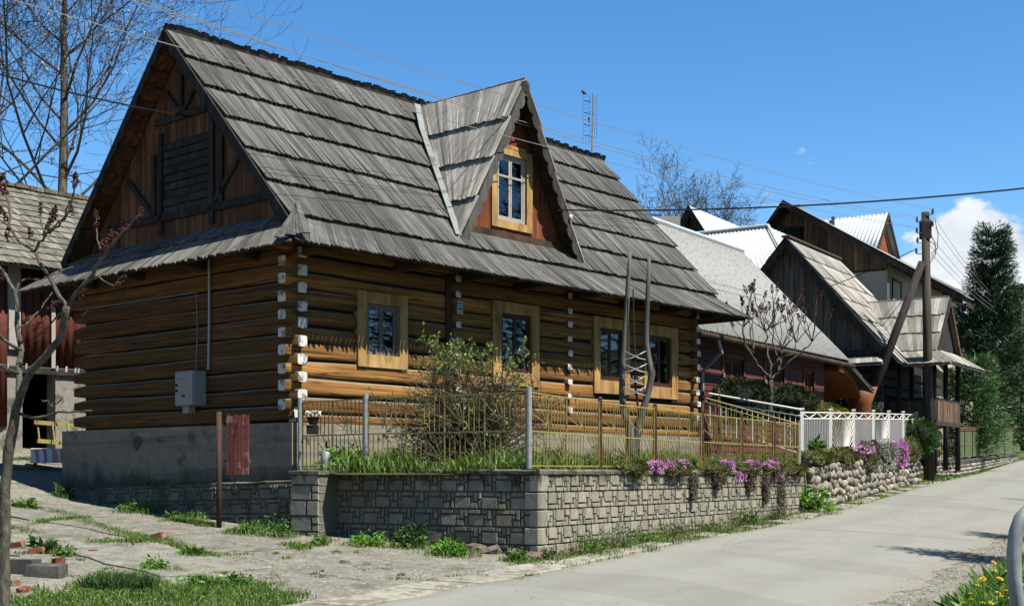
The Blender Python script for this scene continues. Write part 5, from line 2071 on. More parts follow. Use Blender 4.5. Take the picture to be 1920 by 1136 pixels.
for (xa, xb) in ((1793, 1836), (1850, 1898)):
    a, b = on_line(xa, GWP[1], GWP[2]), on_line(xb, GWP[1], GWP[2])
    d = (b - a).normalized()
    nn = Vector((d.y, -d.x, 0))
    npan = 3
    for k in range(npan):
        p, q = a.lerp(b, k / npan), a.lerp(b, (k + 1) / npan)
        mb = MB()
        for t in (0, 1):
            r = p.lerp(q, t)
            mb.bar(r + GF_ + Vector((0, 0, gtop(r))), r + GF_ + Vector((0, 0, gtop(r) + 1.28)), 0.05, 0.05)
        for h in (0.1, 0.62, 1.2):
            mb.bar(p + GF_ + Vector((0, 0, gtop(p) + h)), q + GF_ + Vector((0, 0, gtop(q) + h)), 0.03, 0.03)
        mb.build('panel_frame', M_GREEN, gf)
        mb = MB()
        nb = 26
        for i in range(nb):
            r = p.lerp(q, (i + 0.5) / nb)
            mb.bar(r + GF_ + Vector((0, 0, gtop(r) + 0.1)), r + GF_ + Vector((0, 0, gtop(r) + 1.2)), (q - p).length / nb * 0.62, 0.008, up=nn)
        mb.build('mesh_infill', M_GREEN, gf)
        mb = MB()
        mb.bar(p + GF_ + Vector((0, 0, gtop(p) + 1.27)), q + GF_ + Vector((0, 0, gtop(q) + 1.27)), 0.05, 0.16, up=(0, 0, 1))
        mb.build('rusty_cap_strip', M_RUST, gf)
mb = MB()
for i in range(9):
    r = on_line(1752 + i * 4.6, GWP[0], GWP[1] + (GWP[1] - GWP[0]) * 0.2)
    mb.bar(r + GF_ + Vector((0, 0, gtop(r))), r + GF_ + Vector((0, 0, gtop(r) + 1.1)), 0.02, 0.02)
ra, rb = on_line(1752, GWP[0], GWP[1]), on_line(1790, GWP[0], GWP[1])
for h in (0.15, 1.0):
    mb.bar(ra + GF_ + Vector((0, 0, gtop(ra) + h)), rb + GF_ + Vector((0, 0, gtop(rb) + h)), 0.025, 0.025)
mb.build('iron_gate', M_BLACKTAR, gf)


# ------------------------------------------------------------------ the other houses
def corrugated(name, p00, p10, p11, p01, pitch, amp, mat, parent, th=0.015, rows=1):
    """p00-p10 lower edge, p01-p11 upper edge; waves run from lower to upper edge"""
    p00, p10, p11, p01 = map(Vector, (p00, p10, p11, p01))
    nrm = (p10 - p00).cross(p01 - p00).normalized()
    W = max((p10 - p00).length, (p11 - p01).length)
    n = int(W / pitch * 4)
    V, Fc = [], []
    for i in range(n + 1):
        t = i / n
        a = amp * math.sin(2 * math.pi * i / 4 + 0.785)
        lo, hi = p00.lerp(p10, t), p01.lerp(p11, t)
        V += [tuple(lo + nrm * a), tuple(hi + nrm * a), tuple(lo + nrm * (a - th)), tuple(hi + nrm * (a - th))]
    for i in range(n):
        b, c = 4 * i, 4 * i + 4
        Fc += [(b, c, c + 1, b + 1), (b + 2, b + 3, c + 3, c + 2), (b, b + 2, c + 2, c), (b + 1, c + 1, c + 3, b + 3)]
    return np_mesh(name, V, Fc, mat, parent=parent)


def planks_v(parent, x0, x1, zlo, zhi, y, mat, wmin=0.14, wmax=0.22, nrm=-1, holes=(), axis='x', name='plank', joined=False):
    """upright boards on a wall in the plane y (axis x) or x (axis y)"""
    s = x0
    big = MB()
    while s < x1:
        w = min(random.uniform(wmin, wmax), x1 - s)
        a, b = s, s + w - 0.012
        segs = [(zlo(a) if callable(zlo) else zlo, None)]
        for (h0, h1, hz0, hz1) in holes:
            if b > h0 and a < h1:
                segs = [(segs[0][0], hz0), (hz1, None)]
        o_ = random.uniform(0, 0.02)
        for z0, z1 in segs:
            ta, tb = (zhi(a), zhi(b)) if callable(zhi) else (zhi, zhi)
            if z1 is not None:
                ta = tb = z1
            if ta < z0 + 0.05 and tb < z0 + 0.05:
                continue
            ta, tb = max(ta, z0 + 0.01), max(tb, z0 + 0.01)
            mb = big if joined else MB()
            ya, yb = y + nrm * (0.03 + o_), y
            if axis == 'x':
                mb.hexa([(a, ya, z0), (b, ya, z0), (b, yb, z0), (a, yb, z0), (a, ya, ta), (b, ya, tb), (b, yb, tb), (a, yb, ta)])
            else:
                mb.hexa([(ya, b, z0), (ya, a, z0), (yb, a, z0), (yb, b, z0), (ya, b, tb), (ya, a, ta), (yb, a, ta), (yb, b, tb)])
            if not joined:
                mb.build(name, mat, parent)
        s += w
    if joined:
        big.build(name, mat, parent)


def rows_roof(name, parent, ridge0, ridge1, eave0, eave1, nrows, bw, mat, lift=0.045, flare=None, jit=0.03):
    """courses of boards on one roof plane, joined into one part; returns it"""
    global shingles
    keep, shingles = shingles, []
    r0, r1, e0, e1 = map(Vector, (ridge0, ridge1, eave0, eave1))
    nrm = (e1 - e0).cross(r0 - e0).normalized()
    if nrm.z < 0:
        nrm = -nrm
    for k in range(nrows):
        a0, a1 = r0.lerp(e0, k / nrows), r1.lerp(e1, k / nrows)
        b0, b1 = r0.lerp(e0, (k + 1) / nrows), r1.lerp(e1, (k + 1) / nrows)
        n = max(2, int((b1 - b0).length / bw))
        shingle_row(a0, a1, b0, b1, nrm, n, mat, lift=lift, jit=jit, saw=0.02)
    mb = MB()
    for (q, rnd, m_, d_) in shingles:
        mb.hexa(q, 0, rnd)
    mb.hexa([p - nrm * 0.06 for p in (e0, e1, r1, r0)] + [p - nrm * 0.005 for p in (e0, e1, r1, r0)], 0, 0.3)
    shingles = keep
    o = mb.build(name, mat, parent)
    o['kind'] = 'stuff'
    return o


class Frame:
    def __init__(self, x, y, th):
        self.m = Matrix.Translation((x, y, 0)) @ Matrix.Rotation(th, 4, 'Z')
        self.i = self.m.inverted()
        self.loc, self.th = (x, y, 0), th
        self.cam = self.i @ Vector((0, 0, 0))

    def on_y(self, px, py, y):
        d = self.i.to_3x3() @ Vector(((px - CX) / F_PX, 1, (YH - py) / F_PX))
        return self.cam + d * ((y - self.cam.y) / d.y)

    def on_x(self, px, py, x):
        d = self.i.to_3x3() @ Vector(((px - CX) / F_PX, 1, (YH - py) / F_PX))
        return self.cam + d * ((x - self.cam.x) / d.x)


# --- maroon boarded house with the big lichened roof
F2 = Frame(4.81, 32.5, TH2)
h2 = thing('maroon_house', 'maroon boarded house under a broad pale grey corrugated roof', 'house', F2.loc, TH2)
e0, e1 = F2.on_y(1318, 621, -0.55), F2.on_y(1594, 673, -0.55)
r1 = F2.on_y(1392, 472, 3.15)
ez, rz_ = (e0.z + e1.z) / 2, r1.z
X0, X1 = -3.2, e1.x
RXE = r1.x
corrugated('roof', (X0, -0.55, ez), (X1, -0.55, ez), (RXE, 3.15, rz_), (X0, 3.15, rz_), 0.17, 0.022, M_ETERNIT, h2)
corrugated('rear_roof', (X1, 6.85, ez), (X0, 6.85, ez), (X0, 3.15, rz_), (RXE, 3.15, rz_), 0.5, 0.022, M_ETERNIT, h2)
mb = MB()
mb.prism([(X1, -0.55, ez), (RXE, 3.15, rz_), (X1, 6.85, ez)], (-0.06, 0, 0))
mb.build('gable_end', M_ETERNIT, h2)
mb = MB(); mb.tube([(X0, 3.15, rz_ + 0.03), (RXE, 3.15, rz_ + 0.03)], 0.09, 8); mb.build('ridge_cap', M_METALBLUE, h2)
mb = MB(); mb.tube([(X0, -0.62, ez - 0.12), (X1 + 0.1, -0.62, ez - 0.18)], 0.075, 10); mb.build('gutter', M_SOFFIT, h2)
mb = MB(); mb.tube([(-0.35 + 0.0, -0.60, ez - 0.15), (-0.1, -0.60, ez - 0.5), (-0.15, -0.10, ez - 0.95), (-0.15, -0.08, -0.2)], 0.055, 8)
mb.build('downpipe', M_GALV, h2)
# boarded front wall
wl = F2.on_y(1544, 700, 0).x
zt = ez - 0.05
wz0 = 0.35
W2 = [(F2.on_y(1354, 660, 0).x, F2.on_y(1392, 660, 0).x, F2.on_y(1354, 742, 0).z, F2.on_y(1370, 672, 0).z), (F2.on_y(1432, 660, 0).x, F2.on_y(1468, 660, 0).x, F2.on_y(1450, 745, 0).z, F2.on_y(1450, 680, 0).z),
      (F2.on_y(1506, 660, 0).x, F2.on_y(1524, 660, 0).x, F2.on_y(1515, 740, 0).z, F2.on_y(1515, 695, 0).z)]
mb = MB(); mb.box(X0, wl, 0.03, 0.2, -0.6, zt + 0.6); mb.box(wl - 0.2, wl, 0.2, 6.0, -0.6, zt + 0.6); mb.build('wall', M_MAROON, h2)
z = wz0
while z < zt:
    hb = 0.155
    segs, x = [], X0
    for (a, b, c, d) in W2:
        if z + hb > c and z < d:
            segs.append((x, a)); x = b
    segs.append((x, wl))
    for a, b in segs:
        mb = MB()
        mb.hexa([(a, -0.025, z), (b, -0.025, z), (b, 0.029, z), (a, 0.029, z), (a, -0.006, z + hb - 0.006), (b, -0.006, z + hb - 0.006), (b, 0.029, z + hb - 0.006), (a, 0.029, z + hb - 0.006)])
        mb.build('weatherboard', M_MAROON, h2)
    z += hb
mb = MB(); mb.box(X0, wl + 0.02, -0.05, 0.2, -0.6, wz0 - 0.003); mb.build('plinth', M_CONCRETE, h2)
for (a, b, c, d) in W2:
    window_unit(h2, (a - 0.08, b + 0.08, c - 0.08, d + 0.1), (a, b, c, d), 'brown', y=-0.02, trim=M_BROWN, mat=M_BROWN, depth=0.02, curtain=False)
    mb = MB()
    mb.add([(a, 0.012, c), (a + (b - a) * 0.28, 0.012, c), (a + (b - a) * 0.1, 0.012, d), (a, 0.012, d)], [(0, 1, 2, 3)])
    mb.build('curtain', M_CURTAIN, h2)
# round-arched porch on its right end
pr = empty('porch', parent=h2)
pz = ez
rows_roof('porch_roof', pr, (X1 - 0.1, 1.3, pz + 1.2), (X1 - 0.05, -0.5, pz - 0.05), (X1 + 1.65, 1.0, pz - 0.4), (X1 + 1.9, -0.7, pz - 0.9), 2, 0.13, M_SHINGLE)
mb = MB()
for k in range(10):      # curved timber soffit
    t0, t1 = k / 10, (k + 1) / 10
    f = lambda t: Vector((X1 - 0.4 + 2.0 * t, -0.35, pz - 0.35 - 0.75 * t * t))
    a, b = f(t0), f(t1)
    mb.hexa([a, b, b + Vector((0, 1.6, 0)), a + Vector((0, 1.6, 0)), a + Vector((0, 0, .16)), b + Vector((0, 0, .16)), b + Vector((0, 1.6, .16)), a + Vector((0, 1.6, .16))])
mb.build('curved_brace', M_ORANGEWOOD, pr)
mb = MB()
bp = F2.on_y(1612, 760, 0.0)
mb.tube([(bp.x, 0, 0.3), (bp.x, 0, 1.5), (bp.x - 0.05, 0, 2.2), (bp.x - 0.1, 0, 2.75)], [0.34, 0.33, 0.40, 0.62], 14)
mb.build('log_post', M_ORANGEWOOD, pr, True)
mb = MB()
mb.box(wl + 0.02, bp.x - 0.3, -0.05, 0.06, 1.15, 1.32)
for k in range(5):
    xk = wl + 0.2 + k * (bp.x - 0.5 - wl) / 5
    mb.box(xk, xk + 0.12, -0.04, 0.05, 0.35, 1.148)
mb.build('railing', M_ORANGEWOOD, pr)
mb = MB(); mb.box(wl + 0.05, bp.x + 0.8, 1.8, 1.9, 0.2, 3.1); mb.build('dark_rear_wall', M_DARKWOOD, pr)

# --- dark log house with plank gable and side wing
F3 = Frame(10.4, 48.0, TH3)
h3 = thing('plank_gable_house', 'dark timber house with steep grey plank gable and pale shingle roof', 'house', F3.loc, TH3)
az = (YH - 449) / F_PX * 48.0
s3 = 1.2
HT = 3.47           # half width at the gable foot
footz = az - s3 * HT
ln3 = 5.7
rows_roof('roof', h3, (-0.4, 0, az), (ln3, 0, az), (-0.4, -HT - 0.75, footz - 0.65), (ln3, -HT - 0.75, footz - 0.65), 6, 0.14, M_SHINGLE2)
rows_roof('rear_roof', h3, (-0.4, 0, az), (ln3, 0, az), (-0.4, HT + 0.75, footz - 0.65), (ln3, HT + 0.75, footz - 0.65), 6, 0.3, M_SHINGLE2)
planks_v(h3, -HT + 0.1, HT, footz - 0.2, lambda y: az - 0.12 - abs(y) * s3, 0.0, M_GREYPLANK, 0.16, 0.26, -1, (), 'y')
mb = MB(); mb.prism([(0.03, -HT, footz - 0.3), (0.03, HT, footz - 0.3), (0.03, 0, az - 0.1)], (0.05, 0, 0)); mb.build('gable_backing', M_BLACKTAR, h3)
bargeboard((-0.42, 0, az + 0.04), (-0.42, -HT - 0.35, footz - 0.30), 0.26, (-0.05, 0, 0), (0, 0.6, -1), 18, M_DARKWOOD, h3, sc=0.05)
bargeboard((-0.42, 0, az + 0.04), (-0.42, HT + 0.35, footz - 0.30), 0.26, (-0.05, 0, 0), (0, -0.6, -1), 18, M_DARKWOOD, h3, sc=0.05)
mb = MB(); mb.bar((-0.42, 0, az + 0.06), (ln3, 0, az + 0.06), 0.30, 0.07); mb.build('ridge_cap', M_MAROON2, h3)
mb = MB(); mb.box(-0.3, 0.0, -HT, HT, footz - 0.32, footz - 0.14); mb.build('tie_beam', M_DARKWOOD, h3)
rows_roof('gable_skirt', h3, (0.05, HT, footz - 0.30), (0.05, -HT + 0.1, footz - 0.30), (-1.0, HT + 0.7, footz - 0.72), (-1.0, -HT - 0.35, footz - 0.72), 1, 0.16, M_SHINGLE2X)
for k in range(9):
    zc = 0.75 + k * 0.36
    log_beam('log', (0.0, -HT + 0.25, zc), (ln3 + 3.2, -HT + 0.25, zc), 0.33, 0.3, [M_DARKWOOD, M_DARKWOOD], h3, 'u', 1200 + k)
    log_beam('log', (0.15, -HT, zc + 0.18), (0.15, HT, zc + 0.18), 0.33, 0.3, [M_DARKWOOD, M_DARKWOOD], h3, 'v', 1300 + k)
mb = MB(); mb.box(0.2, ln3 + 3.0, -HT + 0.45, HT, -0.8, footz); mb.build('wall_core', M_CHINK, h3)
# wing towards the road with open porch
wg = empty('wing', parent=h3)
WZ, WS, WT = 6.45, 3.0, 5.1
hw = 1.75
wz = WZ - 1.2 * hw
rows_roof('wing_roof', wg, (WS, -1.7, WZ), (WS, -WT, WZ), (WS - hw, -3.2, wz), (WS - hw, -WT, wz), 3, 0.14, M_SHINGLE2X)
rows_roof('wing_rear_roof', wg, (WS, -WT, WZ), (WS, -1.7, WZ), (WS + hw, -WT, wz), (WS + hw, -3.2, wz), 3, 0.3, M_SHINGLE2X)
rows_roof('wing_skirt', wg, (WS - hw, -3.6, wz), (WS - hw, -WT, wz), (WS - hw - 0.75, -4.0, wz - 0.55), (WS - hw - 0.75, -WT - 0.75, wz - 0.55), 1, 0.14, M_SHINGLE2X)
rows_roof('wing_front_skirt', wg, (WS - hw, -WT, wz), (WS + hw, -WT, wz), (WS - hw - 0.75, -WT - 0.75, wz - 0.55), (WS + hw + 0.75, -WT - 0.75, wz - 0.55), 1, 0.14, M_SHINGLE2)
mb = MB(); mb.prism([(WS - hw, -WT + 0.12, wz), (WS + hw, -WT + 0.12, wz), (WS, -WT + 0.12, WZ - 0.1)], (0, 0.05, 0)); mb.build('wing_gable', M_DARKWOOD, wg)
bargeboard((WS, -WT - 0.03, WZ), (WS - hw - 0.05, -WT - 0.03, wz - 0.05), 0.16, (0, -0.04, 0), (0.6, 0, -1), 8, M_DARKWOOD, wg)
bargeboard((WS, -WT - 0.03, WZ), (WS + hw + 0.05, -WT - 0.03, wz - 0.05), 0.16, (0, -0.04, 0), (-0.6, 0, -1), 8, M_BROWN, wg)
for sx in (WS - hw, WS - 0.1, WS + hw):
    for ty in (-WT + 0.1, -WT + 1.35):
        mb = MB(); mb.tube([(sx, ty, 0.0), (sx, ty, wz - 0.1)], [0.10, 0.085], 8); mb.build('porch_post', M_DARKWOOD, wg, True)
mb = MB()
mb.box(WS - hw, WS + hw, -WT + 0.0, -WT + 0.08, 2.55, 2.65)
mb.box(WS - hw - 0.05, WS - hw + 0.05, -WT + 0.1, -2.5, 2.55, 2.65)
mb.box(WS - hw - 0.1, WS + hw + 0.1, -WT - 0.0, -2.2, 1.65, 1.8)
mb.build('porch_rail', M_DARKWOOD, wg)
planks_v(wg, WS - hw + 0.1, WS + hw - 0.1, 1.8, 2.55, -WT + 0.04, M_OLDPLANK, 0.15, 0.2, -1)
planks_v(wg, -WT + 0.2, -2.6, 1.8, 2.55, WS - hw + 0.02, M_GREYPLANK, 0.15, 0.2, -1, (), 'y')
mb = MB()
for k in range(5):
    mb.box(WS - hw + 0.2 * k, WS - hw + 0.2 * k + 0.12, -3.5, -3.4, 0.0, 1.65)
mb.build('porch_pier', M_DARKWOOD, wg)

# cream rendered cottage glimpsed through the porch
F8 = Frame(20.2, 60.5, TH3)
h8 = thing('cream_cottage', 'cream plastered cottage with white windows seen through the dark porch', 'house', F8.loc, TH3)
mb = MB(); mb.box(-2.0, 6.0, -0.2, 5.0, 0.2, 5.0); mb.build('wall', M_CREAM, h8)
rows_roof('roof', h8, (-2.4, 2.4, 7.0), (6.4, 2.4, 7.0), (-2.4, -0.9, 4.6), (6.4, -0.9, 4.6), 3, 0.3, M_SHINGLE2)
rows_roof('rear_roof', h8, (-2.4, 2.4, 7.0), (6.4, 2.4, 7.0), (-2.4, 5.7, 4.6), (6.4, 5.7, 4.6), 3, 0.3, M_SHINGLE2)
mb = MB(); mb.prism([(-2.01, -0.2, 5.0), (-2.01, 5.0, 5.0), (-2.01, 2.4, 6.9)], (0.05, 0, 0)); mb.build('gable', M_CREAM, h8)
for yy in (0.6, 2.8):
    mb = MB(); mb.box(-2.06, -2.0, yy, yy + 0.9, 2.6, 4.0); mb.build('window', M_WHITE, h8)
    mb = MB(); mb.box(-2.075, -2.062, yy + 0.1, yy + 0.8, 2.7, 3.9); mb.build('pane', M_GLASS, h8)
for xx in (0.2, 3.0):
    mb = MB(); mb.box(xx, xx + 1.0, -0.26, -0.2, 2.6, 4.0); mb.build('window', M_WHITE, h8)
    mb = MB(); mb.box(xx + 0.1, xx + 0.9, -0.275, -0.262, 2.7, 3.9); mb.build('pane', M_GLASS, h8)

# --- tall house with long plank gable, grey plaster below
F4 = Frame(13.0, 60.0, TH3)
h4 = thing('tall_gable_house', 'tall house with long brown plank gable above grey roughcast wall', 'house', F4.loc, TH3)
A4 = 12.45
fR = lambda t: A4 - 0.615 * t
fL = lambda t: A4 - 1.25 * t
tw, tR = 4.6, 8.1
q4 = lambda y: (fR(-y) if y < 0 else fL(y)) - 0.15
planks_v(h4, -tw, 3.2, 9.08, q4, 0.0, M_OLDPLANK, 0.18, 0.3, -1, ((-0.55, 0.15, 10.55, 11.35),), 'y')
mb = MB(); mb.prism([(0.02, -tw, 9.0), (0.02, 3.0, 9.0), (0.02, 0.0, A4 - 0.2)], (0.05, 0, 0)); mb.build('gable_backing', M_BLACKTAR, h4)
mb = MB(); mb.box(0.02, 10, -tw + 0.02, 2.5, -0.5, 9.07); mb.box(0.1, 10, -tw + 0.015, -tw + 0.3, 9.075, fR(tw) - 0.3); mb.build('wall', M_PLASTER, h4)
rt = 0.22
for (ya, za, yb, zb, nm, xa_, xb_) in ((0, A4, -tR, fR(tR), 'canopy', -0.9, 0.6), (0, A4, -5.3, fR(5.3), 'roof', 0.603, 10.5), (0, A4, 4.5, fL(4.5), 'rear_roof', -0.9, 10.5)):
    q = [Vector((xa_, ya, za)), Vector((xb_, ya, za)), Vector((xb_, yb, zb)), Vector((xa_, yb, zb))]
    if yb > 0:
        q = q[::-1]
    mb = MB(); mb.hexa([p - Vector((0, 0, rt)) for p in q[::-1]][::-1] + q); mb.build(nm + '_deck', M_SOFFIT, h4)
corrugated('roof_sheet', (-0.98, -tR - 0.1, fR(tR) + 0.0), (0.7, -tR - 0.1, fR(tR) + 0.0), (0.7, 0, A4 + 0.06), (-0.98, 0, A4 + 0.06), 0.22, 0.03, M_ETERNIT, h4)
corrugated('roof_sheet', (0.7, -5.4, fR(5.4) + 0.06), (10.5, -5.4, fR(5.4) + 0.06), (10.5, 0, A4 + 0.06), (0.7, 0, A4 + 0.06), 0.22, 0.03, M_ETERNIT, h4)
corrugated('rear_roof_sheet', (10.5, 4.6, fL(4.6)), (-0.98, 4.6, fL(4.6)), (-0.98, 0, A4 + 0.06), (10.5, 0, A4 + 0.06), 0.4, 0.03, M_ETERNIT, h4)
bargeboard((-0.95, 0, A4 + 0.0), (-0.95, -tR, fR(tR) - 0.02), 0.24, (-0.05, 0, 0), (0, 0, -1), 4, M_DARKWOOD, h4, sc=0.0)
bargeboard((-0.95, 0, A4 + 0.0), (-0.95, 3.6, fL(3.6)), 0.24, (-0.05, 0, 0), (0, 0, -1), 4, M_DARKWOOD, h4, sc=0.0)
for k in range(8):
    yk = -tw - 0.4 - k * 0.45
    mb = MB(); mb.bar((-0.8, yk, fR(-yk) - 0.32), (0.55 if yk < -5.2 else 10, yk, fR(-yk) - 0.32), 0.12, 0.14); mb.build('purlin', M_SOFFIT, h4)
mb = MB(); mb.box(-0.06, 0.015, -0.55, 0.15, 10.5, 11.4); mb.build('attic_opening', M_BLACKTAR, h4)
wp = F4.on_y(1674, 535, -tw)
window_unit(h4, (wp.x - 0.1, wp.x + 1.4, 7.1, 8.75), (wp.x, wp.x + 1.3, 7.2, 8.65), 'brown', y=-tw + 0.0, trim=M_BROWN, mat=M_BROWN, depth=0.02, curtain=False)
mb = MB(); mb.tube([(-0.06, -tw - 0.06, 8.4), (-0.06, -tw - 0.06, 2.0)], 0.06, 8); mb.build('downpipe', M_METALWHITE, h4)
# cross gable with sheet roof and red boarded front
cg = empty('cross_gable', parent=h4)
CS, CT, CW = 4.5, 3.3, 2.3
zc0 = A4 + 0.02
corrugated('cross_roof', (CS - CW, -CT, zc0 - CW * 1.03), (CS - CW, -CT, zc0 - CW * 1.03), (CS, -CT, zc0), (CS, 1.0, zc0), 0.3, 0.0, M_METALBLUE, cg) if False else None
corrugated('cross_roof', (CS - CW, 2.0, zc0 - CW * 1.03), (CS - CW, -CT, zc0 - CW * 1.03), (CS, -CT, zc0), (CS, 2.0, zc0), 0.2, 0.03, M_METALBLUE, cg)
corrugated('cross_rear_roof', (CS + CW, -CT, zc0 - CW * 1.03), (CS + CW, 2.0, zc0 - CW * 1.03), (CS, 2.0, zc0), (CS, -CT, zc0), 0.3, 0.03, M_METALBLUE, cg)
mb = MB(); mb.prism([(CS - CW + 0.2, -CT + 0.25, zc0 - CW * 1.03), (CS + CW - 0.2, -CT + 0.25, zc0 - CW * 1.03), (CS, -CT + 0.25, zc0 - 0.15)], (0, 0.06, 0)); mb.build('red_front', M_REDWOOD, cg)
bargeboard((CS, -CT - 0.04, zc0), (CS + CW, -CT - 0.04, zc0 - CW * 1.03), 0.2, (0, -0.04, 0), (-0.6, 0, -1), 4, M_DARKWOOD, cg, sc=0.0)
bargeboard((CS, -CT - 0.04, zc0), (CS - CW, -CT - 0.04, zc0 - CW * 1.03), 0.2, (0, -0.04, 0), (0.6, 0, -1), 4, M_DARKWOOD, cg, sc=0.0)
mb = MB(); mb.bar((CS - 0.05, -0.6, zc0 + 0.08), (CS - 1.9, -1.2, zc0 - 1.85), 0.16, 0.07); mb.build('roof_ladder', M_BLACKTAR, cg)
mb = MB(); mb.box(CS - 2.6, CS - 2.0, 0.2, 0.7, zc0 - 0.4, zc0 + 0.35); mb.build('chimney', M_CHIMNEY, h4)

# --- house with white ribbed metal roof behind
F5 = Frame(10.8, 54.0, TH3)
h5 = thing('metal_roof_house', 'house with white ribbed metal roof and pale blue hip behind the maroon house', 'house', F5.loc, TH3)
z5 = (YH - 425) / F_PX * 54.0
k5 = 3.2
corrugated('white_roof', (-k5, 7.0, z5 - 1.35 * k5), (-k5, -k5, z5 - 1.35 * k5), (0, 0, z5), (0, 7.0, z5), 0.24, 0.022, M_METALWHITE, h5)
corrugated('blue_roof', (-k5, -k5, z5 - 1.35 * k5), (9.0, -k5, z5 - 1.35 * k5), (9.0, 0, z5), (0, 0, z5), 0.6, 0.015, M_METALBLUE, h5)
mb = MB(); mb.box(-k5 + 0.4, 8.6, -k5 + 0.4, 7.0, -0.5, z5 - 1.35 * k5); mb.build('wall', M_PLASTER, h5)
mb = MB(); mb.tube([(0, 7.0, z5 + 0.03), (0, 0, z5 + 0.05), (-k5, -k5, z5 - 1.35 * k5 + 0.05)], 0.08, 6); mb.build('ridge_cap', M_METALBLUE, h5)

# --- gable with pale sheet roof, farthest
F6 = Frame(9.2, 65.0, TH3)
h6 = thing('brown_gable_house', 'far house with small brown and cream gable and pale sheet roof', 'house', F6.loc, TH3)
z6 = (YH - 389) / F_PX * 65.0
for sg in (-1, 1):
    w6 = 3.0
    pts = [(-0.5, sg * w6, z6 - 1.55 * w6), (9.5, sg * w6, z6 - 1.55 * w6), (9.5, 0, z6), (-0.5, 0, z6)]
    if sg == 1:
        pts = [pts[1], pts[0], pts[3], pts[2]]
    corrugated('roof', *pts, 0.7, 0.012, M_METALBLUE, h6)
    bargeboard((-0.53, 0, z6 + 0.03), (-0.53, sg * w6, z6 - 1.55 * w6), 0.30, (-0.05, 0, 0), (0, -sg * 0.6, -1), 4, M_DARKWOOD, h6, sc=0.0)
planks_v(h6, -2.8, 2.8, z6 - 4.6, lambda y: z6 - 0.2 - abs(y) * 1.55, 0.0, M_BROWN, 0.2, 0.3, -1, (), 'y')
mb = MB(); mb.prism([(-0.08, -1.3, z6 - 4.4), (-0.08, 0.6, z6 - 4.4), (-0.08, 0.0, z6 - 1.6)], (0.02, 0, 0)); mb.build('cream_panel', M_CREAM, h6)
mb = MB(); mb.box(0.02, 9.0, -2.7, 2.7, 0, z6 - 4.4); mb.build('wall', M_PLASTER, h6)
bs = thing('blue_railing', 'bright blue slatted railing showing above the maroon house roof', 'railing', P(1226, 418, 58))
BO = -P(1226, 418, 58)
mb = MB()
for i in range(9):
    a = P(1212 + i * 3.4, 402, 58) + BO
    b = P(1212 + i * 3.4, 420, 58) + BO
    mb.bar(a, b, 0.055, 0.03, up=(0, 1, 0))
mb.bar(P(1211, 403, 58) + BO, P(1241, 403, 58) + BO, 0.06, 0.07)
mb.bar(P(1211, 419, 58) + BO, P(1241, 419, 58) + BO, 0.06, 0.07)
mb.build('slatted_frame', M_BLUEPAINT, bs)
mb = MB(); mb.bar(P(1226, 418, 58.2) + BO, P(1226, 418, 58.2) + BO - Vector((0, 0, 10)), 3.0, 2.0); mb.build('terrace_wall', M_PLASTER, bs)

# --- barn on the left, behind the yard
FB_ = Frame(-3.5, 21.0, TH)
BY = 11.8
barn = thing('barn', 'old barn with grey shingle roof, rusty red sheet wall and dark doorway', 'barn', FB_.loc, TH)
e_ = FB_.on_y(50, 499, BY - 0.7)
r_ = FB_.on_y(80, 363, BY + 3.4)
rows_roof('roof', barn, (-9.0, BY + 3.4, r_.z), (7.0, BY + 3.4, r_.z), (-9.0, BY - 0.7, e_.z), (7.0, BY - 0.7, e_.z), 13, 0.13, M_SHINGLE_B, lift=0.035, jit=0.015)
rows_roof('rear_roof', barn, (-9.0, BY + 3.4, r_.z), (7.0, BY + 3.4, r_.z), (-9.0, BY + 7.4, e_.z), (7.0, BY + 7.4, e_.z), 4, 0.5, M_SHINGLE_B)
mb = MB()
rj = random.Random(5)
x = -9.0
while x < 7:
    mb.box(x, x + 0.38, BY + 3.25, BY + 3.55, r_.z + 0.0 + rj.uniform(0, .03), r_.z + 0.10 + rj.uniform(0, .02)); x += 0.4
mb.build('ridge_tile', M_GREYPLANK, barn)
gz_ = 0.25
sh0, sh1 = FB_.on_y(100, 690, BY - 0.05).z, FB_.on_y(100, 580, BY - 0.05).z
d0, d1 = FB_.on_y(42, 780, BY).x, FB_.on_y(104, 780, BY).x
dz = FB_.on_y(70, 692, BY).z
mb = MB()
mb.box(d1, 7.0, BY, BY + 0.4, -0.2, e_.z + 0.6)
mb.box(-9.0, d0, BY, BY + 0.4, -0.2, e_.z + 0.6)
mb.box(d0, d1, BY, BY + 0.4, dz, e_.z + 0.6)
mb.build('wall', M_BARNWALL, barn)
mb = MB()
mb.box(d0 - 1, d1 + 1, BY + 3.5, BY + 3.6, -0.3, 4); mb.box(d0 - 1.1, d0 - 1, BY + 0.4, BY + 3.5, -0.3, 4); mb.box(d1 + 1, d1 + 1.1, BY + 0.4, BY + 3.5, -0.3, 4); mb.box(d0 - 1.1, d1 + 1.1, BY + 0.4, BY + 3.6, dz + 0.3, dz + 0.4)
mb.build('dark_interior', M_BLACKTAR, barn)
xr0 = FB_.on_y(38, 640, BY).x
corrugated('red_sheet', (xr0, BY - 0.06, sh0), (7.0, BY - 0.06, sh0), (7.0, BY - 0.06, sh1 + 0.9), (xr0, BY - 0.06, sh1 + 0.9), 0.20, 0.03, M_REDSHEET, barn)
xl0 = FB_.on_y(0, 640, BY).x
corrugated('red_sheet', (xl0 - 6, BY - 0.06, FB_.on_y(5, 800, BY).z), (FB_.on_y(12, 640, BY).x, BY - 0.06, FB_.on_y(5, 800, BY).z), (FB_.on_y(12, 640, BY).x, BY - 0.06, sh1 + 1.2), (xl0 - 6, BY - 0.06, sh1 + 1.2), 0.20, 0.03, M_REDSHEET, barn)
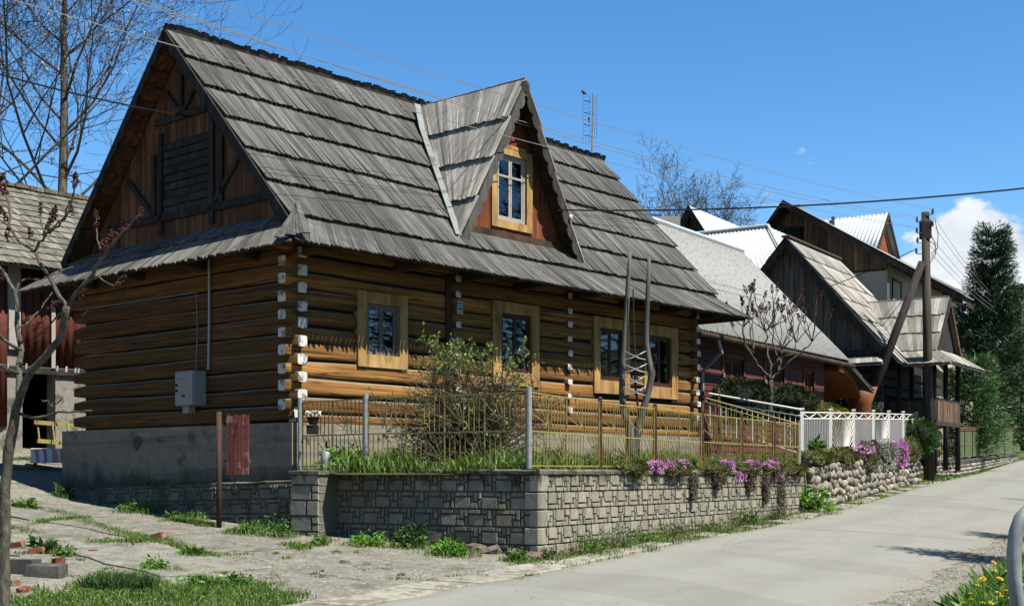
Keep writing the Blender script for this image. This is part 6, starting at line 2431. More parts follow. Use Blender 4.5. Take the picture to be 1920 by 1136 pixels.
xm0, xm1 = FB_.on_y(13, 640, BY).x, FB_.on_y(35, 640, BY).x
mb = MB(); mb.box(xm0, xm1, BY - 0.10, BY - 0.03, FB_.on_y(20, 655, BY).z, sh1 + 1.2); mb.build('white_board', M_WHITEFRAME, barn)
mb = MB(); xb = FB_.on_y(92, 640, BY).x; mb.box(xb, xb + 0.10, BY - 0.12, BY - 0.09, sh0, sh1 + 0.2); mb.build('pale_batten', M_WHITEFRAME, barn)
mb = MB(); mb.box(-9, 7, BY - 0.08, BY - 0.002, sh0 - 0.16, sh0 - 0.01); mb.build('lintel_beam', M_DARKWOOD, barn)
mb = MB(); mb.prism([(-9.0, BY, e_.z), (-9.0, BY + 6.8, e_.z), (-9.0, BY + 3.4, r_.z)], (0.1, 0, 0)); mb.box(-9.0, -8.9, BY + 0.4, BY + 6.8, -0.5, e_.z); mb.build('side_wall', M_BARNWALL, barn)
# ------------------------------------------------------------------ poles, wires and fittings
def catenary(a, b, sag, n=16):
    a, b = Vector(a), Vector(b)
    return [a.lerp(b, i / n) + Vector((0, 0, -sag * 4 * (i / n) * (1 - i / n))) for i in range(n + 1)]


def insulator(mb_p, p, d, parent, mat=None):
    mb = MB()
    d = Vector(d)
    mb.tube([p, p + d * 0.6, p + d * 0.6 + Vector((0, 0, 0.05)), p + d * 0.6 + Vector((0, 0, 0.20))], [0.016, 0.016, 0.05, 0.03], 6)
    mb.build('insulator', mat or M_PORC, parent)
    return p + d * 0.6 + Vector((0, 0, 0.18))


pole_b, pole_t = P(1743, 905, 45.9), P(1735, 398, 45.9)
pole = thing('utility_pole', 'dark wooden utility pole with diagonal brace at the cobble wall end', 'pole', pole_b)
PO = -pole_b
mb = MB()
mb.tube([pole_b + PO - Vector((0, 0, 0.3)), pole_b.lerp(pole_t, 0.5) + PO, pole_t + PO], [0.185, 0.16, 0.135], 12)
mb.build('shaft', M_POLE, pole, True)
mb = MB()
mb.tube([P(1729, 492, 45.7) + PO, P(1680, 622, 45.5) + PO, P(1598, 842, 45.2) + PO], [0.14, 0.15, 0.165], 10)
mb.build('brace', M_BRACEWOOD, pole, True)
mb = MB()
tp = pole_t + PO
mb.box(tp.x - 0.17, tp.x + 0.17, tp.y - 0.17, tp.y + 0.17, tp.z - 0.95, tp.z - 0.30)
mb.build('head_plate', M_BLACKTAR, pole)
anchors = {}
for key, (x, y, s) in {'a': (1735, 402, 1), 'b': (1732, 417, -1), 'c': (1735, 425, 1), 'd': (1732, 437, -1), 'e': (1733, 456, -1), 'f': (1731, 476, -1)}.items():
    p = P(x, y, 45.75) + PO
    anchors[key] = insulator(None, p, (0.42 * s, -0.05, 0), pole) - PO
mb = MB()
for k, (x0, y0, x1, y1) in enumerate(((1753, 412, 1752, 480), (1746, 440, 1750, 488), (1740, 450, 1753, 470))):
    a, b = P(x0, y0, 45.8) + PO, P(x1, y1, 45.8) + PO
    mb.tube([a, a.lerp(b, 0.4) + Vector((0.12, 0, 0)), a.lerp(b, 0.8) + Vector((0.1, 0, 0)), b + Vector((-0.12, 0, -0.1))], 0.014, 4)
mb.build('jumper_cable', M_CABLEBLACK, pole)


def wire(pts, r, mat, label, name='overhead_wire', group='overhead wires'):
    mb = MB()
    c = sum(pts, Vector()) / len(pts)
    mb.tube([p - c for p in pts], r, 4)
    o = mb.build(name, mat)
    o.location = c
    return tag(o, label, 'wire', group)


wire(catenary(anchors['a'], P(-250, -212, 15.0), 0.35), 0.0085, M_CABLE, 'uppermost thin grey overhead wire running from the pole top across the sky', group=None)
wire(catenary(anchors['b'], P(-250, -161, 14.5), 0.40), 0.0085, M_CABLE, 'upper of two close grey wires crossing above the dormer', group=None)
wire(catenary(anchors['c'], P(-250, -178, 14.8), 0.55), 0.0085, M_CABLE, 'lower of two close grey wires crossing above the dormer', group=None)
wire(catenary(anchors['d'], P(-250, -78, 14.2), 0.30), 0.0085, M_CABLE, 'thin grey wire crossing the dormer window and the gable apex', group=None)
wire(catenary(P(393, 224, 23.6), P(-250, 65, 16.0), 0.12), 0.016, M_CABLEBLACK, 'black service cable coming in to the shaded gable', group=None)
wire(catenary(P(1046, 394, 24.5), P(2300, 305, 22.0), 0.25), 0.018, M_CABLEBLACK, 'thick black cable from the dormer verge to the sky at right', group=None)
wire(catenary(anchors['f'], P(1500, 556, 47.0), 0.1), 0.02, M_CABLEBLACK, 'black cable from the pole down to the grey plank gable', group=None)
mb = MB(); mb.blob((0, 0, 0), (0.05, 0.05, 0.07), 8, 6, 0.02)
o = mb.build('insulator', M_PORCW, None, True); o.location = HM @ Vector((7.02, -0.1, 5.18)); tag(o, 'white porcelain insulator on the right verge of the dormer', 'insulator')

fp_b, fp_t = P(1917, 842, 96), P(1916, 565, 96)
fpole = thing('utility_pole', 'far wooden utility pole at the right edge beside the conifer', 'pole', fp_b)
mb = MB(); mb.tube([Vector((0, 0, -1)), fp_t - fp_b], [0.17, 0.12], 8); mb.build('shaft', M_POLE, fpole, True)
mb = MB(); tpz = (fp_t - fp_b).z; mb.box(-0.7, 0.7, -0.06, 0.06, tpz - 0.5, tpz - 0.38); mb.build('crossarm', M_POLE, fpole)
for k, (x, y) in enumerate(((1752, 408), (1752, 425), (1742, 440), (1742, 458), (1746, 476))):
    wire(catenary(P(x, y, 45.8), fp_t + Vector((-0.6 + 0.3 * k, 0, -0.3 - 0.35 * k)), 0.7), 0.0085, M_CABLE, '%s of the five wires descending from the braced pole to the far pole' % ('uppermost', 'second', 'third', 'fourth', 'lowest')[k], group='wires to the far pole')

# street pole outside the frame at the right whose shadow falls on the road
sp = Vector((18.3, 35.3, 0)); sp.z = hgt(sp.x, sp.y)
spole = thing('street_pole', 'plain wooden pole beside the road whose shadow crosses the asphalt', 'pole', sp)
mb = MB(); mb.tube([(0, 0, -0.4), (0, 0, 7.3)], [0.16, 0.12], 10); mb.build('shaft', M_POLE, spole, True)

# television aerial on the ridge
ant = thing('television_aerial', 'old grid television aerial on a mast above the roof ridge', 'aerial', HM @ Vector((12.12, YR, ZR)), 0)
mb = MB(); mb.tube([(0, 0, -0.4), (0.05, 0, 1.62)], [0.03, 0.026], 6); mb.build('mast', M_GALV, ant)
mb = MB()
for i in range(13):
    z = 0.42 + i * 0.095
    mb.bar((-0.22, 0.0, z - 0.04), (-0.05, 0.0, z), 0.004, 0.004)
for x in (-0.22, -0.05):
    mb.bar((x, 0, 0.36), (x, 0, 1.60), 0.006, 0.006)
for i in range(10):
    z = 0.5 + i * 0.115
    mb.bar((0.06, 0.02, z), (0.14, 0.02, z + 0.03), 0.004, 0.004)
for x in (0.08, 0.13):
    mb.bar((x, 0.02, 0.48), (x, 0.02, 1.6), 0.005, 0.005)
mb.build('reflector_grid', M_BLACKTAR, ant)
mb = MB()
for z in (0.55, 0.82, 1.12, 1.42):
    mb.bar((-0.20, -0.03, z + 0.02), (-0.02, 0.0, z), 0.022, 0.012)
mb.box(-0.09, -0.05, -0.03, 0.03, 0.92, 1.02)
mb.build('dipole', M_BLACK, ant)
bird = MB()
bp_ = [(-0.09, 0.0, 0.0), (-0.05, 0, 0.015), (0.0, 0, 0.04), (0.035, 0, 0.075), (0.055, 0, 0.095), (0.075, 0, 0.095), (0.095, 0, 0.092)]
bird.tube(bp_, [0.008, 0.018, 0.036, 0.03, 0.024, 0.014, 0.002], 8)
o = bird.build('bird', M_BLACK, None, True)
o.location = HM @ Vector((12.12, YR, ZR)) + Vector((-0.19, 0, 1.60)); o.rotation_euler = (0, 0, R(150))
tag(o, 'small dark bird perched on the aerial', 'bird')

# red gate leaf on its steel post by the gable
gp = Vector((-4.64, 20.27, 0)); gp.z = hgt(gp.x, gp.y)
gate = thing('picket_gate', 'open faded red picket gate leaf hung on a rusty steel post', 'gate', gp)
mb = MB(); mb.tube([(0, 0, -0.3), (0, 0, 1.83)], 0.042, 10); mb.build('post', M_OXDARK, gate, True)
gdir = Vector((0.92, -0.25, 0)).normalized()
for k in range(6):
    s = 0.16 + k * 0.066
    mb = MB()
    a = gdir * s + Vector((0, 0, 0.83 + random.uniform(-.01, .01)))
    b = gdir * s + Vector((0, 0, 1.78 + random.uniform(-.02, .02)))
    mb.bar(a, b, 0.052, 0.018, up=gdir.cross(Vector((0, 0, 1))))
    mb.build('picket', M_OXRED, gate)
mb = MB()
back = Vector((0.25, 0.92, 0)) * 0.022
for z in (1.05, 1.62):
    mb.bar(gdir * 0.02 + back + Vector((0, 0, z)), gdir * 0.53 + back + Vector((0, 0, z)), 0.02, 0.05)
mb.bar(gdir * 0.16 + back * 0.9 + Vector((0, 0, 1.0)), gdir * 0.36 - back + Vector((0, 0, 1.7)), 0.02, 0.04)
mb.build('rail', M_OXRED, gate)

# planter with white flowers hanging inside the corner panel
pl_ = thing('flower_planter', 'small hanging planter of white flowers by the house corner', 'planter', P(587, 790, 20.4))
mb = MB(); mb.tube([(0, 0, -0.05), (0, 0, 0.06), (0, 0, 0.07)], [0.06, 0.10, 0.11], 10); mb.build('pot', M_BLACKTAR, pl_)
mb = MB(); mb.box(-0.10, 0.08, -0.04, 0.08, -0.2, -0.06); mb.build('bracket', M_BLACKTAR, pl_)
mb = MB()
for i in range(60):
    c = Vector((random.uniform(-0.13, 0.12), random.uniform(-0.08, 0.08), random.uniform(0.08, 0.17)))
    mb.blob(c, (0.02, 0.02, 0.014), 5, 3, 0.2, 0 if random.random() < 0.75 else 1)
mb.build('blossom', [M_WHITEPETAL, M_WEED], pl_)

# iron hand pump behind the corner fence panel
hp = thing('hand_pump', 'old grey hand pump with a black lever behind the corner fence panel', 'pump', P(610, 876, 20.35))
mb = MB(); mb.tube([(0, 0, -0.15), (0, 0, 0.12), (0.02, 0, 0.24), (0.02, 0, 0.27)], [0.09, 0.075, 0.085, 0.05], 10); mb.build('body', M_GALV, hp, True)
mb = MB(); mb.bar((0.0, -0.03, 0.36), (0.27, -0.03, 0.11), 0.03, 0.03); mb.tube([(0.02, 0, 0.25), (0.02, 0, 0.42)], 0.016, 6); mb.build('lever', M_BLACK, hp)

# forked trunk carved into a giant fork, with iron hooks
ft = thing('forked_trunk', 'weathered forked tree trunk with iron hooks standing before the windows', 'sculpture', P(1186, 872, 23.0))
FT = -P(1186, 872, 23.0)
def pxline(pts, Y, off):
    return [P(x, y, Y + (dy[0] if dy else 0)) + off for (x, y, *dy) in pts]
mb = MB()
mb.tube(pxline([(1186, 880), (1185, 840), (1181, 800), (1170, 775), (1166, 740), (1167, 690), (1172, 620), (1176, 560), (1179, 510), (1181, 472)], 23.0, FT), [0.13, 0.12, 0.085, 0.062, 0.057, 0.055, 0.050, 0.045, 0.04, 0.028], 10)
mb.tube(pxline([(1188, 870), (1190, 830), (1199, 790), (1210, 755), (1219, 720), (1222, 700), (1216, 675), (1211, 640), (1213, 590), (1215, 540), (1217, 482)], 23.0, FT), [0.10, 0.10, 0.08, 0.065, 0.06, 0.066, 0.062, 0.053, 0.047, 0.042, 0.028], 10)
mb.build('prong', M_CHARWOOD, ft, True)
mb = MB()
mb.tube(pxline([(1187, 542, -0.1), (1188, 600, -0.1), (1190, 670, -0.1), (1191, 720, -0.1), (1195, 755, -0.1), (1199, 780, -0.05)], 23.0, FT), [0.012, 0.014, 0.022, 0.022, 0.02, 0.015], 6)
mb.build('iron_rod', M_BLACKTAR, ft)
mb = MB()
for (y, w) in ((668, 20), (692, 22), (715, 18), (735, 20)):
    for s in (-1, 1):
        for d in (-1, 1):
            mb.tube(pxline([(1191, y, -0.12), (1191 + s * w * 0.45, y + d * 4, -0.14), (1191 + s * w, y + d * 8 - 2, -0.1)], 23.0, FT), [0.013, 0.011, 0.006], 5)
mb.build('hook', M_GALV, ft)

# things in the yard in front of the barn: yellow ladder, striped blanket on a bench, washing line
lad = thing('yellow_ladder', 'yellow ladder lying on its side before the barn doorway', 'ladder', P(110, 815, 28.6))
LO = -P(110, 815, 28.6)
mb = MB(); mb.bar(P(64, 791, 28.2) + LO, P(157, 799, 29.0) + LO, 0.05, 0.09); mb.build('side_rail', M_YELLOW, lad)
mb = MB(); mb.bar(P(70, 826, 28.1) + LO, P(157, 833, 28.9) + LO, 0.05, 0.09); mb.build('side_rail', M_YELLOW, lad)
for k in range(4):
    x = 70 + k * 28
    mb = MB(); mb.bar(P(x, 793, 28.3) + LO, P(x + 4, 828, 28.25) + LO, 0.03, 0.03); mb.build('rung', M_YELLOW, lad)


def blanket_mat():
    M = Mat('striped_wool_blanket', 0.95, 0.1)
    v = M.coord((1, 1, 1), TH, 'obj')
    s = M.n('ShaderNodeSeparateXYZ')
    M.l(v, s.inputs[0])
    w = M.mth('FRACT', M.mth('MULTIPLY', s.outputs[0], 4.2))
    c = M.ramp(w, [(0.0, (0.62, 0.58, 0.52)), (0.22, (0.62, 0.58, 0.52)), (0.26, (0.50, 0.20, 0.20)), (0.5, (0.55, 0.26, 0.25)), (0.54, (0.66, 0.62, 0.57)), (0.72, (0.60, 0.55, 0.5)), (0.76, (0.26, 0.10, 0.24)), (0.9, (0.30, 0.13, 0.27)), (0.95, (0.6, 0.56, 0.5))])
    M.color(c, 0.8)
    return M.m


bl_p = P(100, 836, 27.8)
bl = thing('draped_bench', 'low bench under a pink and white striped blanket near the barn', 'bench', (bl_p.x, bl_p.y, hgt(bl_p.x, bl_p.y)), TH * 0.35)
mb = MB()
V, Fc = [], []
nx = 20
for i in range(nx + 1):
    x = -0.45 + 0.9 * i / nx
    wv = 0.02 * math.sin(i * 1.9)
    for (y, z) in ((-0.25 + wv, 0.12), (-0.24 + wv * 0.6, 0.28), (-0.22, 0.42), (0.0, 0.44), (0.22, 0.42), (0.25, 0.15)):
        V.append((x, y, z))
for i in range(nx):
    for k in range(5):
        Fc.append((i * 6 + k, (i + 1) * 6 + k, (i + 1) * 6 + k + 1, i * 6 + k + 1))
mb.add(V, Fc)
mb.build('blanket', blanket_mat(), bl, True)
mb = MB(); mb.box(-0.42, 0.42, -0.2, 0.2, 0.36, 0.405)
for x in (-0.4, 0.34):
    mb.box(x, x + 0.06, -0.18, 0.18, 0.0, 0.358)
mb.build('bench_frame', M_DARKWOOD, bl)
cl = thing('washing_line', 'washing line with a few pegs strung in front of the barn', 'washing line', P(80, 688, 28.0))
CLO = -P(80, 688, 28.0)
mb = MB(); mb.tube([q + CLO for q in catenary(P(-20, 680, 28.0), P(157, 693, 28.6), 0.02)], 0.007, 4); mb.build('line', M_CABLE, cl)
for x in (16, 36, 50, 108, 125, 142, 148):
    p = P(x, 681 + (x + 10) * 0.075, 28.1) + CLO
    mb = MB(); mb.bar(p + Vector((0, 0, 0.05)), p - Vector((0.01, 0, 0.07)), 0.022, 0.03); mb.build('peg', M_WHITE if x % 2 else M_METALBLUE, cl)

# bent tube railing at the roadside on the right
gr = thing('tube_railing', 'silver tube railing end curving up at the right edge', 'railing', (2.3, 5.6, hgt(2.3, 5.6)))
GRO = -Vector((2.3, 5.6, hgt(2.3, 5.6)))
mb = MB()
pts = [P(1935, 1330, 5.6), P(1918, 1220, 5.55), P(1908, 1136, 5.5), P(1902, 1080, 5.5), P(1901, 1035, 5.5), P(1905, 998, 5.5), P(1914, 972, 5.5), P(1930, 955, 5.52), P(1955, 948, 5.55), P(2100, 948, 5.7), P(2500, 950, 6.2)]
mb.tube([p + GRO for p in pts], 0.031, 14)
mb.build('bent_tube', M_GALV, gr, True)
mb = MB()
for p in (P(2100, 948, 5.7), P(2480, 950, 6.2)):
    mb.tube([p + GRO, p + GRO - Vector((0, 0, 1.4))], 0.026, 10)
mb.build('railing_post', M_GALV, gr, True)

# bricks and lumps of masonry lying in the yard
def on_ground(px, py):
    k, m = (px - CX) / F_PX, (YH - py) / F_PX
    t = 5.0
    while t < 200 and m * t > hgt(k * t, t):
        t += 0.05
    return Vector((k * t, t, m * t))


for i, (px, py, w, lab) in enumerate(((38, 1062, 0.42, 'larger'), (88, 1068, 0.40, 'smaller'))):
    p = on_ground(px, py + 12)
    mb = MB()
    V = [(sx * w / 2 * random.uniform(.92, 1.05), sy * 0.12 * random.uniform(.9, 1.1), z * random.uniform(.9, 1.05)) for z in (-0.04, 0.17 - 0.03 * i) for (sx, sy) in ((-1, -1), (1, -1), (1, 1), (-1, 1))]
    mb.hexa(V)
    o = mb.build('concrete_lump', M_DARKSLAB); o.location = p; o.rotation_euler = (0.03, 0, -0.15)
    tag(o, '%s broken concrete block lying by the sumac trunk' % lab, 'block')
for i, (px, py, s, lab) in enumerate(((33, 1038, .10, 'upright broken red brick on top of the concrete lump'), (110, 1052, .12, 'flat red brick beside the concrete lump'), (303, 1006, .16, 'large red brick fragment in the grass joint of the yard'), (285, 1004, .08, 'small red brick fragment beside the larger one in the yard'), (174, 1031, .06, 'small round brick chip on the pale slab'),
                                      (22, 1092, .09, 'broken brick at the foot of the sumac trunk'), (70, 1048, .09, 'half brick between the two concrete lumps'), (45, 1105, .08, 'chipped brick in the grass edge near the sumac'))):
    p = on_ground(px, py + 5)
    mb = MB()
    V = [(sx * s * random.uniform(.75, 1.1), sy * s * 0.5 * random.uniform(.8, 1.1), z * s * 0.55 * random.uniform(.8, 1.1)) for z in (-0.2, 1) for (sx, sy) in ((-1, -1), (1, -1), (1, 1), (-1, 1))]
    mb.hexa(V)
    o = mb.build('brick_fragment', M_BRICK); o.location = p + Vector((0, 0, 0.01 + (0.12 if i in (0, 6) else 0))); o.rotation_euler = (random.uniform(-.2, .2), random.uniform(-.2, .2), random.uniform(0, 3))
    tag(o, lab, 'brick')
# ------------------------------------------------------------------ plants
def rvec(rs, s=1.0):
    return Vector((rs.gauss(0, s), rs.gauss(0, s), rs.gauss(0, s)))


def grow(mb, rs, p, d, L, r, level, maxl, tips, up=0.15, wig=0.16, kids=(4, 3, 3), spread=0.75, sides=(7, 5, 4, 3, 3), taper=0.3, ratio=0.62, start=0.25, minr=0.004):
    """one limb as a bent tapering tube, then its side shoots"""
    n = max(3, int(6 - level))
    pts, rad, dirs = [p.copy()], [r], [d.copy()]
    q, dd = p.copy(), d.normalized()
    for i in range(n):
        dd = (dd + rvec(rs, wig) + Vector((0, 0, up))).normalized()
        q = q + dd * (L / n)
        pts.append(q.copy())
        rad.append(max(minr, r * (1 - (1 - taper) * (i + 1) / n)))
        dirs.append(dd.copy())
    mb.tube(pts, rad, sides[min(level, 4)], cap=False)
    if level >= maxl:
        tips.append((pts[-1], dirs[-1]))
        if len(pts) > 2:
            tips.append((pts[-2], dirs[-2]))
        return
    k = kids[min(level, len(kids) - 1)]
    for i in range(k):
        t = start + (1 - start) * (i + rs.uniform(0.2, 0.9)) / k
        f = t * n
        j = min(n - 1, int(f))
        base = pts[j].lerp(pts[j + 1], f - j)
        rr = rad[j] + (rad[j + 1] - rad[j]) * (f - j)
        side = dirs[j].orthogonal().normalized()
        side.rotate(Matrix.Rotation(rs.uniform(0, 6.283) + i * 2.4, 3, dirs[j]))
        nd = (dirs[j] * (1 - spread * 0.45) + side * spread).normalized()
        grow(mb, rs, base, nd, L * ratio * (1.15 - 0.5 * t) * rs.uniform(0.8, 1.15), max(minr, rr * 0.62), level + 1, maxl, tips, up, wig, kids, spread, sides, taper, ratio, start, minr)
    grow(mb, rs, pts[-1], dirs[-1], L * ratio * 0.8, rad[-1], level + 1, maxl, tips, up, wig, kids, spread, sides, taper, ratio, start, minr)


def leaf_soup(name, centers, dirs, size, mat, parent, aspect=0.5, jit=0.5, seed=1, droop=0.0, mi=None, mats=None):
    """small pointed leaves, one per centre, as one joined part"""
    rng = np.random.default_rng(seed)
    C = np.asarray(centers, dtype=float)
    n = len(C)
    D = np.asarray(dirs, dtype=float) + rng.normal(0, jit, (n, 3))
    D[:, 2] -= droop
    D /= np.linalg.norm(D, axis=1, keepdims=True) + 1e-9
    S = np.cross(D, rng.normal(0, 1, (n, 3)))
    S /= np.linalg.norm(S, axis=1, keepdims=True) + 1e-9
    ln = size * rng.uniform(0.6, 1.35, (n, 1))
    w = ln * aspect * 0.5
    N = np.cross(D, S)
    v0 = C
    v1 = C + D * ln * 0.45 + S * w + N * ln * 0.08
    v2 = C + D * ln
    v3 = C + D * ln * 0.45 - S * w + N * ln * 0.08
    V = np.stack([v0, v1, v2, v3], 1).reshape(-1, 3)
    Fc = np.arange(n * 4).reshape(n, 4)
    return np_mesh(name, V, Fc, mats or mat, rng.uniform(0, 1, n), parent, mi=mi)


def blades(name, pos, h, mat, parent=None, w=0.008, lean=0.35, seed=3, hvar=0.5, az=None):
    """grass blades: three-triangle bent strips"""
    rng = np.random.default_rng(seed)
    Pn = np.asarray(pos, dtype=float)
    n = len(Pn)
    hh = (np.asarray(h) if np.ndim(h) else np.full(n, h)) * rng.uniform(1 - hvar, 1 + hvar * 0.6, n)
    a = rng.uniform(0, 2 * np.pi, n)
    side = np.stack([np.cos(a), np.sin(a), np.zeros(n)], 1)
    b = rng.uniform(0, 2 * np.pi, n)
    ben = np.stack([np.cos(b), np.sin(b), np.zeros(n)], 1) * (rng.uniform(0.1, 1.0, n) * lean * hh)[:, None]
    upv = np.zeros((n, 3)); upv[:, 2] = 1
    ww = w * rng.uniform(0.6, 1.4, n)
    v0 = Pn - side * ww[:, None]
    v1 = Pn + side * ww[:, None]
    mid = Pn + upv * (hh * 0.55)[:, None] + ben * 0.35
    v2 = mid - side * (ww * 0.75)[:, None]
    v3 = mid + side * (ww * 0.75)[:, None]
    v4 = Pn + upv * (hh * (1 - 0.25 * lean))[:, None] + ben
    V = np.stack([v0, v1, v2, v3, v4], 1).reshape(-1, 3)
    k = np.arange(n)[:, None] * 5
    Fc = np.concatenate([k + np.array([[0, 1, 3]]), k + np.array([[0, 3, 2]]), k + np.array([[2, 3, 4]])], 0)
    r = np.tile(rng.uniform(0, 1, n), 3)
    return np_mesh(name, V, Fc, mat, r, parent)


def plant(name, label, cat, p, group=None, rz=0.0):
    return thing(name, label, cat, p, rz, group)


# --- bare trees
def bare_tree(label, base, height, r, seed, lean=(0, 0), kids=(9, 4, 4, 3), maxl=4, spread=0.8, up=0.10, ratio=0.55, trunk_frac=0.9, start=0.3, buds=True, mat=None, twig=None, bud_size=0.10, group=None):
    rs = random.Random(seed)
    t = plant('bare_tree', label, 'tree', base, group)
    mb = MB()
    tips = []
    # trunk with limbs
    n = 9
    pts, rad, dirs = [], [], []
    q = Vector((0, 0, -0.3))
    dd = Vector((lean[0], lean[1], 1)).normalized()
    for i in range(n + 1):
        pts.append(q.copy()); rad.append(r * (1 - 0.85 * i / n)); dirs.append(dd.copy())
        dd = (dd + rvec(rs, 0.04) + Vector((0, 0, 0.05))).normalized()
        q = q + dd * (height * trunk_frac / n)
    mb.tube(pts, rad, 10, cap=False)
    mb.build('trunk', mat or M_BARK, t, True)
    mc = MB()
    k = kids[0]
    for i in range(k):
        tt = start + (1 - start) * (i + rs.uniform(0, 0.8)) / k
        f = tt * n
        j = min(n - 1, int(f))
        basep = pts[j].lerp(pts[j + 1], f - j)
        a = i * 2.4 + rs.uniform(-0.5, 0.5)
        nd = Vector((math.cos(a) * spread, math.sin(a) * spread, 0.75)).normalized()
        grow(mc, rs, basep, nd, height * (0.40 - 0.20 * tt) * rs.uniform(0.75, 1.2), rad[j] * 0.34, 1, maxl, tips, up, 0.14, kids, spread, (7, 5, 4, 3, 3), 0.3, ratio, 0.2, 0.0080 * max(1, base[1] / 60))
    mc.build('branches', twig or M_TWIG, t)
    if buds and tips:
        C = np.array([tuple(p + rvec(rs, 0.05)) for p, d in tips for _ in range(2)])
        D = np.array([tuple(d) for p, d in tips for _ in range(2)])
        leaf_soup('buds', C, D, bud_size, M_BUD, t, 0.5, 0.6, seed)
    return t


gpos = lambda x, y: Vector((x, y, hgt(x, y)))
bare_tree('tall bare ash tree with pale trunk rising behind the barn', gpos((105 - CX) / F_PX * 46, 46), 23.5, 0.25, 21, kids=(28, 7, 4, 3), maxl=4, spread=0.72, start=0.26)
bare_tree('bare tree partly cut by the frame left of the ash', gpos((-70 - CX) / F_PX * 42, 42), 22, 0.24, 22, kids=(20, 6, 4, 3), maxl=4, spread=0.75, start=0.28)
bare_tree('bare tree whose twigs show just above the gable apex', gpos((385 - CX) / F_PX * 60, 60), 18.9, 0.26, 23, kids=(10, 4, 3, 2), maxl=3, spread=0.7, start=0.4, buds=False)
bare_tree('rounded bare tree with several trunks beyond the log house ridge', gpos((1228 - CX) / F_PX * 85, 85), 17.4, 0.30, 24, kids=(22, 5, 4, 3), maxl=4, spread=0.85, start=0.45, buds=False, up=0.06, twig=M_BARK)
bare_tree('bare tree above the far pale sheet roof', gpos((1312 - CX) / F_PX * 88, 88), 17.2, 0.30, 25, lean=(0.05, 0), kids=(22, 5, 4, 3), maxl=4, spread=0.85, start=0.45, buds=False, up=0.06, twig=M_BARK)


# --- staghorn sumacs, traced limb by limb and given depth
def sumac(label, Y, limbs, cones, base, seed, r0, extra_tips=()):
    rs = random.Random(seed)
    t = plant('sumac_tree', label, 'tree', base)
    off = -Vector(base)
    mb = MB()
    for pts, ra, rb, dz in limbs:
        n = len(pts)
        W_ = []
        for i, (x, y) in enumerate(pts):
            W_.append(P(x, y, Y + dz * i / max(1, n - 1) + rs.uniform(-0.015, 0.015) * Y / 8) + off)
        # resample with slight knots
        Q, Rr = [], []
        for i in range(n - 1):
            for k in range(3):
                f = k / 3
                Q.append(W_[i].lerp(W_[i + 1], f) + rvec(rs, 0.004 * Y / 8))
                tt = (i + f) / (n - 1)
                Rr.append((ra + (rb - ra) * tt) * rs.uniform(0.93, 1.08))
        Q.append(W_[-1]); Rr.append(rb)
        mb.tube(Q, Rr, 9 if ra > 0.02 else 6)
    mb.build('limbs', M_SUMAC, t, True)
    for (x, y, ln, ang) in cones:
        mc = MB()
        a = R(ang)
        s = ln * Y / F_PX
        d = Vector((math.sin(a), rs.uniform(-.2, .2), math.cos(a))).normalized()
        c = P(x, y, Y) + off
        for k in range(34):
            u = rs.uniform(-0.5, 0.5)
            wd = s * 0.20 * (1 - (u + 0.1) ** 2 * 2.2)
            o_ = Vector((rs.gauss(0, 1), rs.gauss(0, 1), rs.gauss(0, 1))).normalized() * max(0.1 * s, wd)
            mc.blob(c + d * u * s + o_, (s * 0.075,) * 3, 5, 4, 0.25)
        mc.build('seed_cone', M_SUMACRED, t)
    return t


limbs = [
    ([(-4, 1400), (4, 1200), (7, 1080), (9, 996), (12, 877), (24, 799), (36, 746)], 0.0397, 0.0311, 0.0),
    ([(36, 746), (34, 700), (39, 656), (33, 609), (32, 575), (28, 545), (0, 502), (-30, 480)], 0.0210, 0.0094, 0.5),
    ([(39, 656), (20, 645), (0, 630), (-20, 620)], 0.0130, 0.0073, -0.4),
    ([(30, 770), (45, 720), (59, 695), (89, 665), (116, 627), (125, 576)], 0.0243, 0.0207, -0.3),
    ([(125, 576), (108, 548), (95, 525), (71, 484), (67, 470)], 0.0140, 0.0113, 0.3),
    ([(67, 470), (50, 464), (35, 453), (18, 425), (19, 404), (14, 374), (7, 345)], 0.0093, 0.0062, 0.3),
    ([(18, 425), (5, 415), (-8, 410)], 0.0056, 0.0047, 0.1),
    ([(67, 470), (72, 455), (83, 446), (92, 432), (110, 425), (125, 400), (133, 390), (139, 355), (141, 340)], 0.0093, 0.0052, -0.2),
    ([(83, 446), (80, 425), (76, 395)], 0.0061, 0.0047, 0.1),
    ([(90, 436), (100, 428), (118, 410), (130, 384)], 0.0056, 0.0047, -0.2),
    ([(125, 576), (146, 546), (173, 514), (190, 488), (202, 470), (225, 440), (245, 420), (262, 402)], 0.0158, 0.0052, -0.5),
    ([(190, 488), (188, 465), (182, 440), (180, 408)], 0.0065, 0.0047, 0.2),
    ([(160, 530), (185, 520), (212, 535), (225, 530)], 0.0056, 0.0041, -0.3),
    ([(125, 576), (110, 590), (85, 620), (60, 640)], 0.0065, 0.0047, 0.4),
    ([(35, 580), (28, 540), (45, 525), (75, 522), (110, 510), (138, 500)], 0.0075, 0.0041, 0.3),
    ([(30, 620), (55, 600), (75, 580), (98, 548)], 0.0075, 0.0041, 0.3),
    ([(40, 775), (60, 784), (90, 780), (107, 772), (140, 773), (172, 770)], 0.0112, 0.0047, -0.3),
    ([(90, 780), (97, 760), (89, 752), (78, 750)], 0.0061, 0.0041, -0.1),
    ([(97, 760), (110, 752), (118, 745)], 0.0047, 0.0041, 0.0),
    ([(33, 700), (12, 690), (-10, 680)], 0.0093, 0.0062, -0.3),
]
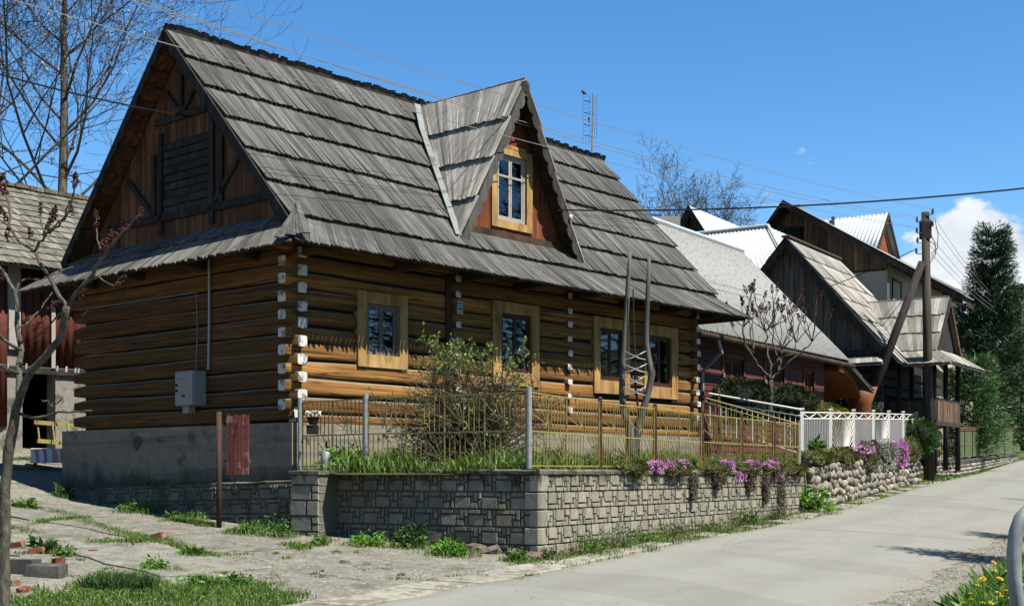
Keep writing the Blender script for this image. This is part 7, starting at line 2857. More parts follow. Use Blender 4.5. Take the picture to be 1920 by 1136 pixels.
cones = [(7, 345, 38, -8), (6, 400, 30, -25), (14, 440, 24, 5), (76, 392, 22, 5), (101, 400, 34, 12), (92, 425, 30, 15), (133, 390, 24, -15), (141, 338, 30, 3), (180, 410, 30, 0), (200, 452, 40, 30), (232, 432, 34, 45), (262, 402, 26, 10), (227, 526, 26, 40), (100, 572, 26, 60), (70, 610, 26, 50), (155, 550, 22, 20), (4, 515, 26, 10), (58, 440, 26, -15), (48, 600, 18, 40)]
sb = gpos((0 - CX) / F_PX * 8.2, 8.2)
sumac('gnarled sumac in the left foreground with dark red seed cones', 8.2, limbs, cones, sb, 31, 0.08)

rs = random.Random(5)
limbs2 = [([(1443, 775), (1444, 753), (1445, 712)], 0.07, 0.055, 0), ([(1445, 712), (1425, 688), (1413, 671), (1397, 645), (1393, 612)], 0.034, 0.02, -0.5), ([(1445, 712), (1445, 683), (1437, 654), (1436, 622)], 0.034, 0.02, 0.3), ([(1445, 712), (1453, 705), (1465, 683), (1468, 654)], 0.034, 0.02, 0.2),
          ([(1457, 698), (1480, 676), (1508, 655), (1522, 640)], 0.026, 0.014, -0.3), ([(1465, 683), (1455, 660), (1450, 640), (1449, 615)], 0.022, 0.015, 0.3), ([(1445, 690), (1460, 672), (1490, 662), (1492, 640)], 0.02, 0.012, 0.4)]
cones2 = []
for (bx, by, n_) in ((1393, 612, 6), (1436, 622, 8), (1468, 654, 7), (1522, 640, 6), (1449, 615, 7), (1492, 640, 6), (1413, 660, 4)):
    for k in range(n_):
        a = R(rs.uniform(-50, 50))
        ln = rs.uniform(30, 85)
        m = (bx + math.sin(a) * ln * 0.5 + rs.uniform(-6, 6), by - math.cos(a) * ln * 0.5)
        e = (m[0] + math.sin(a * 0.6) * ln * 0.5, m[1] - ln * 0.5)
        limbs2.append(([(bx, by), m, e], 0.013, 0.007, rs.uniform(-0.8, 0.8)))
        cones2.append((e[0], e[1] - 4, 15, math.degrees(a) * 0.5))
sumac('small bare sumac with dark seed cones before the maroon house', 31.5, limbs2, cones2, P(1443, 775, 31.5), 32, 0.08)

# --- budding shrub behind the fence
sh = plant('budding_shrub', 'twiggy shrub with fresh light green leaves behind the fence', 'shrub', P(868, 880, 20.7))
rs = random.Random(41)
mb = MB()
tips = []
for i in range(76):
    a = rs.uniform(0, 6.283)
    sp_ = rs.uniform(0.1, 0.95)
    d = Vector((math.cos(a) * sp_, math.sin(a) * sp_ * 0.8, 1)).normalized()
    L_ = rs.uniform(0.8, 1.5)
    grow(mb, rs, Vector((math.cos(a) * 0.12, math.sin(a) * 0.12, -0.05)), d, L_, 0.018, 1, 4, tips, 0.02, 0.22, (5, 4, 3, 3), 0.85, (6, 5, 4, 3, 3), 0.35, 0.52, 0.15, 0.0050)
mb.build('twigs', M_SHRUBTWIG, sh)
tp_ = [(p, d) for p, d in tips if rs.random() < (0.03 + 0.62 * smooth(1.35, 2.0, p.z) + 0.10 * smooth(0.9, 1.4, math.hypot(p.x, p.y)))]
C = np.array([tuple(p + rvec(rs, 0.02)) for p, d in tp_ for _ in range(3)])
D = np.array([tuple(d) for p, d in tp_ for _ in range(3)])
leaf_soup('foliage', C, D, 0.058, M_SHRUBLEAF, sh, 0.6, 0.7, 42)


# --- cushions of foliage (hedges, moss mats, phlox)
def cushion(name, label, cat, p, rad, n, size, mat, seed, part='foliage', droop=0.0, flat=False, group=None, aspect=0.5, hollow=0.75, extra=None, stems=None, noise=0.25, rz=0.0):
    rng = np.random.default_rng(seed)
    t = plant(name, label, cat, p, group)
    D = rng.normal(0, 1, (n, 3))
    D /= np.linalg.norm(D, axis=1, keepdims=True)
    if flat:
        D[:, 2] = np.abs(D[:, 2])
    # lumpy outline
    ph = rng.uniform(0, 6.28, 6)
    lump = 1 + noise * (np.sin(D[:, 0] * 5 + ph[0]) * np.sin(D[:, 1] * 5 + ph[1]) + 0.6 * np.sin(D[:, 2] * 7 + ph[2]) * np.sin(D[:, 0] * 9 + ph[3]))
    rr = rng.uniform(hollow, 1.0, n) ** 0.7 * lump
    C = D * rr[:, None] * np.array(rad)
    if rz:
        c, s = math.cos(rz), math.sin(rz)
        C = np.stack([C[:, 0] * c - C[:, 1] * s, C[:, 0] * s + C[:, 1] * c, C[:, 2]], 1)
    mats, mi = mat, None
    if isinstance(mat, (list, tuple)):
        mi = (rng.uniform(0, 1, n) < (extra if extra is not None else 0.3)).astype(int)
    leaf_soup(part, C, D + np.array([0, 0, 0.25]), size, None, t, aspect, 0.6, seed, droop, mi, mats)
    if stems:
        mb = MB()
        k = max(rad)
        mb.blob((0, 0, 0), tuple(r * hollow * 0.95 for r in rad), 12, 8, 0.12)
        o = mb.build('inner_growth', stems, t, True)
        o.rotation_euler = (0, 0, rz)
    return t


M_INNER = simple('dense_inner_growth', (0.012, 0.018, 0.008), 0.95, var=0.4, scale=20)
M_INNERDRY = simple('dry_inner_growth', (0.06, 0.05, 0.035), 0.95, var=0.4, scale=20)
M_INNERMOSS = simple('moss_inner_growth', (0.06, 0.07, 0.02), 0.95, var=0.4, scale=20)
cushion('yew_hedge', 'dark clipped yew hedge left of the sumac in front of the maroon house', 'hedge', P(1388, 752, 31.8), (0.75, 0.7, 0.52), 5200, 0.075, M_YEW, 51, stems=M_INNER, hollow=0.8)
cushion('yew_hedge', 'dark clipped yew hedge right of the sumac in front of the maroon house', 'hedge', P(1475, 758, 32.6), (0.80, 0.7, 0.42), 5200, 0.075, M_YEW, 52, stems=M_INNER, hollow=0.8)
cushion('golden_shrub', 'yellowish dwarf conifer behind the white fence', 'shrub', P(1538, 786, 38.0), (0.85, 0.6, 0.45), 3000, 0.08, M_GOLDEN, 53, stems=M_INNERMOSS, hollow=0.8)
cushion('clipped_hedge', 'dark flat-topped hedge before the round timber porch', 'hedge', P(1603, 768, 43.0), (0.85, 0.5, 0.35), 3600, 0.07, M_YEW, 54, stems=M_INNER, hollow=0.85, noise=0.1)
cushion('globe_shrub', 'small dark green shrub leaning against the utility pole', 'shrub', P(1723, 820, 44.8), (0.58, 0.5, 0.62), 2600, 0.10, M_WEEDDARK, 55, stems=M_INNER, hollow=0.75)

# mats on the block wall
def wall_pt(px, z, out=0.02):
    p = on_line(px, WA + nR * out, WB + nR * out)
    return Vector((p.x, p.y, z))


def cob_pt(px, z, out=0.02):
    p = on_line(px, CB0 + nC * out, CB1 + nC * out)
    return Vector((p.x, p.y, z))


azR, azC = math.atan2(dirR.y, dirR.x), math.atan2(dirC.y, dirC.x)
for i, (px, w, lab) in enumerate(((1181, 0.45, 'low green moss mat on the wall top nearest the corner'), (1258, 0.55, 'low green moss mat on the wall top beside the first phlox'), (1335, 0.75, 'long green moss mat on the wall top left of the three phlox clumps'), (1395, 0.55, 'green moss mat under the middle phlox clump'), (1440, 0.5, 'green moss mat under the right phlox clump'), (1484, 0.5, 'green moss mat at the far end of the block wall'))):
    cushion('moss_mat', lab, 'plant', wall_pt(px, 0.03, -0.02), (w * 1.15, 0.26, 0.12), 3600, 0.035, [M_MOSS, M_MOSSRED], 60 + i, flat=False, stems=M_INNERMOSS, hollow=0.85, extra=0.22, rz=azR)
for i, (px, drop, w, lab) in enumerate(((1296, 0.48, 0.13, 'single dry plant tuft trailing down the block wall'), (1342, 0.30, 0.22, 'short dry fringe trailing over the block wall'), (1432, 0.62, 0.14, 'long dry fringe trailing below the middle phlox'), (1462, 0.90, 0.22, 'longest dry fringe trailing down the block wall'), (1404, 0.35, 0.25, 'short brown fringe between the phlox clumps'))):
    rng = np.random.default_rng(80 + i)
    t = plant('trailing_plant', lab, 'plant', wall_pt(px, -0.02, 0.05))
    n = 1500
    u = rng.uniform(0, 1, n) ** 0.8
    C = np.stack([rng.normal(0, 1, n) * w * 0.6 * (1 - 0.65 * u), rng.normal(0, 0.03, n), -u * drop], 1)
    C[:, :2] = np.stack([C[:, 0] * dirR.x + C[:, 1] * nR.x, C[:, 0] * dirR.y + C[:, 1] * nR.y], 1) + np.array([nR.x, nR.y]) * 0.05
    leaf_soup('stems', C, np.tile(np.array([[0.0, 0.0, -1.0]]), (n, 1)), 0.06, M_DRYMAT, t, 0.25, 0.35, 80 + i)
for i, (px, w, z, lab) in enumerate(((1232, 0.28, 0.10, 'mauve phlox clump nearest the corner on the wall top'), (1256, 0.10, 0.10, 'tiny mauve phlox sprig beside the nearest clump'), (1280, 0.12, 0.13, 'tiny mauve phlox sprig behind the fence bars'), (1362, 0.42, 0.12, 'long left clump of mauve phlox on the wall top'), (1409, 0.40, 0.13, 'middle bright mauve phlox clump on the wall top'), (1447, 0.42, 0.14, 'right bright mauve phlox clump on the wall top'), (1386, 0.11, -0.10, 'small mauve phlox tuft hanging on the wall face'), (1461, 0.10, -0.03, 'small mauve phlox tuft hanging near the far end'))):
    cushion('phlox_clump', lab, 'flowers', wall_pt(px, z - 0.02, 0.08), (w * 0.78, 0.13, 0.085), 620 if w > 0.2 else 200, 0.032, M_PHLOX, 90 + i, part='blossom', stems=M_INNERDRY if w > 0.2 else None, hollow=0.75, aspect=0.8, rz=azR, group=None, noise=0.4)
# mats on the cobble wall
for i, (px, w, h_, n, mat, stems, lab, ex) in enumerate(((1530, 0.9, 0.16, 3600, [M_MOSS, M_MOSSRED], M_INNERMOSS, 'green moss carpet at the near end of the cobble wall', 0.2), (1580, 1.1, 0.20, 3600, [M_MOSS, M_MOSSRED], M_INNERMOSS, 'green moss carpet in the middle of the cobble wall', 0.3), (1628, 0.75, 0.40, 3000, [M_DRYMAT, M_MOSS], M_INNERDRY, 'brownish cushion plant hanging over the cobble wall', 0.35), (1659, 0.75, 0.42, 3000, M_SILVER, M_INNERDRY, 'silvery grey cushion plant spilling over the cobble wall', None), (1684, 0.75, 0.40, 2600, M_PHLOX, M_INNERDRY, 'large vivid mauve phlox cushion on the cobble wall', None), (1709, 0.62, 0.42, 2400, [M_MOSS, M_MOSSRED], M_INNERMOSS, 'rounded olive cushion plant next to the vivid phlox', 0.15), (1619, 0.16, 0.10, 200, M_PHLOX, None, 'tiny phlox tuft on the middle of the cobble wall', None))):
    s = (cob_pt(px, 0) - CB0).dot(dirC)
    cushion('cushion_plant', lab, 'plant', cob_pt(px, ztopC(s) + (0.10 if i not in (2, 3, 4) else 0.02) + (0.12 if i == 6 else 0), 0.12 if i > 1 else 0.0), (w, 0.32, h_), n, 0.055 if mat is not M_PHLOX else 0.05, mat, 110 + i, stems=stems, hollow=0.85, extra=ex, rz=azC, aspect=0.9 if mat is M_PHLOX else 0.5)


# --- conifers
def conifer(label, base, H, Rr, seed, mat, whorls=34, per=9, twigs=9, needle=0.30, name='spruce_tree', droop=0.25, crown0=0.04, group=None, shape=0.85, nper=3):
    rs = random.Random(seed)
    rng = np.random.default_rng(seed)
    t = plant(name, label, 'tree', base, group)
    mb = MB(); mb.tube([(0, 0, -0.4), (0, 0, H * 0.5), (0, 0, H * 0.97)], [H * 0.016, H * 0.010, 0.02], 8); mb.build('trunk', M_POLE, t, True)
    C, D = [], []
    mb = MB()
    for wi in range(whorls):
        f = crown0 + (1 - crown0) * (wi + rs.uniform(0, 0.6)) / whorls
        z = H * f
        L0 = Rr * (1 - f) ** shape * (1.0 if f > 0.12 else 0.75 + 2 * f)
        for k in range(per if f < 0.8 else max(4, per - 3)):
            a = rs.uniform(0, 6.283)
            L_ = L0 * rs.uniform(0.55, 1.15) + 0.10
            d = Vector((math.cos(a), math.sin(a), rs.uniform(-0.1, 0.35) + 0.5 * f))
            d.normalize()
            pts = [Vector((0, 0, z))]
            for s in range(1, 5):
                tt = s / 4
                pts.append(Vector((0, 0, z)) + d * L_ * tt + Vector((0, 0, -droop * L_ * tt * (1 - tt) * 2 + 0.10 * L_ * tt * tt)))
            mb.tube(pts, [0.025, 0.02, 0.015, 0.01, 0.006], 3, cap=False)
            for q in range(twigs):
                tt = rs.uniform(0.25, 1.0)
                i = min(3, int(tt * 4))
                p = pts[i].lerp(pts[i + 1], tt * 4 - i)
                side = Vector((-d.y, d.x, 0)) * rs.choice((-1, 1)) * (1.15 - tt) * 0.9
                td = (d * 0.7 + side + Vector((0, 0, rs.uniform(-0.35, 0.25)))).normalized()
                for m in range(nper):
                    pp = p + td * needle * 0.75 * m + rvec(rs, 0.03)
                    C.append(tuple(pp)); D.append(tuple(td))
    mb.build('branches', M_TWIG, t)
    leaf_soup('crown', np.array(C), np.array(D), needle, mat, t, 0.17, 0.36, seed)
    return t


conifer('tall dark conifer behind the green fence at right', gpos((1860 - CX) / F_PX * 72, 72), 12.7, 3.3, 71, M_SPRUCE, 27, 11, 26, 0.27, 'conifer', 0.55, 0.08, nper=5, shape=0.98)
conifer('young bushy pine leaning over the green fence', gpos((1826 - CX) / F_PX * 57.5, 57.5), 5.0, 1.1, 72, M_PINE, 22, 9, 14, 0.22, 'young_pine', 0.15, 0.10, nper=5, shape=0.65)
conifer('dark conifer at the right edge behind the tall one', gpos((1985 - CX) / F_PX * 84, 84), 8.5, 2.4, 73, M_SPRUCE, 30, 9, 9, 0.34, 'conifer', 0.2, 0.05)
conifer('taller young spruce at the right roadside casting shade on the road', gpos(10.15, 19.8), 6.2, 1.35, 75, M_SPRUCE, 18, 6, 8, 0.24, 'roadside_spruce', 0.2, 0.12)
conifer('smaller young spruce farther along the right roadside casting shade', gpos(12.1, 24.0), 4.9, 1.2, 76, M_SPRUCE, 15, 6, 7, 0.24, 'roadside_spruce', 0.2, 0.12)
# unseen spruces added across the road to darken the reflections in the panes
for k, (x_, y_, s_) in enumerate(((17.5, 15.5, 1.9), (18.8, 20.0, 2.1), (19.6, 24.5, 1.8), (21.5, 29.0, 2.0), (23.5, 34.0, 1.9))):
    src = [o for o in bpy.data.objects if o.name.startswith('roadside_spruce')][0]
    c_ = copy_tree(src)
    c_.location = gpos(x_, y_)
    c_.scale = (s_ * 1.25, s_ * 1.25, s_)
    c_.rotation_euler = (0, 0, k * 1.3)
    c_['label'] = 'unseen spruce added across the road to darken the window reflections, %s of its row' % ('first', 'second', 'third', 'fourth', 'last')[k]
    c_['group'] = 'unseen spruces added for the reflections'
# far wood on the hillside
proto = []
for v in range(3):
    rs = random.Random(200 + v)
    C, D = [], []
    for i in range(460):
        f = rs.random() ** 0.8
        a = rs.uniform(0, 6.283)
        r_c = 2.6 * (1 - f) ** 0.9 * rs.uniform(0.5, 1.1)
        C.append((math.cos(a) * r_c * 0.4, math.sin(a) * r_c * 0.4, 1.2 + f * 12.5)); D.append((math.cos(a), math.sin(a), -0.25))
    t = plant('far_spruce', 'far dark spruce on the hillside beyond the houses', 'tree', (0, 0, 0), 'far spruces on the hillside')
    leaf_soup('crown', np.array(C), np.array(D), 1.6, M_FARSPRUCE, t, 0.45, 0.25, 200 + v)
    mb = MB(); mb.tube([(0, 0, -1), (0, 0, 13.5)], [0.25, 0.03], 5); mb.build('trunk', M_TWIG, t)
    proto.append(t)
rs = random.Random(77)
spots = []
for i in range(46):
    Y = rs.uniform(230, 330)
    px = rs.uniform(1752, 1990)
    spots.append((px, Y))
for i, (px, Y) in enumerate(spots):
    X = (px - CX) / F_PX * Y
    o = proto[i] if i < 3 else copy_tree(proto[i % 3])
    s = rs.uniform(0.7, 1.15)
    o.location = (X, Y, far_h(X, Y) - 0.3)
    o.scale = (s, s, s * rs.uniform(0.95, 1.2))
    o.rotation_euler = (0, 0, rs.uniform(0, 6))


# --- grass and weeds
def near_xy(px, py, dx, dy, n, rng):
    p = on_ground(px, py)
    return [(p.x + rng.normal(0, dx), p.y + rng.normal(0, dy)) for _ in range(n)]


rng = np.random.default_rng(5)
pts = []
# lawn at the lower left, joints of the yard, verge along the foot of the wall
LAWN = [(-60, 1112), (40, 1118), (100, 1112), (150, 1098), (190, 1076), (250, 1080), (290, 1100), (340, 1100), (380, 1084), (440, 1088), (490, 1096), (540, 1112), (590, 1128), (640, 1140), (720, 1165), (900, 1250)]
for i in range(46000):
    x, y = rng.uniform(-6.0, -1.2), rng.uniform(11.0, 14.9)
    z = hgt(x, y)
    px, py = CX + F_PX * x / y, YH - F_PX * z / y
    lim = next((a[1] + (b[1] - a[1]) * (px - a[0]) / (b[0] - a[0]) for a, b in zip(LAWN, LAWN[1:]) if a[0] <= px <= b[0]), None)
    if lim is None:
        continue
    d = (py - lim) / 20.0 + 0.5 * math.sin(x * 9) * math.sin(y * 7 + x * 3)
    if rng.uniform() < smooth(-0.5, 0.9, d) and x < interp_curve(ROAD_LEFT, y) - 0.7:
        pts.append((x, y))
lawn_n = len(pts)
lines = [[(30, 950), (60, 955), (110, 962), (160, 978), (200, 992), (235, 1004), (275, 1010), (315, 1016), (350, 1030), (385, 1045)], [(75, 980), (120, 975), (170, 972)], [(20, 990), (70, 1003)], [(340, 970), (380, 985), (400, 985)], [(170, 1018), (250, 1016), (300, 1012)], [(430, 1000), (470, 990), (510, 985)],
         [(20, 862), (60, 860), (130, 860)], [(25, 880), (90, 880)], [(540, 1020), (560, 1030), (620, 1012)], [(240, 950), (290, 945), (200, 940)], [(320, 975), (350, 978)]]
for ln_ in lines:
    for a, b in zip(ln_, ln_[1:]):
        for k in range(420):
            t = rng.uniform()
            p = on_ground(a[0] + (b[0] - a[0]) * t, a[1] + (b[1] - a[1]) * t)
            pts.append((p.x + rng.normal(0, 0.07), p.y + rng.normal(0, 0.11)))
for k in range(20000):
    t = rng.uniform() ** 1.25
    y = 17.6 + t * 28
    xl = interp_curve(ROAD_LEFT, y)
    pa = WA + dirR * ((y - 18.5) / dirR.y) if y < 29.2 else CB0 + dirC * ((y - 29.45) / dirC.y)
    w_ = max(0.15, xl - pa.x)
    u = rng.uniform()
    m = 0.5 + 0.5 * math.sin(y * 1.7) * math.sin(y * 0.63 + 1)
    if rng.uniform() < 0.35 + 0.65 * m and u * (0.55 + 0.5 * m) < 0.8:
        pts.append((xl - 0.02 - u * w_, y + rng.normal(0, 0.05)))
pos = np.array([(x, y, hgt(x, y) - 0.01) for x, y in pts])
hh = np.where(np.arange(len(pts)) < lawn_n, 0.10, 0.075)
g1 = blades('grass', pos, hh, M_GRASS, w=0.006, lean=0.7, seed=6)
tag(g1, 'short green grass on the lawn edge, in the joints of the yard and along the road', 'grass', kind='stuff')
# verge beyond the cobble wall
pts = []
for k in range(6000):
    y = rng.uniform(44, 70)
    xl = interp_curve(ROAD_LEFT, y)
    pts.append((xl - rng.uniform(0.05, 2.2), y))
g1 = blades('roadside_grass', np.array([(x, y, hgt(x, y)) for x, y in pts]), 0.10, M_GRASS, w=0.018, lean=0.7, seed=16)
tag(g1, 'grass verge beyond the utility pole below the green fence', 'grass', kind='stuff')
# grass of the garden behind the fence
pts = []
for k in range(15000):
    t = rng.uniform() ** 0.8
    a = WA.lerp(WB, t) - nR * 0.25
    b = (HM @ Vector((0.9 + 11.0 * t, -0.2, 0)))
    u = rng.uniform() ** 1.3
    p = a.lerp(Vector((b.x, b.y, 0)), u)
    pts.append((p.x, p.y, 0.0 + 0.15 * u))
for k in range(2500):
    t = rng.uniform()
    a = Vector((-2.6, 19.75, 0)).lerp(WA - nR * 0.3, t)
    pts.append((a.x + rng.normal(0, 0.1), a.y + abs(rng.normal(0, 0.6)), -0.03))
gh = np.array([0.22 + 0.12 * math.sin(x * 3.1 + y * 1.7) * math.sin(y * 2.3) + 0.08 * math.sin(x * 9 + y * 5) for x, y, z in pts])
g2 = blades('garden_grass', np.array(pts), gh, M_GRASS, w=0.010, lean=0.85, seed=7, hvar=0.75)
tag(g2, 'lush grass in the garden bed behind the yellow fence', 'grass', kind='stuff')
pts = []
for k in range(2600):
    t = rng.uniform()
    p = CB0.lerp(CB1, t) - nC * rng.uniform(0.5, 1.6)
    s = (p - CB0).dot(dirC)
    pts.append((p.x, p.y, ztopC(s) - 0.05))
g3 = blades('garden_grass', np.array(pts), 0.25, M_GRASS, w=0.014, lean=0.6, seed=8)
tag(g3, 'grass behind the white fence on the cobble wall', 'grass', kind='stuff')
# grass of the bank on the right
pts = []
for k in range(24000):
    y = rng.uniform(5.5, 14.5)
    xr = bank_x(y)
    x = xr - 0.12 + rng.uniform() ** 0.8 * 2.0
    pts.append((x, y, hgt(x, y)))
g4 = blades('bank_grass', np.array(pts), 0.19, M_GRASS, w=0.006, lean=0.7, seed=9)
tag(g4, 'green grass covering the roadside bank at lower right', 'grass', kind='stuff')
# loose grit along the road edge
mb = MB()
for k in range(1100):
    y = random.uniform(11, 30)
    xr = interp_curve(ROAD_RIGHT, y) + random.gauss(0.1, 0.22) + abs(random.gauss(0, 0.5))
    s = random.uniform(0.006, 0.018)
    mb.hexa([(xr + a * s * random.uniform(.6, 1.2), y + b * s * random.uniform(.6, 1.2), hgt(xr, y) + c * s) for c in (-0.3, 0.9) for a, b in ((-1, -1), (1, -1), (1, 1), (-1, 1))])
for k in range(500):
    x, y = random.uniform(-7.5, -0.5), random.uniform(13.5, 20)
    if x > interp_curve(ROAD_LEFT, y) - 0.7:
        continue
    s = random.uniform(0.005, 0.014)
    mb.hexa([(x + a * s * random.uniform(.6, 1.2), y + b * s * random.uniform(.6, 1.2), hgt(x, y) + c * s) for c in (-0.3, 0.9) for a, b in ((-1, -1), (1, -1), (1, 1), (-1, 1))])
tag(mb.build('gravel', M_GRAVEL), 'loose grit along the road edge and in the yard', 'gravel', kind='stuff')


def weed(label, p, r, h, n, mat, seed, leafsize, name='weed_clump', aspect=0.42, group=None, droop=0.25, tall=False):
    rng = np.random.default_rng(seed)
    t = plant(name, label, 'plant', p, group)
    u = rng.uniform(0, 1, n) ** 0.6
    a = rng.uniform(0, 6.283, n)
    rad = r * np.sqrt(rng.uniform(0, 1, n)) * (1 - 0.45 * u)
    lob = 0.72 + 0.28 * np.sin(a * 2 + rng.uniform(0, 6)) + 0.22 * np.sin(a * 5 + rng.uniform(0, 6))
    rad = rad * lob * 1.15
    ex, ey = rng.uniform(0.85, 1.35), rng.uniform(0.7, 1.0)
    C = np.stack([np.cos(a) * rad * ex, np.sin(a) * rad * ey, u * h * lob * (1 - 0.5 * np.minimum(1, rad / r) ** 2)], 1)
    D = np.stack([np.cos(a) * 0.8, np.sin(a) * 0.8, np.full(n, 0.35)], 1)
    leaf_soup('leaves', C, D, leafsize * 0.85, mat, t, aspect, 0.6, seed, droop)
    nb = int(60 + r * 520)
    aa = rng.uniform(0, 6.283, nb)
    rb = r * 1.35 * np.sqrt(rng.uniform(0, 1, nb))
    blades('grass_stalks', np.stack([np.cos(aa) * rb * ex, np.sin(aa) * rb * ey, np.full(nb, -0.02)], 1), min(0.16, 0.06 + h * 0.4), M_GRASS if seed % 4 else M_GRASSDRY, t, w=0.005, lean=0.9, seed=seed)
    mb = MB()
    for k in range(max(5, int(r * 40))):
        aa, rr_ = rng.uniform(0, 6.28), r * math.sqrt(rng.uniform()) * 0.7
        b = Vector((math.cos(aa) * rr_ * 0.5, math.sin(aa) * rr_ * 0.5, -0.02))
        mb.tube([b, Vector((math.cos(aa) * rr_, math.sin(aa) * rr_, h * rng.uniform(0.5, 1.0)))], [0.006, 0.003], 3, cap=False)
    mb.build('stems', mat, t)
    return t


for i, (px, py, r, h, n, mat, ls, lab) in enumerate((
        (692, 1024, 0.34, 0.20, 420, M_WEEDBRIGHT, 0.085, 'bright green low weed clump by the left wall face'),
        (768, 1026, 0.32, 0.36, 420, M_WEEDDARK, 0.10, 'dark green taller nettle clump against the left wall face'),
        (842, 1040, 0.36, 0.24, 520, M_WEEDBRIGHT, 0.10, 'lush bright green fern-like clump near the wall corner'),
        (967, 1052, 0.17, 0.20, 260, M_WEED, 0.07, 'small grassy weed tuft under the wall corner'),
        (1030, 1050, 0.16, 0.20, 240, M_WEEDDARK, 0.06, 'greyish weed tuft just right of the wall corner'),
        (1112, 1042, 0.36, 0.34, 620, M_WEED, 0.055, 'airy flowering weed clump on the verge right of the corner'),
        (1165, 1030, 0.36, 0.38, 620, M_WEED, 0.055, 'tall wispy weed clump on the verge before the block wall'),
        (1215, 1018, 0.30, 0.25, 420, M_WEEDBRIGHT, 0.06, 'low bright weed clump on the verge before the block wall'),
        (1265, 1008, 0.30, 0.28, 420, M_WEED, 0.06, 'leafy weed clump midway along the block wall foot'),
        (1330, 996, 0.26, 0.18, 300, M_WEED, 0.06, 'low weed clump at the road edge midway along the wall'),
        (1400, 985, 0.36, 0.34, 480, M_WEED, 0.075, 'ragged weed clump below the hanging dry plants'),
        (1455, 975, 0.24, 0.30, 300, M_DRYMAT, 0.06, 'dried brownish weed tuft near the end of the block wall'),
        (1520, 962, 0.42, 0.62, 260, M_WEEDBRIGHT, 0.20, 'broad-leaved dock plant where the two walls meet'),
        (470, 1000, 0.36, 0.22, 420, M_WEED, 0.07, 'leafy weed clump at the foot of the low shaded wall'),
        (520, 1006, 0.22, 0.32, 240, M_WEED, 0.06, 'upright weed with yellow flowers beside the pillar'),
        (255, 960, 0.42, 0.18, 420, M_WEED, 0.07, 'spreading weed clump in front of the shaded concrete base'),
        (275, 948, 0.18, 0.40, 240, M_GRASS, 0.22, 'tall grass tuft against the shaded concrete base'),
        (345, 972, 0.30, 0.14, 260, M_WEED, 0.06, 'low weed patch left of the red gate post'),
        (120, 932, 0.22, 0.30, 200, M_WEEDDARK, 0.10, 'dark dandelion clump at the back corner of the house'),
        (45, 956, 0.20, 0.16, 300, M_GRASS, 0.12, 'grass tuft in the yard slab joint near the sumac'),
        (82, 1036, 0.12, 0.16, 90, M_WEEDDARK, 0.16, 'spiky rosette weed between the yard slabs'),
        (122, 1042, 0.11, 0.14, 120, M_WEED, 0.07, 'small weed tuft beside the spiky rosette'),
        (290, 1070, 0.20, 0.16, 260, M_WEEDBRIGHT, 0.07, 'bright dandelion clump at the lawn edge'),
        
        (410, 1100, 0.42, 0.14, 700, M_WEED, 0.07, 'leafy clover patch at the lawn edge'),
        (600, 1022, 0.10, 0.14, 100, M_WEED, 0.10, 'small grass tuft at the foot of the pillar'),
        (360, 1042, 0.24, 0.09, 300, M_GRASS, 0.10, 'grass patch in the yard slab joint'),
        (650, 873, 0.42, 0.38, 520, M_WEEDBRIGHT, 0.11, 'leafy garden perennials behind the corner fence panel'),
        (745, 872, 0.50, 0.36, 620, M_WEED, 0.11, 'dense leafy perennials left of the shrub in the garden'),
        (960, 872, 0.40, 0.28, 480, M_WEEDBRIGHT, 0.09, 'leafy perennials right of the shrub behind the fence'),
        (1140, 868, 0.36, 0.42, 360, M_WEEDDARK, 0.06, 'dry brown and green perennial clump beside the forked trunk'),
        (1530, 850, 0.22, 0.34, 120, M_WEED, 0.22, 'tulip leaves behind the first white fence panel'))):
    if py > 900:
        p = on_ground(px, py)
    elif px < 900:
        p = P(px, py, 20.3); p.z = 0.0
    elif px < 1300:
        p = P(px, py, 20.5 + (px - 940) * 0.012); p.z = 0.05
    else:
        p = P(px, py, 31.5)
    weed(lab, p, r, h, n, mat, 300 + i, ls, 'weed_clump' if py > 900 else 'garden_plant')

rng = np.random.default_rng(61)
tp0 = on_ground(225, 1108)
t = plant('grass_tussock', 'thick dark green grass tussock at the lower left', 'plant', tp0)
a = rng.uniform(0, 6.283, 1500)
rr = np.sqrt(rng.uniform(0, 1, 1500)) * 0.34
blades('tussock_blades', np.stack([np.cos(a) * rr * 1.2, np.sin(a) * rr * 0.8, np.full(1500, -0.02)], 1), 0.24, M_WEEDDARK, t, w=0.006, lean=0.7, seed=62)
# scattered small grass and weed sprouts in the yard and along the flagstones
pts = []
for k in range(170):
    px, py = rng.uniform(20, 1000), rng.uniform(935, 1090)
    if py < 930 + abs(px - 300) * 0.12 + (60 if px > 420 else 0):
        continue
    p = on_ground(px, py)
    n_ = int(rng.integers(8, 60))
    s_ = rng.uniform(0.02, 0.10)
    for q in range(n_):
        pts.append((p.x + rng.normal(0, s_), p.y + rng.normal(0, s_), p.z - 0.008))
o = blades('grass_sprouts', np.array(pts), 0.05, M_GRASS, None, w=0.006, lean=0.9, seed=63)
tag(o, 'small grass sprouts scattered over the worn yard paving', 'grass', kind='stuff')

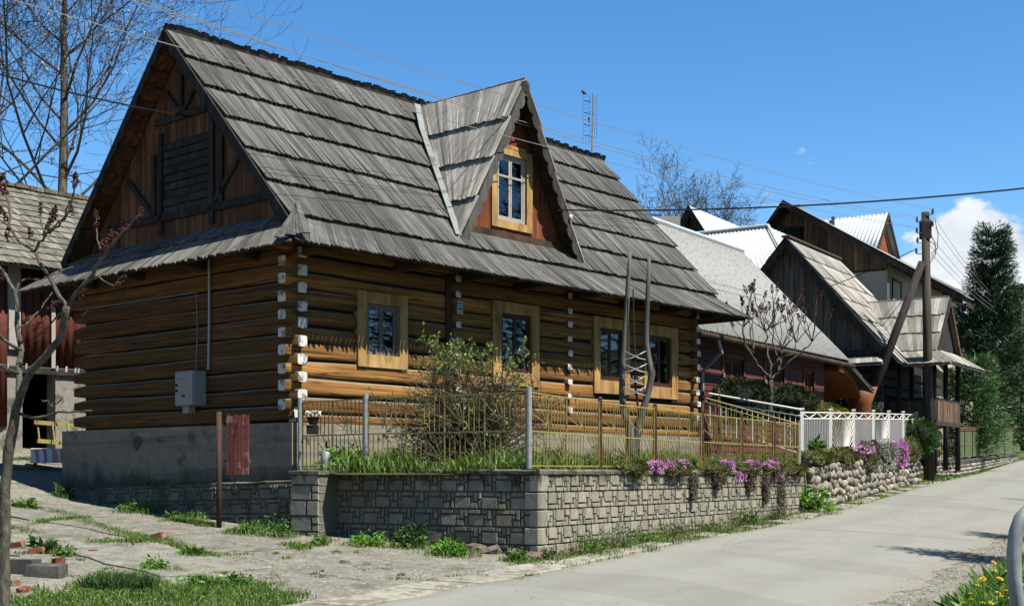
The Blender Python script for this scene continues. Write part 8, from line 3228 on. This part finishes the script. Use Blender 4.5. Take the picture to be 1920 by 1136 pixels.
# dandelions: bank at the right, and scattered yellow heads in the yard
def dandelion(p, h, s, label, group, rs):
    t = plant('dandelion', label, 'flower', p, group)
    mb = MB()
    top = Vector((rs.gauss(0, 0.02), rs.gauss(0, 0.02), h))
    mb.tube([Vector((0, 0, -0.02)), top * 0.5 + Vector((rs.gauss(0, .008), 0, 0)), top], [0.0035, 0.003, 0.003], 5)
    mb.build('stem', M_WEED, t)
    mb = MB()
    tilt = Vector((rs.uniform(-.3, .5), rs.uniform(-.6, .1), 1)).normalized()
    e1 = tilt.orthogonal().normalized()
    e2 = tilt.cross(e1)
    for ring, (rad, lift, n) in enumerate(((1.0, 0.1, 16), (0.72, 0.28, 13), (0.4, 0.4, 9))):
        for k in range(n):
            a = 6.283 * k / n + ring * 0.3
            d = e1 * math.cos(a) + e2 * math.sin(a)
            sd = (e2 * math.cos(a) - e1 * math.sin(a)) * s * 0.16
            c = top
            o_ = c + d * s * rad + tilt * s * lift
            m = c + d * s * rad * 0.6 + tilt * s * (lift * 0.8 + 0.05)
            mb.add([c, m - sd, o_, m + sd], [(0, 1, 2, 3)])
    mb.build('flower_head', M_DANDY, t)
    return t


YL = ['yellow flower nearest the back corner of the house base', 'second yellow flower at the back corner of the house base', 'taller yellow flower on the weed by the low shaded wall', 'yellow flower touching the taller one by the low shaded wall', 'yellow flower close to the left side of the pillar', 'yellow flower lowest on the weed left of the pillar', 'single yellow flower at the foot of the red gate post', 'yellow flower in the clover patch at the lawn edge', 'yellow flower on the dark grass tussock', 'yellow flower at the sumac foot in the bottom corner', 'yellow flower low in the lawn below the clover', 'single yellow flower on the verge below the cobble wall', 'single yellow flower on the verge near the dock plant', 'yellow flower in the grass joint across the yard']
rs = random.Random(9)
for i, (px, py) in enumerate(((1859, 1055), (1892, 1072), (1899, 1076), (1835, 1098), (1820, 1113), (1824, 1118), (1817, 1121), (1828, 1124), (1802, 1128), (1807, 1130), (1818, 1136), (1878, 1107), (1890, 1112), (1875, 1117), (1864, 1085), (1871, 1070), (1898, 1083), (1850, 1086), (1905, 1121), (1840, 1130), (1812, 1134), (1868, 1130))):
    Y = rs.uniform(7.6, 9.3) if px < 1850 else rs.uniform(7.0, 8.6)
    top = P(px, py, Y)
    g = hgt(top.x, top.y)
    h = top.z - g
    if h < 0.05 or h > 0.55:
        h = min(0.4, max(0.1, h)); 
    dandelion(Vector((top.x, top.y, top.z - h)), h, rs.uniform(0.017, 0.024), 'yellow dandelion in bloom on the roadside bank', 'dandelions on the roadside bank', rs)
for i, (px, py) in enumerate(((108, 905), (122, 906), (460, 948), (455, 950), (506, 953), (512, 958), (400, 987), (410, 1088), (262, 1103), (22, 1135), (385, 1131), (1578, 954), (1482, 974), (250, 1000))):
    g = on_ground(px, py + 12)
    dandelion(g, 0.13 if py > 950 else 0.20, 0.022 if py > 980 else 0.026, YL[i], 'yellow flowers in the yard', rs)
# tiny white flowers on thin stalks in the verge and garden
mb = MB()
for k in range(620):
    if k < 420:
        y = 18.9 + rs.random() ** 1.3 * 9
        xl = interp_curve(ROAD_LEFT, y)
        pa = WA + dirR * ((y - 18.5) / dirR.y)
        x = pa.x + 0.05 + rs.random() * max(0.1, xl - pa.x - 0.15)
        b = Vector((x, y, hgt(x, y)))
    else:
        b = WA.lerp(WB, rs.random()) - nR * rs.uniform(0.3, 1.2)
    h = rs.uniform(0.12, 0.38)
    t_ = b + Vector((rs.gauss(0, 0.04), rs.gauss(0, 0.04), h))
    mb.tube([b, t_], [0.003, 0.002], 3, 1, cap=False)
    s = rs.uniform(0.006, 0.012)
    for q in range(rs.randint(1, 4)):
        c_ = t_ + Vector((rs.gauss(0, 0.02), rs.gauss(0, 0.02), rs.gauss(0, 0.02)))
        mb.add([c_ + Vector((-s, 0, 0)), c_ + Vector((0, -s, s * .5)), c_ + Vector((s, 0, 0)), c_ + Vector((0, s, s * .5))], [(0, 1, 2, 3)], 0)
tag(mb.build('wildflowers', [M_WHITEPETAL, M_GRASSDRY]), 'tiny white wildflowers on thin stalks at the foot of the block wall', 'flowers', kind='stuff')
# dandelion leaves on the bank
C, D = [], []
for k in range(2600):
    y = rs.uniform(6.5, 10.5)
    x = bank_x(y) + rs.random() ** 0.9 * 1.5
    a = rs.uniform(0, 6.28)
    C.append((x, y, hgt(x, y) + rs.uniform(0, 0.05))); D.append((math.cos(a), math.sin(a), 0.8))
o = leaf_soup('dandelion_leaves', np.array(C), np.array(D), 0.17, M_WEED, None, 0.24, 0.3, 400)
tag(o, 'mass of dandelion leaves on the roadside bank', 'foliage', kind='stuff')
# daisies in the lawn
mb = MB()
for k in range(500):
    x, y = rs.uniform(-5.6, -2.2), rs.uniform(11.6, 13.6)
    z = hgt(x, y) + rs.uniform(0.05, 0.10)
    s = rs.uniform(0.006, 0.011)
    mb.add([(x - s, y, z), (x, y - s, z + s * .4), (x + s, y, z), (x, y + s, z + s * .4)], [(0, 1, 2, 3)])
tag(mb.build('daisies', M_WHITEPETAL), 'tiny white daisies scattered through the lower left lawn', 'flowers', kind='stuff')
# fine growth that nobody could count stays one part each
for o in bpy.data.objects:
    if o.parent is not None and o.name.split('.')[0] in ('grass_stalks', 'branches', 'twigs', 'leaves', 'foliage', 'stems', 'crown', 'buds', 'blossom', 'tussock_blades', 'limbs'):
        if o.name.split('.')[0] != 'limbs':
            o['kind'] = 'stuff'
